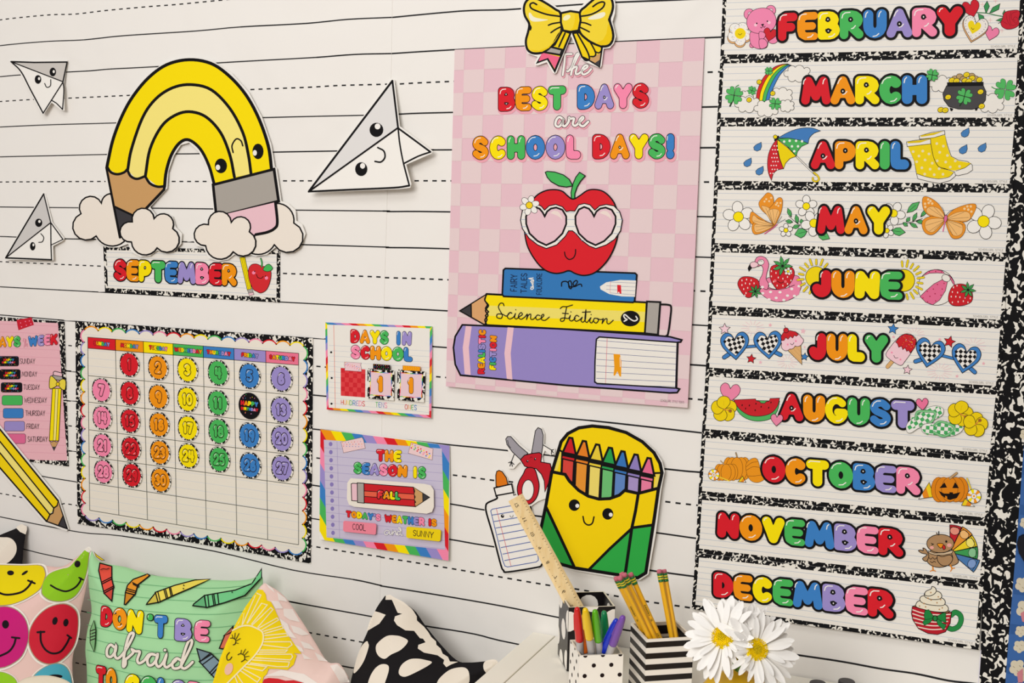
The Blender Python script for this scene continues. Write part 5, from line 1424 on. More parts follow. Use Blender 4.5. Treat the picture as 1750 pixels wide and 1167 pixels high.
# MAY
OR, LO = (238, 150, 40), (246, 192, 120)
def leaf(A, a, b, w_, c=(86, 182, 100), lw_=3):
    dx, dy = b[0] - a[0], b[1] - a[1]; L_ = math.hypot(dx, dy); nx, ny = -dy / L_ * w_, dx / L_ * w_
    A.shape([a, (a[0] + dx * .3 + nx * .8, a[1] + dy * .3 + ny * .8), (a[0] + dx * .6 + nx, a[1] + dy * .6 + ny), b, (a[0] + dx * .6 - nx, a[1] + dy * .6 - ny), (a[0] + dx * .3 - nx * .8, a[1] + dy * .3 - ny * .8)], c, lw_)
    A.stroke([a, (a[0] + dx * .7, a[1] + dy * .7)], 2)
A = strip_art('MAY', (1210, 200, 5.074), name='flower_print')
daisy(A, 263, 865, 130, rot=-95)
A.stroke([(700, 860), (770, 920), (830, 950)], 3)
for a, b in (((722, 868), (690, 790)), ((735, 912), (672, 900)), ((778, 925), (762, 845)), ((795, 940), (730, 960)), ((818, 930), (806, 885))): leaf(A, a, b, 17)
daisy(A, 852, 773, 92); daisy(A, 675, 982, 58); leaf(A, (860, 990), (750, 1020), 42); leaf(A, (945, 1000), (1055, 1055), 38)
daisy(A, 918, 920, 110, rot=-120)
for wing in ([(580, 940), (500, 900), (440, 860), (380, 820), (362, 870), (370, 920), (440, 960)], [(570, 945), (500, 930), (420, 900), (380, 950), (400, 1015), (480, 1000)], [(570, 935), (520, 860), (460, 800), (440, 745), (480, 690), (520, 655), (565, 690), (570, 800)], [(572, 935), (510, 830), (560, 760), (610, 700), (645, 715), (640, 800), (610, 880)]):
    A.shape(wing, OR, 3, (70, 40, 10), smooth=True)
for wing in ([(565, 935), (500, 905), (440, 885), (395, 850), (385, 900), (450, 935)], [(560, 945), (480, 940), (410, 930), (400, 970), (420, 1000), (490, 985)], [(560, 915), (510, 850), (465, 780), (480, 770), (530, 790), (545, 840)], [(572, 925), (520, 830), (545, 800), (600, 800), (620, 830), (600, 880)]):
    A.shape(wing, LO, 2, (70, 40, 10), smooth=True)
for st in ([(560, 935), (420, 870)], [(560, 940), (400, 900)], [(555, 945), (420, 985)], [(555, 945), (410, 950)], [(562, 915), (500, 790)], [(562, 915), (530, 800)], [(575, 915), (560, 800)], [(578, 915), (605, 810)]): A.stroke(st, 2, (70, 40, 10))
A.dots([(505, 712), (530, 730), (548, 700), (590, 760), (610, 770), (628, 745), (600, 745), (490, 732)], 9, (248, 214, 160))
A.stroke([(600, 930), (560, 965), (490, 1012)], 8, (210, 80, 130), smooth=True); A.stroke([(600, 920), (640, 860)], 2); A.stroke([(605, 922), (670, 885)], 2)
A.done()
A = strip_art('MAY', (1470, 200, 5.075), name='butterfly_print')
daisy(A, 290, 835, 100, rot=-60); leaf(A, (405, 830), (515, 735), 30); leaf(A, (270, 985), (392, 1000), 36); daisy(A, 232, 985, 62, rot=-40); daisy(A, 205, 1020, 50) if False else None
A.stroke([(320, 935), (450, 910), (540, 880)], 3)
for a, b in (((400, 908), (432, 870)), ((455, 905), (492, 830)), ((525, 865), (582, 800)), ((485, 905), (560, 912)), ((430, 920), (498, 958)), ((370, 915), (412, 945))): leaf(A, a, b, 16)
daisy(A, 1070, 905, 150, rot=-65)
for wing in ([(735, 880), (700, 780), (640, 720), (570, 688), (540, 710), (545, 790), (590, 850), (650, 870)], [(735, 890), (640, 860), (560, 880), (535, 930), (560, 1000), (620, 1022), (680, 980)],
             [(750, 880), (800, 810), (900, 765), (990, 752), (1005, 790), (960, 880), (900, 910), (820, 900)], [(745, 895), (820, 895), (900, 920), (912, 980), (870, 1045), (800, 1050), (760, 980)]):
    A.shape(wing, OR, 3, (70, 40, 10), smooth=True)
for wing in ([(730, 875), (690, 800), (620, 775), (575, 800), (600, 845)], [(728, 890), (640, 880), (570, 905), (570, 970), (620, 1000), (670, 965)], [(755, 880), (830, 830), (920, 820), (955, 850), (940, 895), (850, 900)], [(755, 900), (830, 910), (885, 940), (880, 1010), (820, 1030), (775, 980)]):
    A.shape(wing, LO, 2, (70, 40, 10), smooth=True)
for st in ([(735, 880), (600, 790)], [(735, 885), (640, 780)], [(735, 890), (570, 940)], [(735, 895), (600, 990)], [(735, 895), (640, 980)], [(755, 882), (900, 825)], [(755, 885), (940, 870)], [(755, 900), (880, 960)], [(755, 905), (840, 1020)], [(752, 905), (800, 1025)], [(755, 895), (895, 935)]): A.stroke(st, 2, (70, 40, 10))
A.dots([(563, 752), (595, 745), (625, 750), (590, 715), (610, 728), (905, 795), (938, 803), (965, 820), (930, 775), (960, 775), (565, 780)], 11, (248, 214, 160))
A.ell(741, 880, 15, 32, (226, 110, 160), 8, w=3); A.stroke([(735, 910), (718, 990)], 9, (226, 110, 160)); A.stroke([(735, 850), (720, 800), (708, 780)], 2, smooth=True); A.stroke([(745, 850), (780, 815), (818, 798)], 2, smooth=True)
A.done()
# JUNE
def strawberry(A, pts, leafc, leafr, rot, seeds, face=False):
    A.shape(pts, (206, 32, 42), 3, smooth=True)
    A.dots(seeds, 5, 'paper', 9, 6)
    for k in range(7):
        a = math.radians(rot + k * 360 / 7)
        leaf(A, leafc, (leafc[0] + leafr * math.cos(a), leafc[1] + leafr * math.sin(a)), leafr * .17, (76, 176, 90))
def sun(A, cx, cy, r, a0, a1, n, ro):
    for k in range(n):
        a = math.radians(a0 + (a1 - a0) * k / (n - 1)); ri = ro * .78
        A.stroke([(cx + ri * math.cos(a), cy + ri * math.sin(a)), (cx + ro * (1.12 if k % 2 else 1.04) * math.cos(a), cy + ro * (1.12 if k % 2 else 1.04) * math.sin(a))], 20, (90, 80, 20))
        A.stroke([(cx + ri * math.cos(a), cy + ri * math.sin(a)), (cx + ro * (1.12 if k % 2 else 1.04) * math.cos(a), cy + ro * (1.12 if k % 2 else 1.04) * math.sin(a))], 15, (242, 214, 30))
    A.ell(cx, cy, r, r, (244, 218, 8), n=28, w=3)
A = strip_art('JUNE', (1200, 420, 5.075), name='flamingo_print')
A.shape([(510, 330), (540, 300), (600, 270), (800, 255), (850, 290), (862, 350), (820, 430), (740, 475), (650, 485), (570, 460), (500, 400)], (240, 138, 172), 3, smooth=True)
A.ell(665, 350, 90, 28, 'paper', w=3)
strawberry(A, [(600, 180), (690, 165), (780, 190), (800, 250), (760, 330), (690, 380), (640, 370), (590, 280)], (697, 175), 88, -100, [(600, 220), (640, 235), (660, 275), (700, 285), (600, 265), (740, 270), (650, 345), (700, 345), (625, 200), (770, 300), (740, 330), (620, 310), (775, 235)])
daisy(A, 745, 222, 34, rot=-80, w=2); A.stroke([(650, 305), (685, 322), (722, 300)], 3, smooth=True); A.ell(632, 303, 12, 12, (240, 110, 120)); A.ell(722, 310, 12, 12, (240, 110, 120))
A.fill([(520, 385), (660, 378), (800, 350), (860, 330), (840, 420), (740, 475), (650, 485), (570, 460), (515, 420)], (240, 138, 172)); A.stroke([(560, 370), (640, 380), (720, 370), (800, 340)], 3, smooth=True)
A.shape([(497, 345), (498, 295), (520, 250), (528, 200), (510, 170), (480, 180), (455, 150), (470, 105), (510, 90), (555, 110), (578, 165), (560, 240), (555, 290), (575, 330), (560, 380)], (240, 138, 172), 3, smooth=True)
A.ell(510, 143, 28, 24, 'paper', -10, w=2.5); A.shape([(480, 150), (450, 138), (420, 150), (410, 185), (450, 190), (485, 172)], (246, 206, 214), 3, smooth=True); A.shape([(415, 155), (396, 195), (405, 222), (432, 190), (420, 178)], 'black', 2)
A.stroke([(494, 136), (508, 128), (520, 138)], 2.5, smooth=True)
A.dots([(593, 400), (675, 402), (642, 452), (740, 432), (777, 374), (522, 358), (525, 412), (580, 465), (800, 435), (708, 470), (840, 350), (590, 330)], 14, 'white', 11, 10)
strawberry(A, [(340, 275), (410, 268), (480, 295), (495, 350), (460, 420), (395, 450), (340, 400), (308, 330)], (460, 395), 60, -80, [(345, 300), (385, 292), (425, 300), (345, 340), (375, 325), (412, 330), (450, 325), (360, 375), (395, 365), (380, 410), (430, 360), (370, 430)])
sun(A, 988, 272, 92, 112, 310, 11, 145)
A.done()
A = strip_art('JUNE', (1460, 420, 5.072), name='beach_ball_print')
A.ell(712, 360, 160, 155, 'paper', 0, 30, w=3)
A.shape([(590, 265), (640, 220), (700, 205), (760, 215), (785, 240), (720, 235), (650, 238)], (232, 110, 150), 3)
A.shape([(768, 290), (690, 330), (620, 390), (570, 440), (620, 490), (680, 512), (740, 470), (790, 390), (808, 310)], (232, 110, 150), 3)
A.shape([(785, 240), (830, 260), (865, 310), (870, 350), (850, 320), (830, 280)], (232, 110, 150), 3)
A.dots([(650, 225), (705, 222), (755, 226), (720, 335), (685, 375), (762, 375), (632, 395), (700, 415), (655, 438), (752, 428), (705, 478), (635, 486), (595, 452), (778, 326)], 6, (180, 40, 80))
A.ell(795, 280, 38, 30, 'paper', 25, w=3)
strawberry(A, [(860, 345), (930, 330), (1000, 360), (1026, 430), (1010, 490), (930, 520), (850, 515), (815, 470), (825, 400)], (985, 382), 70, -95, [(860, 360), (890, 345), (850, 400), (895, 405), (930, 400), (840, 440), (880, 440), (915, 445), (960, 450), (850, 490), (900, 485), (945, 480), (985, 490), (1005, 455)])
sun(A, 427, 300, 96, -95, 78, 11, 158)
A.done()
# JULY
def shades(A, cx1, cy1, cx2, cy2, s, rot, c=(64, 130, 200)):
    A.stroke([(cx1 + s * .6, cy1 + s * .1), (cx2 - s * .6, cy2 + s * .05)], 24, 'black'); A.stroke([(cx1 + s * .6, cy1 + s * .1), (cx2 - s * .6, cy2 + s * .05)], 18, c)
    for (cx, cy, d) in ((cx1, cy1, -1), (cx2, cy2, 1)):
        p = place(HEART, cx, cy, s * 1.12, rot)
        A.stroke(place([(d * .45, .55), (d * .85, .78)], cx, cy, s * 1.1, rot), 34, 'black'); A.stroke(place([(d * .45, .55), (d * .85, .78)], cx, cy, s * 1.1, rot), 28, c)
        A.shape(p, c, 4)
        inner_ = place(HEART, cx, cy - 2, s * .82, rot)
        A.shape(inner_, 'white', 3)
        # checks clipped to the heart
        for i in range(-6, 6):
            for j in range(-6, 6):
                if (i + j) % 2: continue
                q = place([(i * .26, j * .26), ((i + 1) * .26, j * .26), ((i + 1) * .26, (j + 1) * .26), (i * .26, (j + 1) * .26)], cx, cy, s, rot + 35)
                if all(inpoly(p_, inner_) for p_ in q): A.fill(q, 'black', same=True)
                else:
                    m = (sum(p_[0] for p_ in q) / 4, sum(p_[1] for p_ in q) / 4)
                    if inpoly(m, inner_):
                        q2 = [lerp(m, p_, .62) if not inpoly(p_, inner_) else p_ for p_ in q]; A.fill(q2, 'black', same=True)
        A.up()
def inpoly(p, P):
    x, y = p; c = False; j = len(P) - 1
    for i in range(len(P)):
        if (P[i][1] > y) != (P[j][1] > y) and x < (P[j][0] - P[i][0]) * (y - P[i][1]) / (P[j][1] - P[i][1]) + P[i][0]: c = not c
        j = i
    return c
def burst(A, cx, cy, r, n=14, c=(240, 200, 206)):
    for k in range(n):
        a = 2 * math.pi * k / n; A.stroke([(cx + r * .35 * math.cos(a), cy + r * .3 * math.sin(a)), (cx + r * math.cos(a), cy + r * .7 * math.sin(a))], 3.5, c, same=True)
    A.up()
def star(A, x, y, s, c, rot=8, w=3): A.shape(place(STAR, x, y, s, rot), c, w)
A = strip_art('JULY', (1200, 420, 5.075), name='sunglasses_print')
burst(A, 440, 715, 100); burst(A, 740, 1005, 90); star(A, 590, 688, 18, (240, 180, 190), w=0); star(A, 875, 740, 26, (240, 190, 200), w=0); star(A, 505, 1010, 18, (240, 190, 200), w=0); star(A, 888, 878, 12, (240, 190, 200), w=0)
star(A, 195, 722, 50, (246, 210, 220), 0); star(A, 425, 980, 42, (206, 36, 46))
shades(A, 285, 868, 572, 860, 108, -4)
A.done()
A = strip_art('JULY', (1200, 420, 5.075), 0.0009, name='ice_cream_print')
A.shape([(735, 900), (855, 845), (865, 1030)], (226, 178, 116), 3)
for k in range(4): A.stroke([(755 + k * 26, 895 - k * 12), (862, 1010 - k * 40)], 1.5, (180, 130, 70))
A.shape(lobes([((690, 850), (688, 880)), ((715, 908), (740, 908)), ((760, 895), (785, 892)), ((805, 868), (835, 872)), ((868, 845), (878, 815)), ((860, 795), (800, 745)), ((720, 770), (690, 800))]), (246, 206, 216), 3)
A.shape([(690, 822), (682, 790), (705, 750), (760, 735), (810, 745), (835, 770), (815, 785), (800, 775), (785, 800), (765, 785), (745, 810), (725, 795), (710, 820)], (206, 34, 44), 3)
A.ell(727, 733, 22, 22, (206, 34, 44), w=3); A.stroke([(722, 712), (714, 690)], 3); A.stroke([(765, 848), (782, 858), (796, 840)], 3, smooth=True); A.ell(742, 856, 8, 8, 'pink'); A.ell(812, 826, 8, 8, 'pink')
star(A, 888, 962, 34, (64, 130, 200)); A.done()
A = strip_art('JULY', (1460, 420, 5.072), name='popsicle_print')
burst(A, 520, 770, 90); burst(A, 1030, 870, 110); burst(A, 740, 1090, 110, 16)
for x, y in ((340, 790), (740, 812), (890, 1130), (1120, 1020)): star(A, x, y, 16, (240, 180, 190), w=0)
star(A, 335, 720, 48, (64, 130, 200)); star(A, 460, 1075, 42, (246, 206, 216)); star(A, 825, 832, 52, (206, 36, 46), 15)
A.stroke([(330, 1000), (288, 1048)], 36, (80, 50, 20)); A.stroke([(330, 1000), (288, 1048)], 30, (226, 178, 116))
A.shape([(360, 820), (420, 770), (480, 765), (530, 800), (535, 850), (490, 930), (440, 1000), (410, 1035), (370, 1025), (290, 970), (275, 935), (310, 880)], (246, 206, 216), 3, smooth=True)
A.shape([(358, 835), (395, 785), (440, 763), (500, 775), (538, 820), (525, 880), (485, 928), (470, 905), (455, 915), (440, 885), (420, 900), (410, 870), (385, 880), (375, 850)], (206, 34, 44), 3)
for k in range(40):
    x, y = random.uniform(385, 525), random.uniform(780, 895)
    if inpoly((x, y), [(395, 790), (440, 768), (500, 780), (530, 820), (515, 880), (485, 900), (400, 850)]): A.stroke([(x, y), (x + 4, y + 3)], 3, random.choice(['yellow', 'white', 'blue', 'orange']), same=True)
A.up(); A.stroke([(342, 950), (355, 972), (378, 970)], 3, smooth=True); A.ell(325, 925, 8, 8, 'pink'); A.ell(400, 985, 8, 8, 'pink')
shades(A, 652, 930, 962, 980, 112, 12)
A.done()
# AUGUST
def hibiscus(A, cx, cy, r, rot):
    for k in range(5):
        a = math.radians(rot + 72 * k)
        A.shape(place(cr([(0, 0), (.25, -.45), (.62, -.52), (.95, -.25), (1.0, .1), (.85, .4), (.5, .5), (.2, .3)], True, 3), cx, cy, r, rot + 72 * k), (242, 212, 10), 3)
        A.stroke([(cx + r * .25 * math.cos(a), cy + r * .25 * math.sin(a)), (cx + r * .65 * math.cos(a), cy + r * .65 * math.sin(a))], 2, (200, 160, 10))
    a = math.radians(rot + 36)
    A.stroke([(cx, cy), (cx + r * .5 * math.cos(a), cy + r * .5 * math.sin(a))], 9, (226, 140, 60))
    for k in range(5): A.ell(cx + r * .5 * math.cos(a) + 9 * math.cos(k * 1.26), cy + r * .5 * math.sin(a) + 9 * math.sin(k * 1.26), 6, 6, (226, 140, 60), w=2)
A = strip_art('AUGUST', (1190, 630, 5.072), name='watermelon_print')
heart(A, 290, 212, 86, (240, 138, 172), 8)
A.shape(cr([(325, 272), (360, 370), (430, 430), (530, 455), (640, 435), (700, 370), (722, 280)], n=4), (84, 182, 98), 3)
A.shape(cr([(322, 270), (370, 345), (450, 400), (540, 412), (640, 390), (700, 330), (722, 255)], n=4) + [(640, 258), (632, 280), (605, 285), (592, 300), (560, 298), (548, 283), (520, 278), (512, 262)], (204, 34, 44), 3)
for x, y in ((397, 316), (427, 345), (460, 318), (517, 303), (562, 330), (510, 360), (627, 338), (647, 292)): A.ell(x, y, 5, 9, 'black', 10, 8)
hibiscus(A, 240, 350, 112, -20)
A.done()
A = strip_art('AUGUST', (1190, 630, 5.072), 0.0024, name='heart_print'); heart(A, 697, 445, 52, (240, 138, 172), 5); A.done()
A = strip_art('AUGUST', (1450, 630, 5.073), 0.0024, name='flip_flops_print')
heart(A, 640, 308, 52, (240, 120, 160), -5)
def flop(A, q, cx, cy, ang, L_):
    A.shape(q, 'white', 3, (30, 60, 40), smooth=True)
    Q = cr(q, True, 4)
    for i in range(-8, 9):
        for j in range(-4, 5):
            if (i + j) % 2: continue
            sq = place([(i - .5, j - .5), (i + .5, j - .5), (i + .5, j + .5), (i - .5, j + .5)], cx, cy, 32, ang)
            m = (cx, cy)
            ins = [inpoly(p_, Q) for p_ in sq]
            if all(ins): A.fill(sq, (70, 172, 96), same=True)
            elif sum(ins) >= 2:
                mm = [p_ for p_, k_ in zip(sq, ins) if k_]; c0 = (sum(p_[0] for p_ in mm) / len(mm), sum(p_[1] for p_ in mm) / len(mm))
                A.fill([lerp(c0, p_, .4) if not k_ else p_ for p_, k_ in zip(sq, ins)], (70, 172, 96), same=True)
    A.up()
flop(A, [(500, 500), (530, 450), (600, 400), (680, 340), (760, 322), (820, 345), (815, 400), (750, 440), (680, 480), (600, 520), (545, 555), (510, 550)], 640, 440, -32, 1)
A.stroke([(580, 440), (600, 375), (680, 370), (750, 380), (735, 440), (690, 480), (620, 495)], 22, (40, 90, 50), smooth=True); A.stroke([(580, 440), (600, 375), (680, 370), (750, 380), (735, 440), (690, 480), (620, 495)], 16, (130, 204, 140), smooth=True)
flop(A, [(632, 520), (660, 480), (760, 470), (880, 455), (970, 470), (998, 510), (960, 560), (880, 585), (760, 575), (660, 560)], 815, 520, 4, 1)
A.stroke([(745, 490), (790, 460), (860, 475), (915, 510), (880, 560), (820, 585), (740, 550)], 22, (40, 90, 50), smooth=True); A.stroke([(745, 490), (790, 460), (860, 475), (915, 510), (880, 560), (820, 585), (740, 550)], 16, (130, 204, 140), smooth=True)
hibiscus(A, 968, 390, 112, -5); hibiscus(A, 1100, 485, 108, -80)
A.done()
# OCTOBER
def pumpkin(A, cx, cy, rx, ry, c=(238, 152, 28)):
    for dx, k in ((-.62, .42), (.62, .42), (-.34, .48), (.34, .48), (0, .46)):
        A.ell(cx + dx * rx, cy, rx * k, ry, c, 0, 20, w=3, lc=(80, 44, 10))
def swirl(A, cx, cy, r):
    A.ell(cx, cy, r, r, 'white', n=20, w=3)
    for k in range(6):
        a = math.radians(k * 60); b = math.radians(k * 60 + 30)
        A.fill([(cx, cy), (cx + r * .95 * math.cos(a), cy + r * .95 * math.sin(a)), (cx + r * .98 * math.cos((a + b) / 2), cy + r * .98 * math.sin((a + b) / 2)), (cx + r * .95 * math.cos(b), cy + r * .95 * math.sin(b))], ['yellow', 'orange'][k % 2], same=True)
    A.up(); A.ell(cx, cy, r * .38, r * .38, 'white', w=2); A.ell(cx, cy, r * .15, r * .15, 'orange')
def candy(A, a, b, c_):
    A.shape([a, b, c_], 'white', 3)
    A.fill([lerp(a, b, .33), b, c_, lerp(a, c_, .33)], (236, 140, 30)); A.fill([lerp(a, b, .7), b, c_, lerp(a, c_, .7)], (244, 210, 30)); A.stroke([a, b, c_], 3, closed=True)
A = strip_art('OCTOBER', (1190, 630, 5.072), name='pumpkins_print')
A.stroke([(355, 795), (352, 760), (343, 730)], 13, (90, 70, 40), smooth=True); A.stroke([(355, 795), (352, 760), (343, 732)], 8, (178, 150, 110), smooth=True)
pumpkin(A, 350, 865, 115, 98)
A.shape([(430, 830), (470, 785), (515, 775), (540, 810), (560, 900), (595, 950), (540, 985), (480, 975), (440, 920)], (238, 152, 28), 3, (80, 44, 10), smooth=True)
for st in ([(432, 850), (480, 815), (535, 805)], [(435, 880), (490, 850), (550, 855)], [(445, 930), (500, 930), (575, 920)]): A.stroke(st, 3, (80, 44, 10), smooth=True)
pumpkin(A, 258, 898, 98, 72); A.stroke([(240, 830), (225, 812), (210, 798)], 9, (178, 150, 110))
A.stroke([(200, 938), (285, 972)], 9, (244, 212, 60)); swirl(A, 152, 920, 48); candy(A, (430, 985), (400, 930), (362, 980))
A.done()
A = strip_art('OCTOBER', (1450, 630, 5.073), 0.0024, name='jack_o_lantern_print')
candy(A, (608, 1130), (700, 985), (740, 1110))
pumpkin(A, 878, 1048, 155, 108, (226, 134, 20))
A.stroke([(880, 950), (905, 930), (938, 905)], 20, (80, 50, 20), smooth=True); A.stroke([(880, 950), (905, 930), (938, 905)], 14, (200, 160, 110), smooth=True)
BK = (20, 10, 8)
A.fill([(832, 985), (855, 1030), (788, 1035)], BK); A.fill([(925, 982), (958, 1035), (900, 1035)], BK)
A.fill([(782, 1058), (830, 1082), (875, 1082), (876, 1070), (905, 1072), (908, 1085), (970, 1070), (940, 1120), (880, 1138), (856, 1130), (855, 1108), (840, 1100), (838, 1120), (805, 1098)], BK)
A.stroke([(1028, 952), (1060, 1040)], 14, (150, 120, 30)); A.stroke([(1028, 952), (1060, 1040)], 10, (244, 214, 70)); swirl(A, 1088, 1105, 62); candy(A, (1095, 1195), (1010, 1125), (980, 1185))
A.done()
# NOVEMBER
A = strip_art('NOVEMBER', (1450, 850, 3.68), name='turkey_print')
FC = [(200, 34, 46), (234, 150, 50), (242, 214, 40), (64, 160, 86), (76, 124, 180)]
for k, cc in enumerate(FC):
    a0, a1 = math.radians(-91 + k * 26.5), math.radians(-91 + (k + 1) * 26.5 - 1)
    cx, cy, r = 640, 345, 178
    rr = r * [.97, 1, .98, .98, 1.08][k]
    P = [(cx + 20 * math.cos(a0), cy + 20 * math.sin(a0))] + [(cx + rr * math.cos(a0 + (a1 - a0) * t / 5), cy + rr * math.sin(a0 + (a1 - a0) * t / 5)) for t in range(6)] + [(cx + 20 * math.cos(a1), cy + 20 * math.sin(a1))]
    A.shape(P, cc, 3)
    am = (a0 + a1) / 2; A.ell(cx + rr * .8 * math.cos(am), cy + rr * .8 * math.sin(am), 26, 30, [(236, 150, 130), (244, 190, 120), (246, 232, 120), (140, 200, 150), (130, 160, 210)][k], math.degrees(am), 14, w=2)
    A.stroke([(cx + rr * .93 * math.cos(a0 + (a1 - a0) * t / 4), cy + rr * .93 * math.sin(a0 + (a1 - a0) * t / 4)) for t in range(5)], 2)
TB = (176, 138, 98)
A.shape([(650, 330), (680, 370), (690, 410), (640, 430), (600, 400)], TB, 3, smooth=True)
A.stroke([(530, 430), (532, 458)], 9, (226, 140, 40)); A.stroke([(514, 464), (532, 456), (548, 464)], 6, (226, 140, 40)); A.stroke([(640, 425), (652, 448)], 9, (226, 140, 40)); A.stroke([(642, 464), (652, 446), (668, 444)], 6, (226, 140, 40))
A.ell(572, 380, 84, 60, TB, 0, 24, w=3)
A.shape([(495, 360), (460, 350), (440, 335), (455, 330), (470, 335), (468, 318), (485, 325), (498, 345), (505, 370), (490, 402), (465, 385)], TB, 3, smooth=True)
A.shape([(560, 365), (590, 372), (640, 362), (655, 390), (630, 425), (590, 428), (562, 400)], TB, 3, smooth=True)
A.ell(578, 290, 86, 58, TB, 0, 26, w=3)
A.shape([(500, 335), (540, 350), (600, 348), (660, 330), (650, 352), (600, 362), (545, 362), (510, 352)], (216, 190, 156), 2.5)
A.stroke([(560, 238), (552, 222)], 4, TB); A.stroke([(568, 236), (568, 214)], 4); A.stroke([(560, 236), (555, 222)], 3)
A.ell(524, 315, 13, 10, (240, 170, 160)); A.ell(634, 300, 15, 12, (240, 170, 160)); A.ell(615, 277, 7, 8, 'black')
A.stroke([(520, 288), (535, 294), (522, 300)], 3)
A.shape([(558, 292), (592, 290), (596, 305), (578, 318)], (236, 150, 30), 2.5, smooth=True); A.shape([(590, 308), (604, 300), (610, 320), (598, 328)], (206, 40, 40), 2.5, smooth=True)
for st in ([(505, 378), (518, 388), (530, 378), (542, 388), (555, 380)], [(515, 402), (526, 410), (538, 402), (548, 408)]): A.stroke(st, 2.5, smooth=True)
A.done()
# DECEMBER
A = strip_art('DECEMBER', (1450, 850, 3.68), name='cocoa_mug_print')
hp = [(640, 725), (670, 712), (705, 730), (720, 770), (700, 815), (660, 835), (635, 828)]
A.stroke([(645, 740), (672, 722), (702, 740), (708, 775), (690, 812), (655, 828), (632, 822)], 34, (20, 60, 30), smooth=True); A.stroke([(645, 740), (672, 722), (702, 740), (708, 775), (690, 812), (655, 828), (632, 822)], 28, (40, 140, 70), smooth=True)
mug = [(402, 685), (430, 690), (520, 715), (600, 728), (648, 722), (640, 790), (610, 845), (560, 862), (500, 855), (440, 825), (405, 770), (396, 730)]
A.shape(mug, (186, 26, 42), 3)
for k in range(5): A.stroke([(400 + k * 4, 705 + k * 26), (470 + k * 8, 728 + k * 25), (560, 738 + k * 23), (640 - k * 8, 735 + k * 22)], 7, (238, 220, 206), smooth=True)
A.stroke(mug, 3, closed=True)
A.shape([(405, 684), (440, 672), (640, 715), (620, 728), (520, 715)], (150, 110, 70), 2.5)
for P in ([(430, 690), (425, 670), (445, 650), (500, 655), (600, 670), (628, 695), (615, 718), (560, 720), (490, 708)], [(455, 655), (450, 632), (475, 618), (560, 625), (600, 640), (608, 665), (590, 680), (530, 678), (480, 668)], [(478, 620), (480, 600), (500, 592), (560, 590), (585, 610), (580, 635), (540, 642), (500, 636)], [(480, 612), (488, 590), (520, 575), (525, 560), (545, 568), (552, 590), (535, 610), (505, 620)]):
    A.shape(P, (238, 230, 208), 3, smooth=True)
A.dots([(518, 598), (565, 625), (500, 633), (520, 645), (580, 642), (475, 667), (557, 662), (447, 683), (485, 688), (590, 694), (572, 704)], 5, (186, 140, 90))
GBW = (30, 134, 64)
for P in ([(535, 760), (510, 790), (478, 805), (466, 785), (490, 755), (520, 750)], [(550, 765), (562, 800), (600, 834), (615, 800), (590, 790), (575, 765)], [(540, 755), (505, 705), (482, 710), (475, 740), (480, 768), (505, 765)], [(550, 752), (590, 728), (612, 725), (612, 760), (614, 790), (580, 775)]): A.shape(P, GBW, 3, (10, 50, 20))
A.ell(545, 760, 14, 18, GBW, 0, 12, w=3)
A.done()

# ================================================================= TABLE AND BENCH
TZ = 0.75
def bevel(o, w=0.002, seg=2):
    m = o.modifiers.new('bevel', 'BEVEL'); m.width = w; m.segments = seg; m.limit_method = 'ANGLE'
    return o
def box(name, x0, x1, y0, y1, z0, z1, m, parent=None, bw=0.002):
    V, F = box_mesh(x0, x1, y0, y1, z0, z1)
    return bevel(mesh_obj(name, V, F, [m], parent=parent), bw)
WHITEP = mat((252, 247, 234), 0.4, 0.4)
t = empty('cabinet', (0.53, -0.25, 0), 'low white cabinet against the wall carrying the pencil cups and flowers', 'cabinet')
TX0, TX1, TY0, TY1 = 0.0535, 1.015, -0.56, -0.006
box('side_panel', TX0 + .004, TX0 + 0.03, TY0 + .01, TY1, 0.0, TZ - .022, WHITEP, t)
box('side_panel', TX1 - .03, TX1 - .004, TY0 + .01, TY1, 0.0, TZ - .022, WHITEP, t)
box('back_panel', TX0 + .031, TX1 - .031, TY1 - .012, TY1, 0.0, TZ - .022, WHITEP, t)
box('door', TX0 + .004, 0.532, TY0, TY0 + .009, 0.05, TZ - .024, WHITEP, t); box('door', 0.537, TX1 - .004, TY0, TY0 + .009, 0.05, TZ - .024, WHITEP, t)
box('edge_board', TX0, TX0 + 0.0385, TY0 - .01, TY1, TZ - .021, TZ, WHITEP, t, .0012)
box('top_board', TX0 + 0.0400, TX1, TY0 - .01, TY1, TZ - .021, TZ - .0008, WHITEP, t, .0008)

b = empty('bench', (-0.85, -0.3, 0), 'low bench seat under the cushions against the wall', 'bench')
BZ = 0.415
box('seat', -1.75, 0.03, -0.62, -0.008, BZ - .06, BZ, mat((206, 196, 180)), b)
box('front_panel', -1.74, 0.02, -0.60, -0.58, 0.0, BZ - .061, mat((206, 196, 180)), b); box('side_panel', -1.74, -1.71, -0.579, -0.01, 0, BZ - .061, mat((206, 196, 180)), b); box('side_panel', -0.01, 0.02, -0.579, -0.01, 0, BZ - .061, mat((206, 196, 180)), b)

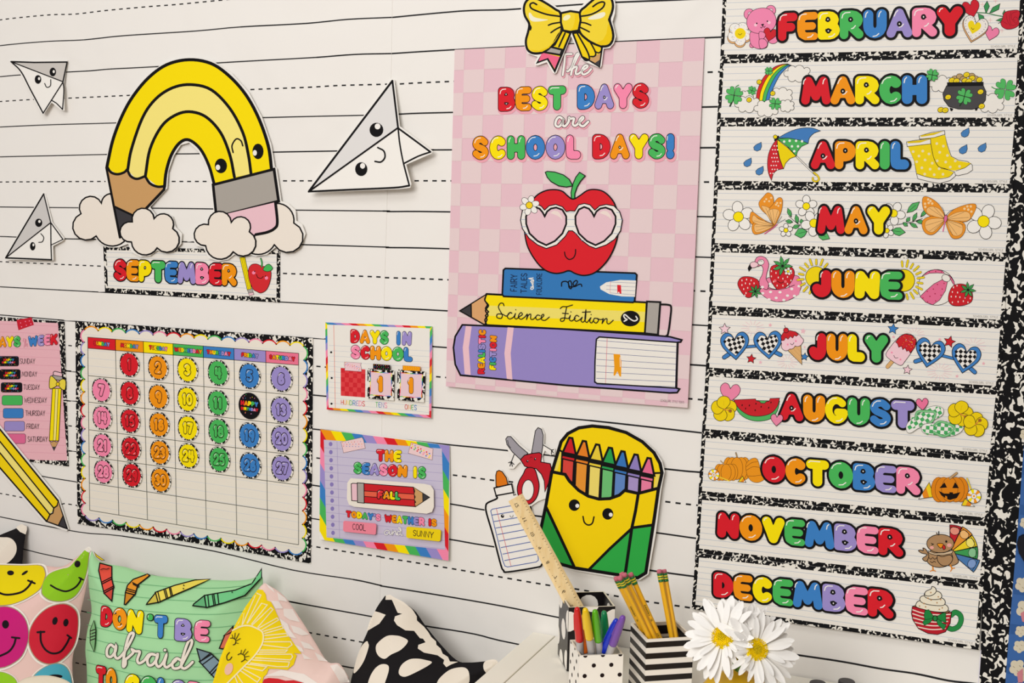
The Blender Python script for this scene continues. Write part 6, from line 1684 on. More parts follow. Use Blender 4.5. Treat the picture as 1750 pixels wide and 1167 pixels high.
# ================================================================= CUSHIONS
class Cushion:
    maxe = 5.5
    def __init__(s, O, N, outline, H=0.06, fall=0.05, wr=0.003, seed=0):
        """outline: closed polyline in photograph coordinates laid out on the cushion's own mid plane"""
        s.O = np.array(O, float); s.N = nrm(np.array(N, float))
        s.U = nrm(np.cross(s.N, [0, 0, 1.])) * -1; s.Vv = np.cross(s.N, s.U)
        s.H, s.fall, s.wr = H, fall, wr
        r_ = np.random.RandomState(seed); s.ph = r_.rand(8) * 6.28
        P = np.array(outline); R = rays(P)
        t_ = ((s.O - CAM) @ s.N) / (R @ s.N); Q = CAM + R * t_[:, None] - s.O
        s.E = np.column_stack([Q @ s.U, Q @ s.Vv])
    def dist(s, P):
        A_ = s.E; B_ = np.roll(s.E, -1, axis=0)
        D = np.full(len(P), 9.0)
        ins = np.zeros(len(P), bool)
        for a, b_ in zip(A_, B_):
            d = b_ - a; L2 = d @ d + 1e-12
            t_ = np.clip(((P - a) @ d) / L2, 0, 1)
            D = np.minimum(D, np.linalg.norm(P - a - t_[:, None] * d, axis=1))
            c1 = (a[1] > P[:, 1]) != (b_[1] > P[:, 1])
            with np.errstate(divide='ignore', invalid='ignore'):
                xx = (b_[0] - a[0]) * (P[:, 1] - a[1]) / (b_[1] - a[1] if b_[1] != a[1] else 1e-9) + a[0]
            ins ^= c1 & (P[:, 0] < xx)
        return np.where(ins, D, 0)
        
    def h(s, P):
        if not hasattr(s, 'G'):
            lo, hi = s.E.min(0) - .012, s.E.max(0) + .012; n = 260
            xs, ys = np.linspace(lo[0], hi[0], n), np.linspace(lo[1], hi[1], n)
            X, Y = np.meshgrid(xs, ys); G = s.h0(np.column_stack([X.ravel(), Y.ravel()])).reshape(n, n)
            for _ in range(3):
                G[1:-1, 1:-1] = (G[1:-1, 1:-1] * 2 + G[:-2, 1:-1] + G[2:, 1:-1] + G[1:-1, :-2] + G[1:-1, 2:]) / 6
            s.G, s.lo, s.dx = G, lo, (hi - lo) / (n - 1)
        q = np.clip((P - s.lo) / s.dx, 0, 258.999); i = q.astype(int); f = q - i
        a = s.G[i[:, 1], i[:, 0]]; b_ = s.G[i[:, 1], i[:, 0] + 1]; c_ = s.G[i[:, 1] + 1, i[:, 0]]; d_ = s.G[i[:, 1] + 1, i[:, 0] + 1]
        return (a * (1 - f[:, 0]) + b_ * f[:, 0]) * (1 - f[:, 1]) + (c_ * (1 - f[:, 0]) + d_ * f[:, 0]) * f[:, 1]
    def h0(s, P):
        d = s.dist(P)
        k = 1 - np.exp(-d / s.fall)
        w = s.wr * (np.sin(P[:, 0] * 55 + P[:, 1] * 22 + s.ph[0] + 1.5 * np.sin(P[:, 1] * 30 + s.ph[1])) + .7 * np.sin(P[:, 1] * 70 - P[:, 0] * 40 + s.ph[2])) * k * np.exp(-d / (s.fall * 1.3)) * 2
        return s.H * k + w
    def map(s, P, off):
        R = rays(P); off = np.asarray(off, float)
        hh = np.zeros(len(R))
        for it in range(26):
            t_ = ((s.O - CAM) @ s.N + hh + off * .0) / (R @ s.N)
            X = CAM + R * t_[:, None] - s.O
            hn = s.h(np.column_stack([X @ s.U, X @ s.Vv]))
            hh = .35 * hh + .65 * hn
        t_ = ((s.O - CAM) @ s.N + hh + off) / (R @ s.N)
        return CAM + R * t_[:, None]
    def build(s, name, sides, label, m, n=64, Hb=.5):
        """sides: top, right, bottom, left polylines (px) running TL->TR, TR->BR, BL->BR, TL->BL"""
        def res(poly):
            Q = s.plane(poly); L_ = np.r_[0, np.cumsum(np.linalg.norm(np.diff(Q, axis=0), axis=1))]
            u = np.linspace(0, L_[-1], n); return np.column_stack([np.interp(u, L_, Q[:, 0]), np.interp(u, L_, Q[:, 1])])
        T_, R_, B_, L_ = [res(cr(p, False, 4)) for p in sides]
        G = np.zeros((n, n, 2))
        for i in range(n):
            for j in range(n):
                u, v = j / (n - 1), i / (n - 1)
                G[i, j] = (1 - v) * T_[j] + v * B_[j] + (1 - u) * L_[i] + u * R_[i] - ((1 - u) * (1 - v) * T_[0] + u * (1 - v) * T_[-1] + (1 - u) * v * B_[0] + u * v * B_[-1])
        P = G.reshape(-1, 2); hh = s.h(P)
        X = s.O + P[:, :1] * s.U + P[:, 1:] * s.Vv
        V = np.vstack([X + hh[:, None] * s.N, X - Hb * hh[:, None] * s.N - 0.0005 * s.N])
        F = []
        N_ = n * n
        for i in range(n - 1):
            for j in range(n - 1):
                a = i * n + j
                F.append((a, a + n, a + n + 1, a + 1)); F.append((N_ + a, N_ + a + 1, N_ + a + n + 1, N_ + a + n))
        ring = [j for j in range(n)] + [i * n + n - 1 for i in range(1, n)] + [(n - 1) * n + j for j in range(n - 2, -1, -1)] + [i * n for i in range(n - 2, 0, -1)]
        for a, b_ in zip(ring, ring[1:] + ring[:1]): F.append((a, b_, N_ + b_, N_ + a))
        V[:, 1] = np.minimum(V[:, 1], -0.008)
        o = mesh_obj(name, V, F, [m], smooth=True)
        return tag(o, label, 'cushion')
    def plane(s, pts):
        P = np.array(pts); R = rays(P); t_ = ((s.O - CAM) @ s.N) / (R @ s.N); Q = CAM + R * t_[:, None] - s.O
        return np.column_stack([Q @ s.U, Q @ s.Vv])
def cushion(label, O, N, sides, m, **kw):
    T_, R_, B_, L_ = [cr(p, False, 4) for p in sides]
    outl = T_[:-1] + R_[:-1] + B_[::-1][:-1] + L_[::-1][:-1]
    s = Cushion(O, N, outl, **kw)
    o = s.build('cushion', sides, label, m)
    return o, s
BLKF = (30, 28, 30); CRF = (240, 230, 214)
# far polka cushion at the left edge
N0 = (0.10, -0.92, 0.36)
o, s_ = cushion('black cushion with big white dots at the far left behind the smiley cushion', (-1.1, -0.048, 0.72), N0,
    [[(-190, 930), (-90, 930), (-20, 920), (15, 908), (41, 897)], [(41, 897), (44, 906), (38, 960), (36, 1080), (40, 1215)], [(-180, 1225), (-60, 1218), (40, 1215)], [(-190, 930), (-180, 1060), (-180, 1225)]], fabric_mat('black_cotton', BLKF), H=.028, fall=.045, seed=3)
A = Art('dot_print', o, s_, .0012, (0, 880, 4.069), step=.0001)
A.fill([(120, 78), (150, 62), (186, 78), (188, 100), (178, 135), (140, 118), (112, 90)], CRF); A.fill([(-40, 175), (30, 155), (80, 165), (112, 205), (112, 260), (80, 310), (30, 342), (-40, 342)], CRF, smooth=True)
A.done()
# smiley cushion
o, s_ = cushion('cushion with yellow, lime, magenta and red smiley faces on pink checks', (-0.95, -0.120, 0.70), (0.16, -0.92, 0.34),
    [[(-120, 975), (-60, 966), (0, 965), (69, 966), (100, 969), (116, 964), (132, 951), (152, 938)], [(152, 938), (153, 960), (146, 1010), (137, 1050), (132, 1094), (124, 1125), (125, 1170), (130, 1285)], [(-130, 1290), (0, 1280), (130, 1285)], [(-120, 975), (-128, 1100), (-130, 1290)]],
    fabric_mat('pink_cotton', (240, 204, 196)), H=.055, fall=.05, seed=5, wr=.0012); s_.maxe = 4.5
fr = (0, 880, 4.069)
K_ = (24, 14, 22)
def smi(pts, c, feats):
    A = Art('smiley_face', o, s_, .0012, fr, step=.0004)
    cx = sum(p[0] for p in pts) / len(pts); cy = sum(p[1] for p in pts) / len(pts)
    A.fill([(cx + (x - cx) * 1.10, cy + (y - cy) * 1.10) for x, y in cr(pts, True, 4)], (246, 240, 230)); A.fill([(cx + (x - cx) * 1.035, cy + (y - cy) * 1.035) for x, y in cr(pts, True, 4)], (176, 156, 130)); A.fill(pts, c, smooth=True)
    for f in feats:
        if f[0] == 'e': A.ell(f[1], f[2], f[3], f[4], K_, f[5] if len(f) > 5 else 0, same=True)
        else: A.stroke(f[1], f[2], K_, smooth=len(f[1]) > 2); A.lv -= .0003
    A.done()
smi([(-130, 380), (-60, 350), (150, 352), (280, 352), (312, 400), (305, 450), (270, 520), (160, 590), (40, 625), (-100, 610), (-150, 500)], (240, 218, 10),
    [('e', 73, 402, 24, 17), ('e', 172, 402, 26, 9, -35), ('s', [(-40, 520), (20, 550), (80, 552), (150, 535), (195, 500), (222, 460)], 14), ('s', [(195, 455), (242, 475)], 13)])
smi([(590, 245), (618, 252), (612, 320), (600, 400), (565, 500), (510, 570), (430, 598), (350, 590), (300, 555), (292, 520), (305, 460), (350, 405), (430, 375), (480, 362), (530, 310)], (150, 208, 36),
    [('e', 538, 340, 21, 24, 10), ('s', [(352, 488), (400, 515), (460, 530), (520, 505), (555, 465), (562, 440)], 12), ('s', [(550, 435), (578, 450)], 11)])
smi([(-110, 700), (0, 640), (100, 655), (170, 720), (195, 810), (185, 900), (130, 1000), (0, 1060), (-120, 1000), (-150, 850)], (206, 30, 122),
    [('e', 38, 760, 24, 29), ('s', [(0, 980), (60, 950), (95, 905), (110, 855)], 14), ('s', [(82, 850), (135, 856)], 13)])
smi([(340, 645), (440, 620), (510, 650), (540, 710), (535, 830), (500, 930), (420, 1010), (330, 1032), (250, 990), (205, 900), (210, 800), (260, 710)], (214, 34, 56),
    [('e', 382, 736, 18, 28, 15), ('e', 458, 748, 18, 27, 10), ('s', [(282, 810), (285, 880), (315, 935), (365, 962), (420, 950), (460, 900), (485, 850)], 14), ('s', [(260, 815), (308, 812)], 14), ('s', [(468, 835), (495, 855)], 13)])
smi([(230, 1130), (300, 1065), (380, 1035), (440, 1045), (480, 1090), (500, 1180), (480, 1260), (380, 1330), (280, 1300), (220, 1220)], (80, 176, 200), [('e', 385, 1122, 50, 14)])
smi([(-100, 1180), (-40, 1100), (40, 1100), (110, 1150), (120, 1240), (60, 1330), (-60, 1330)], (150, 208, 36), [])
A = Art('corner_tip', o, s_, .0030, fr, step=.00018); A.fill([(585, 240), (606, 228), (632, 248), (620, 262), (600, 252)], (240, 232, 220)); A.done()

# green cushion with lettering
GRN = (170, 224, 168)
o, s_ = cushion("green lined cushion reading DON'T BE afraid with crayons", (-0.68, -0.125, 0.70), (0.12, -0.93, 0.34),
    [[(157, 941), (163, 952), (176, 962), (215, 969), (262, 983), (330, 989), (395, 992), (425, 990), (447, 983)], [(447, 983), (449, 996), (440, 1040), (432, 1100), (430, 1200), (442, 1340)], [(140, 1340), (290, 1330), (442, 1340)], [(157, 941), (151, 968), (153, 1010), (157, 1045), (150, 1075), (146, 1110), (149, 1150), (148, 1250), (140, 1340)]],
    fabric_mat('green_cotton', GRN), H=.06, fall=.05, seed=8, wr=.0022)
fr = (130, 930, 4.922)
A = Art('ruled_print', o, s_, .0012, fr, step=.0001)
for k in range(9):
    y = 262 + k * 106
    A.stroke([(100 if k < 3 else 90, y - (10 if k > 1 else 0)), (300, y + 45), (620, y + 80 + 5 * k), (900, y + 100 + 5 * k), (1200, y + 105 + 4 * k), (1480, y + 80)], 4, (104, 172, 122), smooth=True, cap=False)
A.done()
A = Art('crayon_print', o, s_, .0016, fr, step=.0001)
def crayon(pts, c, tip, bands, w=9):
    A.shape(pts, c, w)
    A.shape(tip, tuple(int(v * .88) for v in (PAL[c] if isinstance(c, str) else c)), w)
    for a, b_ in bands: A.stroke([a, b_], w * .9)
crayon([(200, 158), (300, 185), (300, 290), (318, 365), (235, 412), (215, 330), (190, 220)], (232, 84, 66), [(235, 412), (312, 368), (300, 478)], [((212, 320), (300, 275)), ((215, 335), (303, 290)), ((232, 395), (318, 350))])
crayon([(600, 250), (620, 262), (520, 340), (495, 425), (415, 405), (432, 345), (480, 295)], (238, 156, 44), [(415, 405), (490, 425), (415, 508), (405, 505)], [((428, 372), (505, 395)), ((425, 388), (500, 408)), ((475, 322), (530, 350)), ((480, 335), (525, 360))])
crayon([(1130, 292), (1000, 300), (830, 345), (665, 405), (690, 490), (830, 425), (960, 370)], (242, 222, 90), [(668, 408), (690, 488), (592, 506), (600, 492)], [((688, 400), (708, 482)), ((740, 385), (760, 460)), ((752, 380), (772, 456)), ((785, 370), (800, 440)), ((795, 366), (812, 436))])
crayon([(1560, 205), (1480, 330), (1340, 385), (1080, 430), (1095, 532), (1250, 490), (1420, 430), (1560, 280)], (118, 206, 140), [(1078, 432), (1095, 530), (982, 516), (990, 502)], [((1108, 428), (1118, 528)), ((1145, 420), (1160, 515)), ((1158, 418), (1172, 512)), ((1190, 412), (1200, 500))])
crayon([(1035, 985), (1132, 915), (1260, 1040), (1320, 1180), (1180, 1140)], (130, 156, 170), [(1015, 878), (1132, 915), (1045, 985)], [((1045, 985), (1140, 925)), ((1065, 1010), (1160, 940)), ((1120, 1085), (1200, 1000)), ((1135, 1100), (1210, 1020))])
crayon([(1205, 875), (1250, 765), (1320, 690), (1330, 780), (1240, 880)], (226, 120, 92), [(1240, 770), (1320, 690), (1310, 740)], [])
A.shape([(150, 640), (165, 720), (160, 830), (150, 905), (118, 830), (118, 720)], (132, 190, 130), 5)
for k in range(4): A.stroke([(118, 730 + k * 26), (162, 715 + k * 26)], 7)
A.dots([(902, 372), (905, 344), (1312, 402)], 6, 'black', n=8); A.stroke([(205, 215), (225, 205), (255, 208), (278, 200)], 4, smooth=True)
A.shape([(150, 62), (175, 90), (240, 135), (215, 135), (170, 105)], (238, 206, 30), 3)
A.done()
A = Art('lettering', o, s_, .0022, fr, step=.0001)
A.maxe = None
A.word("DON", [(208, 510), (575, 555), (560, 770), (200, 690)], cols=['red', 'orange', 'yellow'], o=.03, r=.165)
A.word("'", [(592, 582), (655, 582), (655, 710), (592, 700)], cols=['green'], o=.05, r=.17)
A.word("T", [(655, 588), (775, 595), (765, 800), (650, 790)], cols=['blue'], o=.03, r=.165)
A.word("BE", [(828, 615), (1135, 640), (1125, 832), (822, 815)], cols=['purple', 'pink'], o=.03, r=.165, gap=.12)
A.word("TO", [(165, 1008), (345, 1045), (340, 1260), (160, 1220)], cols=['red', 'orange'], o=.03, r=.165)
A.word("COLOR", [(405, 1078), (1080, 1160), (1075, 1370), (400, 1290)], cols=['yellow', 'green', 'blue', 'purple', 'pink'], o=.03, r=.165)
A.lv = .0026
AF = [[(320, 865), (290, 845), (262, 880), (262, 935), (295, 945), (330, 900), (335, 855), (325, 930), (350, 960), (395, 920), (440, 850), (480, 770), (478, 745), (450, 760), (425, 830), (405, 930), (395, 1010), (400, 1030), (415, 1010), (418, 970), (440, 950), (480, 910), (470, 885), (500, 900), (535, 905), (515, 970), (530, 1000), (570, 980), (610, 930), (645, 925)],
      [(665, 930), (630, 925), (600, 970), (610, 1015), (645, 1010), (680, 960), (685, 925), (672, 995), (695, 1030), (735, 990), (760, 930), (742, 1005), (760, 1035), (800, 1010), (840, 975)],
      [(880, 975), (845, 960), (810, 1000), (820, 1042), (870, 1035), (905, 980), (960, 870), (975, 815), (955, 805), (930, 850), (895, 960), (885, 1025), (910, 1045), (945, 1025), (980, 990)]]
A.script(AF, 22, (240, 230, 216), 5, (50, 60, 50)); A.ell(748, 890, 18, 17, (50, 60, 50)); A.ell(748, 890, 12, 11, (240, 230, 216))
A.done()

# sun cushion
o, s_ = cushion('pink checkered cushion with a sleepy yellow sun face, standing on its corner', (-0.40, -0.185, 0.66), (0.22, -0.91, 0.34),
    [[(453, 996), (485, 1018), (515, 1060), (540, 1100), (560, 1131), (580, 1134), (596, 1158)], [(596, 1158), (592, 1220), (575, 1320), (545, 1455)], [(330, 1270), (430, 1390), (545, 1455)], [(453, 996), (442, 1006), (415, 1050), (392, 1100), (370, 1155), (330, 1270)]],
    fabric_mat('pale_pink_cotton', (246, 216, 206)), H=.06, fall=.05, seed=12, wr=.003)
fr = (360, 960, 5.638)
CK = (248, 238, 230)
for q in ([(530, 205), (600, 260), (620, 300), (560, 250)], [(640, 290), (720, 350), (740, 385), (655, 370)], [(580, 375), (655, 378), (700, 450), (625, 450)], [(700, 450), (790, 455), (860, 580), (765, 560), (705, 520)], [(660, 540), (745, 600), (760, 650), (690, 620)], [(770, 610), (860, 635), (950, 700), (880, 710), (800, 680)], [(690, 620), (760, 650), (830, 740), (750, 720)], [(860, 760), (950, 790), (1010, 850), (900, 830)], [(790, 780), (880, 830), (900, 870), (850, 860)], [(880, 880), (960, 930), (1000, 940), (900, 935)], [(1000, 870), (1060, 900), (1130, 960), (1040, 950)],
          [(520, 1100), (680, 1040), (900, 1080), (1030, 1167), (1000, 1200), (700, 1100)], [(1150, 1000), (1220, 985), (1290, 1050), (1340, 1160), (1250, 1167), (1200, 1080)]):
    A = Art('check_print', o, s_, .0012, fr, step=.0001); A.fill(q, CK); A.done()
A = Art('sun_print', o, s_, .0016, fr, step=.0001)
YS = (248, 218, 14); CS_ = (248, 236, 190)
A.fill([(455, 265), (500, 270), (530, 310), (540, 370), (580, 385), (610, 440), (650, 530), (690, 620), (740, 700), (790, 770), (850, 850), (875, 885), (800, 880), (830, 900), (800, 990), (740, 1040), (650, 1030), (560, 1030), (540, 1080), (510, 1110), (490, 1200), (0, 1400), (20, 1167), (90, 930), (150, 780), (240, 600), (330, 440)], YS)
rays_ = [((255, 620), (330, 450), (300, 620)), ((310, 600), (440, 300), (485, 320), (350, 590)), ((355, 590), (490, 400), (545, 415), (395, 600)), ((400, 610), (580, 440), (600, 460), (455, 630)), ((460, 640), (640, 540), (655, 560), (495, 655)), ((510, 670), (690, 615), (700, 640), (520, 690)), ((520, 710), (730, 690), (745, 715), (520, 745)), ((515, 770), (770, 770), (785, 800), (740, 830), (500, 800)), ((470, 850), (740, 850), (720, 870), (470, 870)), ((440, 890), (780, 890), (790, 915), (770, 945), (430, 925)), ((405, 945), (760, 965), (745, 1010), (640, 1010), (385, 975)), ((355, 985), (540, 1010), (500, 1050), (330, 1010)), ((310, 1030), (480, 1120), (450, 1160), (290, 1050)), ((250, 1080), (330, 1200), (280, 1220), (230, 1095))]
for r_ in rays_: A.stroke(list(r_), 10, CS_, closed=len(r_) < 4)
A.stroke([(210, 660), (300, 620), (370, 615), (440, 640), (500, 680), (505, 760), (470, 840), (410, 920), (330, 1000), (240, 1090), (150, 1180)], 14, CS_, smooth=True)
A.ell(174, 1032, 38, 60, (246, 196, 170), 20)
for st in ([(190, 735), (215, 735), (240, 755), (235, 790), (215, 800)], [(262, 895), (285, 885), (320, 900), (325, 940), (295, 962)], [(180, 872), (155, 905), (160, 945), (185, 940), (203, 915)]): A.stroke(st, 8, (30, 24, 20), smooth=True)
for a_, b_ in (((215, 735), (205, 700)), ((230, 738), (235, 685)), ((242, 745), (272, 690)), ((248, 760), (285, 738)), ((240, 780), (265, 785)), ((290, 885), (295, 850)), ((308, 888), (335, 840)), ((322, 900), (360, 862)), ((328, 915), (370, 908)), ((325, 935), (350, 950))): A.stroke([a_, b_], 6, (30, 24, 20))
A.done()
A = Art('red_print', o, s_, .0020, fr, step=.0001); A.fill([(500, 1167), (515, 1130), (560, 1118), (650, 1125), (720, 1145), (800, 1140), (900, 1167), (960, 1230), (480, 1240)], (214, 36, 44)); A.done()

# polka cushion
o, s_ = cushion('black cushion with large white dots leaning beside the white cabinet', (-0.14, -0.125, 0.66), (0.10, -0.93, 0.34),
    [[(658, 1018), (668, 1020), (705, 1040), (726, 1068), (752, 1100), (780, 1128), (800, 1132), (828, 1130), (846, 1128)], [(846, 1128), (851, 1135), (849, 1146), (838, 1156), (818, 1175), (800, 1290), (795, 1455)], [(575, 1450), (690, 1462), (795, 1455)], [(658, 1018), (642, 1042), (630, 1075), (615, 1110), (603, 1150), (596, 1200), (575, 1450)]],
    fabric_mat('black_cotton', BLKF), H=.05, fall=.045, seed=20, wr=.0025)
fr = (590, 1000, 5.645)
A = Art('dot_print', o, s_, .0012, fr, step=.0001)
A.fill([(388, 140), (392, 100), (430, 90), (470, 115), (560, 160), (640, 225), (660, 250), (690, 300), (692, 340), (760, 400), (800, 450), (830, 500), (875, 540), (880, 575), (920, 610), (940, 660), (990, 690), (1010, 735), (1090, 738), (1020, 765), (975, 790), (945, 755), (955, 720), (890, 675), (760, 650), (700, 610), (705, 575), (775, 550), (750, 515), (720, 510), (665, 440), (580, 435), (500, 385), (470, 340), (480, 300), (550, 275), (505, 265), (450, 140)], CRF)
A.fill([(285, 250), (330, 262), (390, 285), (330, 370), (205, 445), (240, 340)], CRF)
A.fill([(205, 540), (222, 560), (225, 600), (180, 730), (120, 820), (80, 845), (100, 740), (150, 600)], CRF, smooth=True)
A.fill([(400, 490), (490, 485), (550, 500), (605, 540), (540, 620), (440, 670), (380, 710), (320, 680), (295, 620), (310, 560)], CRF, smooth=True)
A.fill([(620, 715), (700, 708), (780, 722), (835, 740), (800, 775), (680, 840), (580, 882), (525, 865), (518, 820), (550, 760)], CRF, smooth=True)
A.fill([(350, 762), (410, 770), (420, 820), (390, 920), (350, 1010), (250, 1060), (215, 980), (240, 880), (290, 800)], CRF, smooth=True)
A.fill([(1000, 820), (1100, 792), (1165, 800), (1195, 850), (1190, 950), (1100, 1010), (950, 1020), (885, 990), (900, 910)], CRF, smooth=True)
A.fill([(1340, 745), (1380, 722), (1440, 716), (1472, 740), (1468, 800), (1440, 840), (1395, 868), (1350, 835), (1332, 790)], CRF, smooth=True)
A.done()
# cream cushion top edge low at the left
o, s_ = cushion('plain cream cushion, only its top edge showing at the bottom left', (-0.98, -0.33, 0.60), (0.15, -0.80, 0.55),
    [[(22, 1172), (45, 1158), (79, 1154), (108, 1160), (128, 1172)], [(128, 1172), (135, 1260), (130, 1410)], [(0, 1410), (70, 1415), (130, 1410)], [(22, 1172), (8, 1260), (0, 1410)]], fabric_mat('cream_cotton', (238, 226, 204)), H=.035, fall=.035, seed=31, wr=.001)

# ================================================================= CUPS
def lerp3(a, b, t): return tuple(a[i] + (b[i] - a[i]) * t for i in range(3))
def square_cup(label, corners, z0, z1, outer, inner_m, deco):
    """corners: LB, FL, FR, RB (x,y) of the outer top; open box with 2.5 mm walls"""
    Cn = np.array(corners); ctr = Cn.mean(0)
    e = empty('pencil_cup', (ctr[0], ctr[1], z0), label, 'pencil cup')
    th = 0.0028
    inn = ctr + (Cn - ctr) * (1 - th * 2 / np.linalg.norm(Cn[1] - Cn[0]))
    V = [(x, y, z0) for x, y in Cn] + [(x, y, z1) for x, y in Cn] + [(x, y, z1) for x, y in inn] + [(x, y, z0 + .003) for x, y in inn]
    F = []
    for i in range(4):
        j = (i + 1) % 4
        F += [(i, j, 4 + j, 4 + i), (4 + i, 4 + j, 8 + j, 8 + i), (8 + i, 8 + j, 12 + j, 12 + i)]
    F += [(3, 2, 1, 0), (12, 13, 14, 15)]
    mi = []
    for i in range(4): mi += [0, 1, 2]
    mi += [0, 2]
    mesh_obj('body', V, F, [outer, mat((236, 228, 212)), inner_m], mi, parent=e)
    deco(e, Cn, inn)
    return e, Cn, inn
def face_dots(name, e, Cn, inn, z0, z1, pts, m, faces, ry=None, inside=(), seg=14):
    """pts: (face u, height fraction v, radius m) circles clipped at the face edges"""
    V, F = [], []
    H_ = z1 - z0
    for fi, inner_side in [(f, 0) for f in faces] + [(f, 1) for f in inside]:
        B_ = inn if inner_side else Cn
        a = np.array([*B_[fi], 0]); b_ = np.array([*B_[(fi + 1) % 4], 0]); L_ = np.linalg.norm(b_ - a)
        d = (b_ - a) / L_; nn = np.array([-d[1], d[0], 0]); ctr = np.array([*Cn.mean(0), 0])
        if (a - ctr) @ nn < 0: nn = -nn
        if inner_side: nn = -nn
        for (u, v, r_) in pts:
            P = []
            for k in range(seg):
                an = 2 * math.pi * k / seg
                uu = min(L_ - .0002, max(.0002, u * L_ + r_ * math.cos(an))); vv = min(H_ - .0001, max(.0005, v * H_ + (ry or 1) * r_ * math.sin(an)))
                P.append(tuple(a + d * uu + nn * .0003 + np.array([0, 0, z0 + vv])))
            if name == 'large_dot': mesh_obj(name, P, [tuple(range(seg))], [m], parent=e)
            else: b0 = len(V); V += P; F.append(tuple(range(b0, b0 + seg)))
    if V: mesh_obj(name, V, F, [m], parent=e)
BLK = mat((22, 18, 20), 0.35, 0.4); WHT = mat((252, 247, 238), 0.4, 0.35)
def sq(FL, LB, s):
    """square from the front-left corner and the left-back direction"""
    FL = np.array(FL); d = nrm(np.array(LB) - FL); r_ = np.array([d[1], -d[0]])
    return [tuple(FL + d * s), tuple(FL), tuple(FL + r_ * s), tuple(FL + r_ * s + d * s)]
Z_T = TZ + .100
ct_, cC, cI = square_cup('tall black pencil cup with large white dots, holding the wooden ruler', sq((.1618, -.1436), (.1287, -.0888), .072), TZ, Z_T, BLK, BLK,
    lambda e, Cn, inn: (face_dots('large_dot', e, Cn, inn, TZ, Z_T, [(.15, .96, .017), (.55, .55, .016), (-.02, .32, .015), (1.0, .78, .017), (.93, .16, .015), (.4, .04, .014)], WHT, [0, 2]),
                        face_dots('large_dot', e, Cn, inn, TZ, Z_T, [(1.0, .78, .018), (0.0, .78, .016), (.5, .35, .018), (.5, 1.02, .01)], WHT, [1, 3]),
                        face_dots('large_dot', e, Cn, inn, TZ, Z_T, [(.35, .80, .016), (.8, .35, .018), (.0, .6, .015)], WHT, [], inside=[2, 3])))
Z_P = TZ + .080
cp, pC, pI = square_cup('small white pencil cup with small black dots, holding coloured markers', sq((.2249, -.2747), (.1928, -.2228), .063), TZ, Z_P, WHT, mat((236, 228, 212)),
    lambda e, Cn, inn: face_dots('small_dots', e, Cn, inn, TZ, Z_P, [(u + (.5 if r_ % 2 else 0) * .40, 1 - r_ * .185, .0031) for r_ in range(6) for u in (.13, .53, .93) if u + (.2 if r_ % 2 else 0) < 1], mat((34, 22, 22)), [0, 1, 2, 3], seg=10))
Z_S = TZ + .100
def stripes(e, Cn, inn):
    for k in range(6):
        zz = (Z_S - .0040 - k * .0163, Z_S - .0122 - k * .0163)
        c0 = Cn.mean(0); Co = c0 + (Cn - c0) * 1.006
        V = [(x, y, z) for z in zz for x, y in Co] + [(x, y, z) for z in zz for x, y in Cn]
        F = []
        for i in range(4):
            j = (i + 1) % 4
            F += [(i, j, 4 + j, 4 + i), (i, j, 8 + j, 8 + i), (4 + i, 4 + j, 12 + j, 12 + i)]
        mesh_obj('black_stripe', V, F, [BLK], parent=e)
    ci = inn.mean(0); Ci = ci + (inn - ci) * .99
    for k in range(3):
        zz = (Z_S - .005 - k * .018, Z_S - .018 - k * .018)
        V = [(x, y, z) for z in zz for x, y in Ci]
        mesh_obj('inner_stripe', V, [(i, (i + 1) % 4, 4 + (i + 1) % 4, 4 + i) for i in range(4)], [BLK], parent=e)
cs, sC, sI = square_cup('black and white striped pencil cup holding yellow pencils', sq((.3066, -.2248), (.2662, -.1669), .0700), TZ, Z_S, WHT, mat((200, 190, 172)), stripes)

# ---- lathed things
def frame_z(a, b_):
    d = nrm(np.array(b_, float) - np.array(a, float)); u = nrm(np.cross(d, [0.3, -1, 0.2])); return d, u, np.cross(d, u)
def lathe(name, a, b_, prof, m, parent=None, n=16, cap=True, smooth=True):
    """profile (distance along a->b in m, radius)"""
    a = np.array(a, float); d, u, v = frame_z(a, b_)
    V = []
    for t_, r_ in prof:
        for k in range(n):
            an = 2 * math.pi * k / n; V.append(tuple(a + d * t_ + (u * math.cos(an) + v * math.sin(an)) * r_))
    F = []
    for i in range(len(prof) - 1):
        for k in range(n):
            l = (k + 1) % n; F.append((i * n + k, i * n + l, (i + 1) * n + l, (i + 1) * n + k))
    F.append(tuple(range(n))[::-1]); F.append(tuple((len(prof) - 1) * n + k for k in range(n)))
    ms = m if isinstance(m, list) else [m]
    o = mesh_obj(name, V, F, ms, parent=parent)
    if smooth:
        o.data.polygons.foreach_set('use_smooth', [len(p.vertices) == 4 for p in o.data.polygons])
    return o
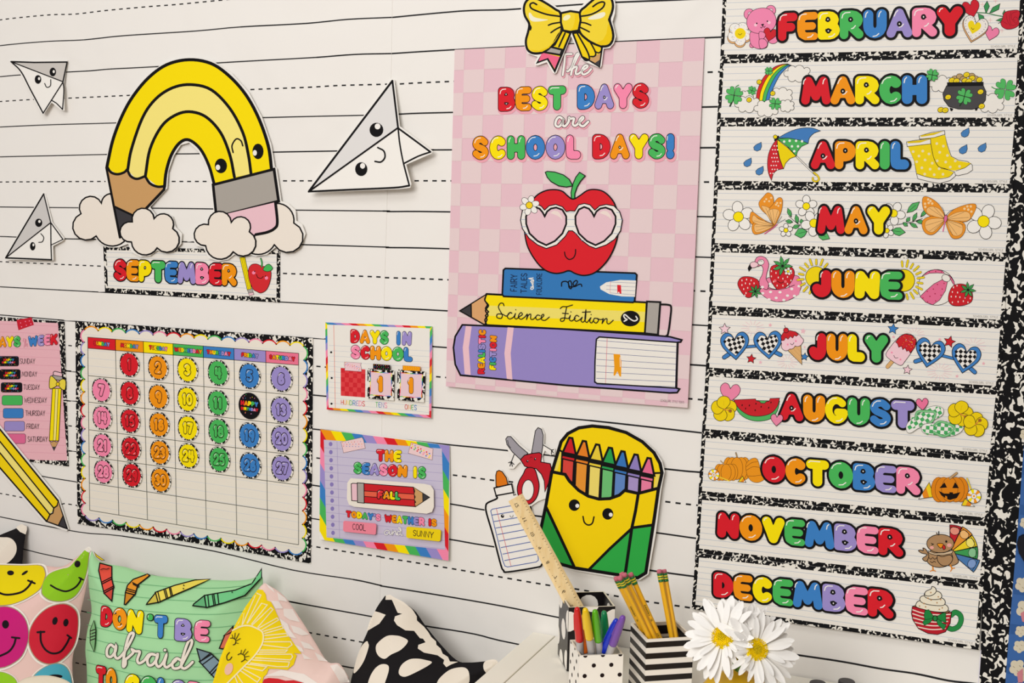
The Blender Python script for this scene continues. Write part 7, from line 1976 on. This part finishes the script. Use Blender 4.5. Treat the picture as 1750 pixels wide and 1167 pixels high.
def rod(rim_px, top_px, corners, zr, rad):
    """a stick leaning in an open cup: crosses the rim height at rim_px, foot on the cup floor, seen through top_px"""
    zf = TZ + .0045
    Q = np.array(corners); ctr = Q.mean(0)
    rim = at_z(*rim_px, zr)
    r_, t_ = np.array(rim_px, float), np.array(top_px, float)
    def depth(P):
        m = 9
        for i in range(4):
            a, b_ = Q[i], Q[(i + 1) % 4]; d_ = nrm(b_ - a); n_ = np.array([-d_[1], d_[0]])
            if (ctr - a) @ n_ < 0: n_ = -n_
            m = min(m, (P - a) @ n_)
        return m
    for k in range(40):
        if depth(rim[:2]) >= rad or rad > .01: break
        r_ = r_ + nrm(t_ - r_) * .7; rim = at_z(*r_, zr)
    best = None
    for k in np.linspace(20, 260, 241):
        f = r_ + nrm(r_ - t_) * k
        F = at_z(*f, zf); m = depth(F[:2])
        sc_ = min(m, rad + .004)
        if best is None or sc_ > best[0] + 1e-6: best = (sc_, F, m)
    F = best[1]; d = nrm(rim - F)
    v = rays([top_px])[0]; v = nrm(v)
    # closest point of the axis to the viewing ray through top_px
    w0 = F - CAM; b_ = d @ v; s_ = (b_ * (v @ w0) - d @ w0) / (1 - b_ * b_)
    return F, F + d * s_
def marker(cname, c, rim_px, top_px, dy, label_c, zr=Z_P, rx=.0058):
    foot, top = rod(rim_px, top_px, pI, zr, dy); L_ = np.linalg.norm(top - foot)
    e = empty('marker', tuple(foot), label_c, 'marker', 'capped markers in the small white cup')
    capL = .060
    cm = mat(c, 0.22, 0.55)
    lathe('barrel', foot, top, [(0, .0042), (.002, .0054), (L_ - capL - .004, .0054), (L_ - capL + .003, .0050)], mat((186, 184, 186), .4, .4), e)
    lathe('cap', foot, top, [(L_ - capL, rx), (L_ - capL + .002, rx + .0002), (L_ - .030, rx), (L_ - .014, .0052), (L_ - .005, .0043), (L_ - .0015, .0034), (L_, .0012)], cm, e, n=20)
    # pocket clip
    dd, u, v = frame_z(foot, top)
    side = nrm(np.cross(dd, [0, 1, 0])); f_ = nrm(np.cross(side, dd))
    sgn = 1
    V = []
    for t_, off in ((L_ - .004, .0030), (L_ - .012, .0056), (L_ - .040, .0070), (L_ - .041, .0060), (L_ - .012, .0042)):
        for w_ in (-.0016, .0016):
            V.append(tuple(foot + dd * t_ + (side * .8 * off + f_ * -.25 * off) + np.cross(dd, side) * w_))
    F = [(0, 1, 3, 2), (2, 3, 5, 4), (4, 5, 7, 6), (6, 7, 9, 8), (8, 9, 1, 0), (0, 2, 4, 6, 8), (1, 3, 5, 7, 9)]
    bevel(mesh_obj('clip', V, F, [cm], parent=e), .0006)
    return e
Q8 = lambda x, y: (940 + x / 5.638, 960 + y / 5.638)
marker('red', (212, 26, 30), Q8(292, 855), Q8(260, 440), .0032, 'red capped marker at the left of the small white cup')
marker('orange', (238, 112, 30), Q8(333, 845), Q8(305, 520), .0100, 'orange capped marker between the red and yellow markers')
marker('yellow', (246, 206, 0), Q8(400, 870), Q8(338, 450), .0045, 'yellow capped marker in the small white cup')
marker('lime', (92, 184, 20), Q8(478, 860), Q8(432, 465), .0045, 'lime green capped marker in the small white cup')
marker('emerald', (0, 140, 84), Q8(540, 835), Q8(520, 468), .0120, 'dark green capped marker at the back of the small white cup')
marker('blue', (20, 50, 200), Q8(505, 882), Q8(645, 550), .0100, 'blue capped marker leaning right behind the purple one')
marker('purple', (122, 76, 176), Q8(572, 880), Q8(706, 522), .0032, 'purple capped marker leaning to the right edge of its cup')

# pencils
PW = mat((246, 186, 24), .35, .45)
def pencil(rim_px, top_px, dy, label, zr=Z_S, imprint=False):
    foot, top = rod(rim_px, top_px, sI, zr, .004); L_ = np.linalg.norm(top - foot)
    e = empty('pencil', tuple(foot), label, 'pencil', 'yellow pencils in the striped cup')
    lathe('shaft', foot, top, [(0.002, .0006), (.012, .0037), (L_ - .017, .0037)], PW, e, n=6, smooth=False)
    lathe('tip', foot, top, [(0.0, .0003), (.012, .0034)], mat((214, 170, 120)), e, n=8)
    g, y = mat((22, 112, 48), .3, .6), mat((232, 206, 40), .3, .6)
    t0 = L_ - .0175; st = .0125 / 7
    prof = [(t0, .0039)]
    for k in range(7):
        prof += [(t0 + (k + .1) * st, .0040 if k % 2 else .0042), (t0 + (k + .9) * st, .0040 if k % 2 else .0042)]
    o = lathe('ferrule', foot, top, prof, [g, y], e, n=16)
    nP = 16
    for p in o.data.polygons:
        if len(p.vertices) == 4:
            ring = min(p.vertices) // nP
            band = max(0, (ring - 1)) // 2
            p.material_index = 1 if band in (2, 4) else 0
    lathe('eraser', foot, top, [(L_ - .0052, .0037), (L_ - .001, .0037), (L_, .0030)], mat((206, 112, 128), .7, .1), e, n=16)
    if imprint:
        dd = nrm(top - foot); ns_ = nrm(np.cross(dd, np.cross(nrm(CAM - top), dd))); ws_ = nrm(np.cross(dd, ns_))
        class Sh:
            maxe = None
            def map(s, P, off):
                P = np.array(P); return foot + np.outer(P[:, 0], ws_) + np.outer(P[:, 1], dd) + np.outer(.0038 + np.asarray(off), ns_)
        A = Art('imprint', e, Sh(), .0001, (0, 0, 1)); ik = (30, 70, 40)
        for t_, y0, ln in (('DIXON', L_ - .050, .016), ('2', L_ - .072, .003), ('TICONDEROGA', L_ - .094, .030)):
            A.text(t_, [(-.0010, y0), (-.0010, y0 - ln), (.0010, y0 - ln), (.0010, y0)][::1], .16, ik, gap=.2)
        A.done()
    return e
pencil(Q8(905, 690), Q8(632, 148), .030, 'yellow pencil leaning left, leftmost of the bundle in the striped cup', imprint=True)
pencil(Q8(955, 722), Q8(668, 142), .012, 'yellow pencil leaning left, second from the left and in front of the bundle')
pencil(Q8(1000, 715), Q8(712, 112), .020, 'yellow pencil leaning left, third from the left in the bundle')
pencil(Q8(1040, 700), Q8(772, 108), .026, 'yellow pencil leaning left, rightmost of the leaning bundle', imprint=True)
pencil((1106, 1070), (1061.4, 978), .02, 'yellow pencil leaning left, hidden behind the bundle with only its eraser showing')
pencil(Q8(1162, 668), Q8(1050, 75), .030, 'yellow pencil standing nearly upright, left one of the right hand pair')
pencil(Q8(1200, 658), Q8(1096, 73), .034, 'yellow pencil standing nearly upright, right one of the right hand pair')

# ruler in the tall cup
foot, top = rod((975.3, 1024), (880.6, 849.8), cI, Z_T, .012); d = nrm(top - foot)
L_ = np.linalg.norm(top - foot)
tc_ = nrm(CAM - (top + foot) / 2)
w_ = nrm(np.cross(d, tc_)); w_ = nrm(w_ * 1.0 - tc_ * .15); w_ = nrm(w_ - d * (w_ @ d)); nn = nrm(np.cross(w_, d))
if nn @ tc_ < 0: nn = -nn
V = []
for t_ in (0, L_):
    for a, b2 in ((-.0125, 0), (.0125, 0), (.0125, .0012), (.0085, .0032), (-.0085, .0032), (-.0125, .0012)):
        V.append(tuple(foot + d * t_ + w_ * a + nn * b2))
F = [(0, 1, 2, 3, 4, 5)[::-1], (6, 7, 8, 9, 10, 11)] + [(i, (i + 1) % 6, 6 + (i + 1) % 6, 6 + i) for i in range(6)]
rul = mesh_obj('ruler', V, F, [wood_mat('ruler_wood', (244, 212, 152), (250, 224, 172), (60, 60, 8))], loc=tuple(foot)); tag(rul, 'wooden ruler standing diagonally in the tall dotted cup', 'ruler')
class Flat:
    maxe = None
    def map(s, P, off):
        P = np.array(P); return foot + np.outer(P[:, 0], w_) + np.outer(P[:, 1], d) + np.outer(np.full(len(P), .0032) + np.asarray(off), nn)
A = Art('scale_print', rul, Flat(), .00015, (0, 0, 1))
RI = (40, 26, 16)
sgnw = 1 if (w_ @ (rays([(900, 850)])[0])) > 0 else -1
for k in range(1, 60):
    y = L_ - k * .00508; ln = .0035 if k % 5 == 0 else .0016
    A.fill([(.0085, y), (.0085 - ln, y), (.0085 - ln, y - .0006), (.0085, y - .0006)], RI, same=True)
    if k % 2 == 0: A.fill([(-.0085, y), (-.0085 + ln, y), (-.0085 + ln, y - .0004), (-.0085, y - .0004)], RI, same=True)
A.up()
for k in range(11):
    y = L_ - .008 - k * .0254; n_ = str(12 - k)
    A.text(n_, [(-.0066, y), (-.0066, y - .0032 * len(n_)), (-.0022, y - .0032 * len(n_)), (-.0022, y)], .16, RI, gap=.3)
A.done()

# ================================================================= VASE AND FLOWERS
vc = at_y(1259, 1167, -0.335); vx, vy = vc[0], vc[1]
ztop = at_y(1262, 1122, -0.335)[2]
HV = ztop - TZ
V = []; prof = [(0.0, .022), (.004, .030), (HV * .35, .041), (HV - .060, .0455), (HV - .045, .0440), (HV - .032, .034), (HV - .022, .016), (HV - .016, .0095), (HV - .006, .0085), (HV, .0105), (HV - .001, .0090), (HV - .012, .0068), (HV - .03, .006)]
n_ = 72; F = []
for (z, r_) in prof:
    for k in range(n_):
        an = 2 * math.pi * k / n_; rr_ = r_ * (1 + .03 * abs(math.cos(an * 12)) * (1 if z > .005 and z < HV * .9 else 0))
        V.append((vx + rr_ * math.cos(an), vy + rr_ * math.sin(an), TZ + z))
for i in range(len(prof) - 1):
    for k in range(n_):
        l = (k + 1) % n_; F.append((i * n_ + k, i * n_ + l, (i + 1) * n_ + l, (i + 1) * n_ + k))
F.append(tuple(range(n_))[::-1])
vase = mesh_obj('vase', V, F, [mat((228, 180, 14), .3, .5)], loc=(vx, vy, TZ), smooth=True); tag(vase, 'round ribbed yellow vase at the bottom edge holding white daisies', 'vase')
PETW = mat((250, 248, 244), .6, .2); PETS = mat((240, 236, 222), .6, .2)
CENY = mat((255, 226, 20), .7, .1); CENG = mat((226, 206, 40), .7, .1)
def petal_mesh(L_, w, curl, cup):
    me = bpy.data.meshes.new('petal')
    n, m_ = 8, 4
    V = []; F = []
    for i in range(n + 1):
        t_ = i / n
        ww = w * (math.sin(math.pi * min(1, .10 + .80 * t_) ) ** .7) * (.35 + .75 * t_ if t_ < .6 else .8) * (1 if i < n else .35)
        z = cup * L_ * t_ - curl * L_ * t_ * t_
        for j in range(m_ + 1):
            s = j / m_ * 2 - 1
            notch = (-.03 * L_ * abs(math.sin(s * 3.1)) if i == n else 0)
            V.append((L_ * t_ + notch, ww * s, z + .10 * w * (1 - s * s) * -1 + (.06 * w if j % 2 else 0)))
    for i in range(n):
        for j in range(m_):
            a = i * (m_ + 1) + j; F.append((a, a + 1, a + m_ + 2, a + m_ + 1))
    me.from_pydata(V, [], F); me.materials.append(PETW); me.polygons.foreach_set('use_smooth', [True] * len(F)); me.update()
    return me
PM = [petal_mesh(.040, .0060, .10, .12), petal_mesh(.037, .0056, .25, .20), petal_mesh(.026, .0050, .1, .5), petal_mesh(.042, .0062, .30, .10)]
def gerbera(px, Y, normal, label, R_=1.0, seed=1, gaps=()):
    r_ = random.Random(seed)
    c = at_y(*px, Y); N = nrm(np.array(normal, float)); u = nrm(np.cross(N, [0, 0, 1.])); v = np.cross(N, u)
    e = empty('gerbera', tuple(c), label, 'flower', 'white daisies in the yellow vase')
    M3 = Matrix([[u[i], v[i], N[i]] for i in range(3)]).to_4x4()
    def put(me, ang, z, tilt, sc_, r0):
        for ga, gw, gs in gaps:
            dl = (math.degrees(ang) - ga + 180) % 360 - 180
            if abs(dl) < gw: sc_ *= gs
        o = bpy.data.objects.new('petal', me); C.objects.link(o); o.parent = e
        L_ = Matrix.Rotation(ang, 4, 'Z') @ Matrix.Translation((r0, 0, z)) @ Matrix.Rotation(-tilt, 4, 'Y') @ Matrix.Rotation(r_.uniform(-.25, .25), 4, 'X') @ Matrix.Diagonal((sc_, sc_ * r_.uniform(.9, 1.15), sc_, 1))
        o.matrix_local = M3 @ L_
    for k in range(20): put(PM[r_.choice([0, 3])], 2 * math.pi * (k + r_.uniform(-.2, .2)) / 20, -.002, r_.uniform(-.35, .05), R_ * r_.uniform(.9, 1.12), .006)
    for k in range(18): put(PM[r_.choice([0, 1])], 2 * math.pi * (k + .5 + r_.uniform(-.25, .25)) / 18, .0005, r_.uniform(-.05, .32), R_ * r_.uniform(.85, 1.05), .006)
    for k in range(12): put(PM[1], 2 * math.pi * (k + r_.uniform(-.3, .3)) / 12, .002, r_.uniform(.2, .5), R_ * r_.uniform(.7, .9), .007)
    # centre: dome with florets
    V, F, MI = [], [], []
    for k in range(150):
        f = (k + .5) / 150; rad = .0118 * math.sqrt(f) * R_; an = k * 2.39996
        h_ = .004 + .0045 * (1 - f) + .0035 * math.exp(-((f - .75) / .2) ** 2) + r_.uniform(0, .0012)
        q = [(rad * math.cos(an) + .0012 * math.cos(a2), rad * math.sin(an) + .0012 * math.sin(a2), h_ - .003) for a2 in (0, 2.09, 4.19)] + [(rad * math.cos(an) * 1.03, rad * math.sin(an) * 1.03, h_)]
        b0 = len(V); V += q; F += [(b0, b0 + 1, b0 + 3), (b0 + 1, b0 + 2, b0 + 3), (b0 + 2, b0, b0 + 3)]; MI += [1 if f < .18 else 0] * 3
    b0 = len(V)
    for i, (rr_, zz) in enumerate(((.0125 * R_, .0), (.0115 * R_, .003), (.007 * R_, .0045), (.0002, .005))):
        for k in range(14): V.append((rr_ * math.cos(k * 2 * math.pi / 14), rr_ * math.sin(k * 2 * math.pi / 14), zz))
    for i in range(3):
        for k in range(14): F.append((b0 + i * 14 + k, b0 + i * 14 + (k + 1) % 14, b0 + (i + 1) * 14 + (k + 1) % 14, b0 + (i + 1) * 14 + k)); MI.append(0)
    V = [tuple(c + u * x + v * y + N * z) for x, y, z in V]
    mesh_obj('centre', V, F, [CENY, CENG], MI, parent=e)
    # stem down into the vase
    p1 = np.array([vx, vy, ztop - .03]) + np.array([r_.uniform(-.004, .004), 0, 0]); p0 = c - N * .004; m1 = c - N * .03
    pts = [((1 - t_) ** 2 * p0 + 2 * t_ * (1 - t_) * m1 + t_ * t_ * p1) for t_ in np.linspace(0, 1, 8)]
    V, F = [], []
    for i, p in enumerate(pts):
        dd, a, b_ = frame_z(pts[max(i - 1, 0)], pts[min(i + 1, 7)])
        for k in range(8): V.append(tuple(p + (a * math.cos(k * .785) + b_ * math.sin(k * .785)) * .0022))
    for i in range(7):
        for k in range(8): F.append((i * 8 + k, i * 8 + (k + 1) % 8, (i + 1) * 8 + (k + 1) % 8, (i + 1) * 8 + k))
    mesh_obj('stem', V, F, [mat((96, 140, 60))], parent=e, smooth=True)
    return e
gerbera((1236, 1090), -0.385, (-.12, -.74, .52), 'white daisy with yellow centre facing the room, the larger left bloom', 1.20, 3, ((140, 28, .62), (185, 30, .72)))
gerbera((1292, 1110), -0.385, (.42, -.66, .36), 'white daisy with yellow centre turned right, the lower right bloom', 1.16, 9, ((45, 32, .62), (0, 30, .6)))
gerbera((1278, 1075), -0.335, (.30, -.25, .75), 'white daisy facing upwards behind the two front blooms', 1.05, 15)

# small dark tins at the bottom edge and dark fitting at the right edge
p = at_z(1447, 1163, TZ + .03)
lathe_o = lathe('tin', (p[0], p[1], TZ), (p[0], p[1], 1), [(0, .011), (.001, .012), (.029, .012), (.030, .011)], mat((46, 44, 46), .4, .4), n=20); tag(lathe_o, 'small dark tin on the cabinet at the bottom edge, right one', 'tin')
p = at_z(1398, 1166, TZ + .03)
lathe_o = lathe('tin', (p[0], p[1], TZ), (p[0], p[1], 1), [(0, .011), (.001, .012), (.029, .012), (.030, .011)], mat((46, 44, 46), .4, .4), n=20); tag(lathe_o, 'small dark tin on the cabinet at the bottom edge, left one', 'tin')
pts = [(1738, 930), (1741, 920), (1748, 916), (1765, 918), (1775, 1000), (1756, 985), (1750, 960), (1741, 945)]
o, s_ = sheet('door_hinge', 'dark metal fitting on the blue popcorn border at the right edge', 'fitting', pts, 0.016, 0.0115, (30, 30, 38))
bevel(o, .002)
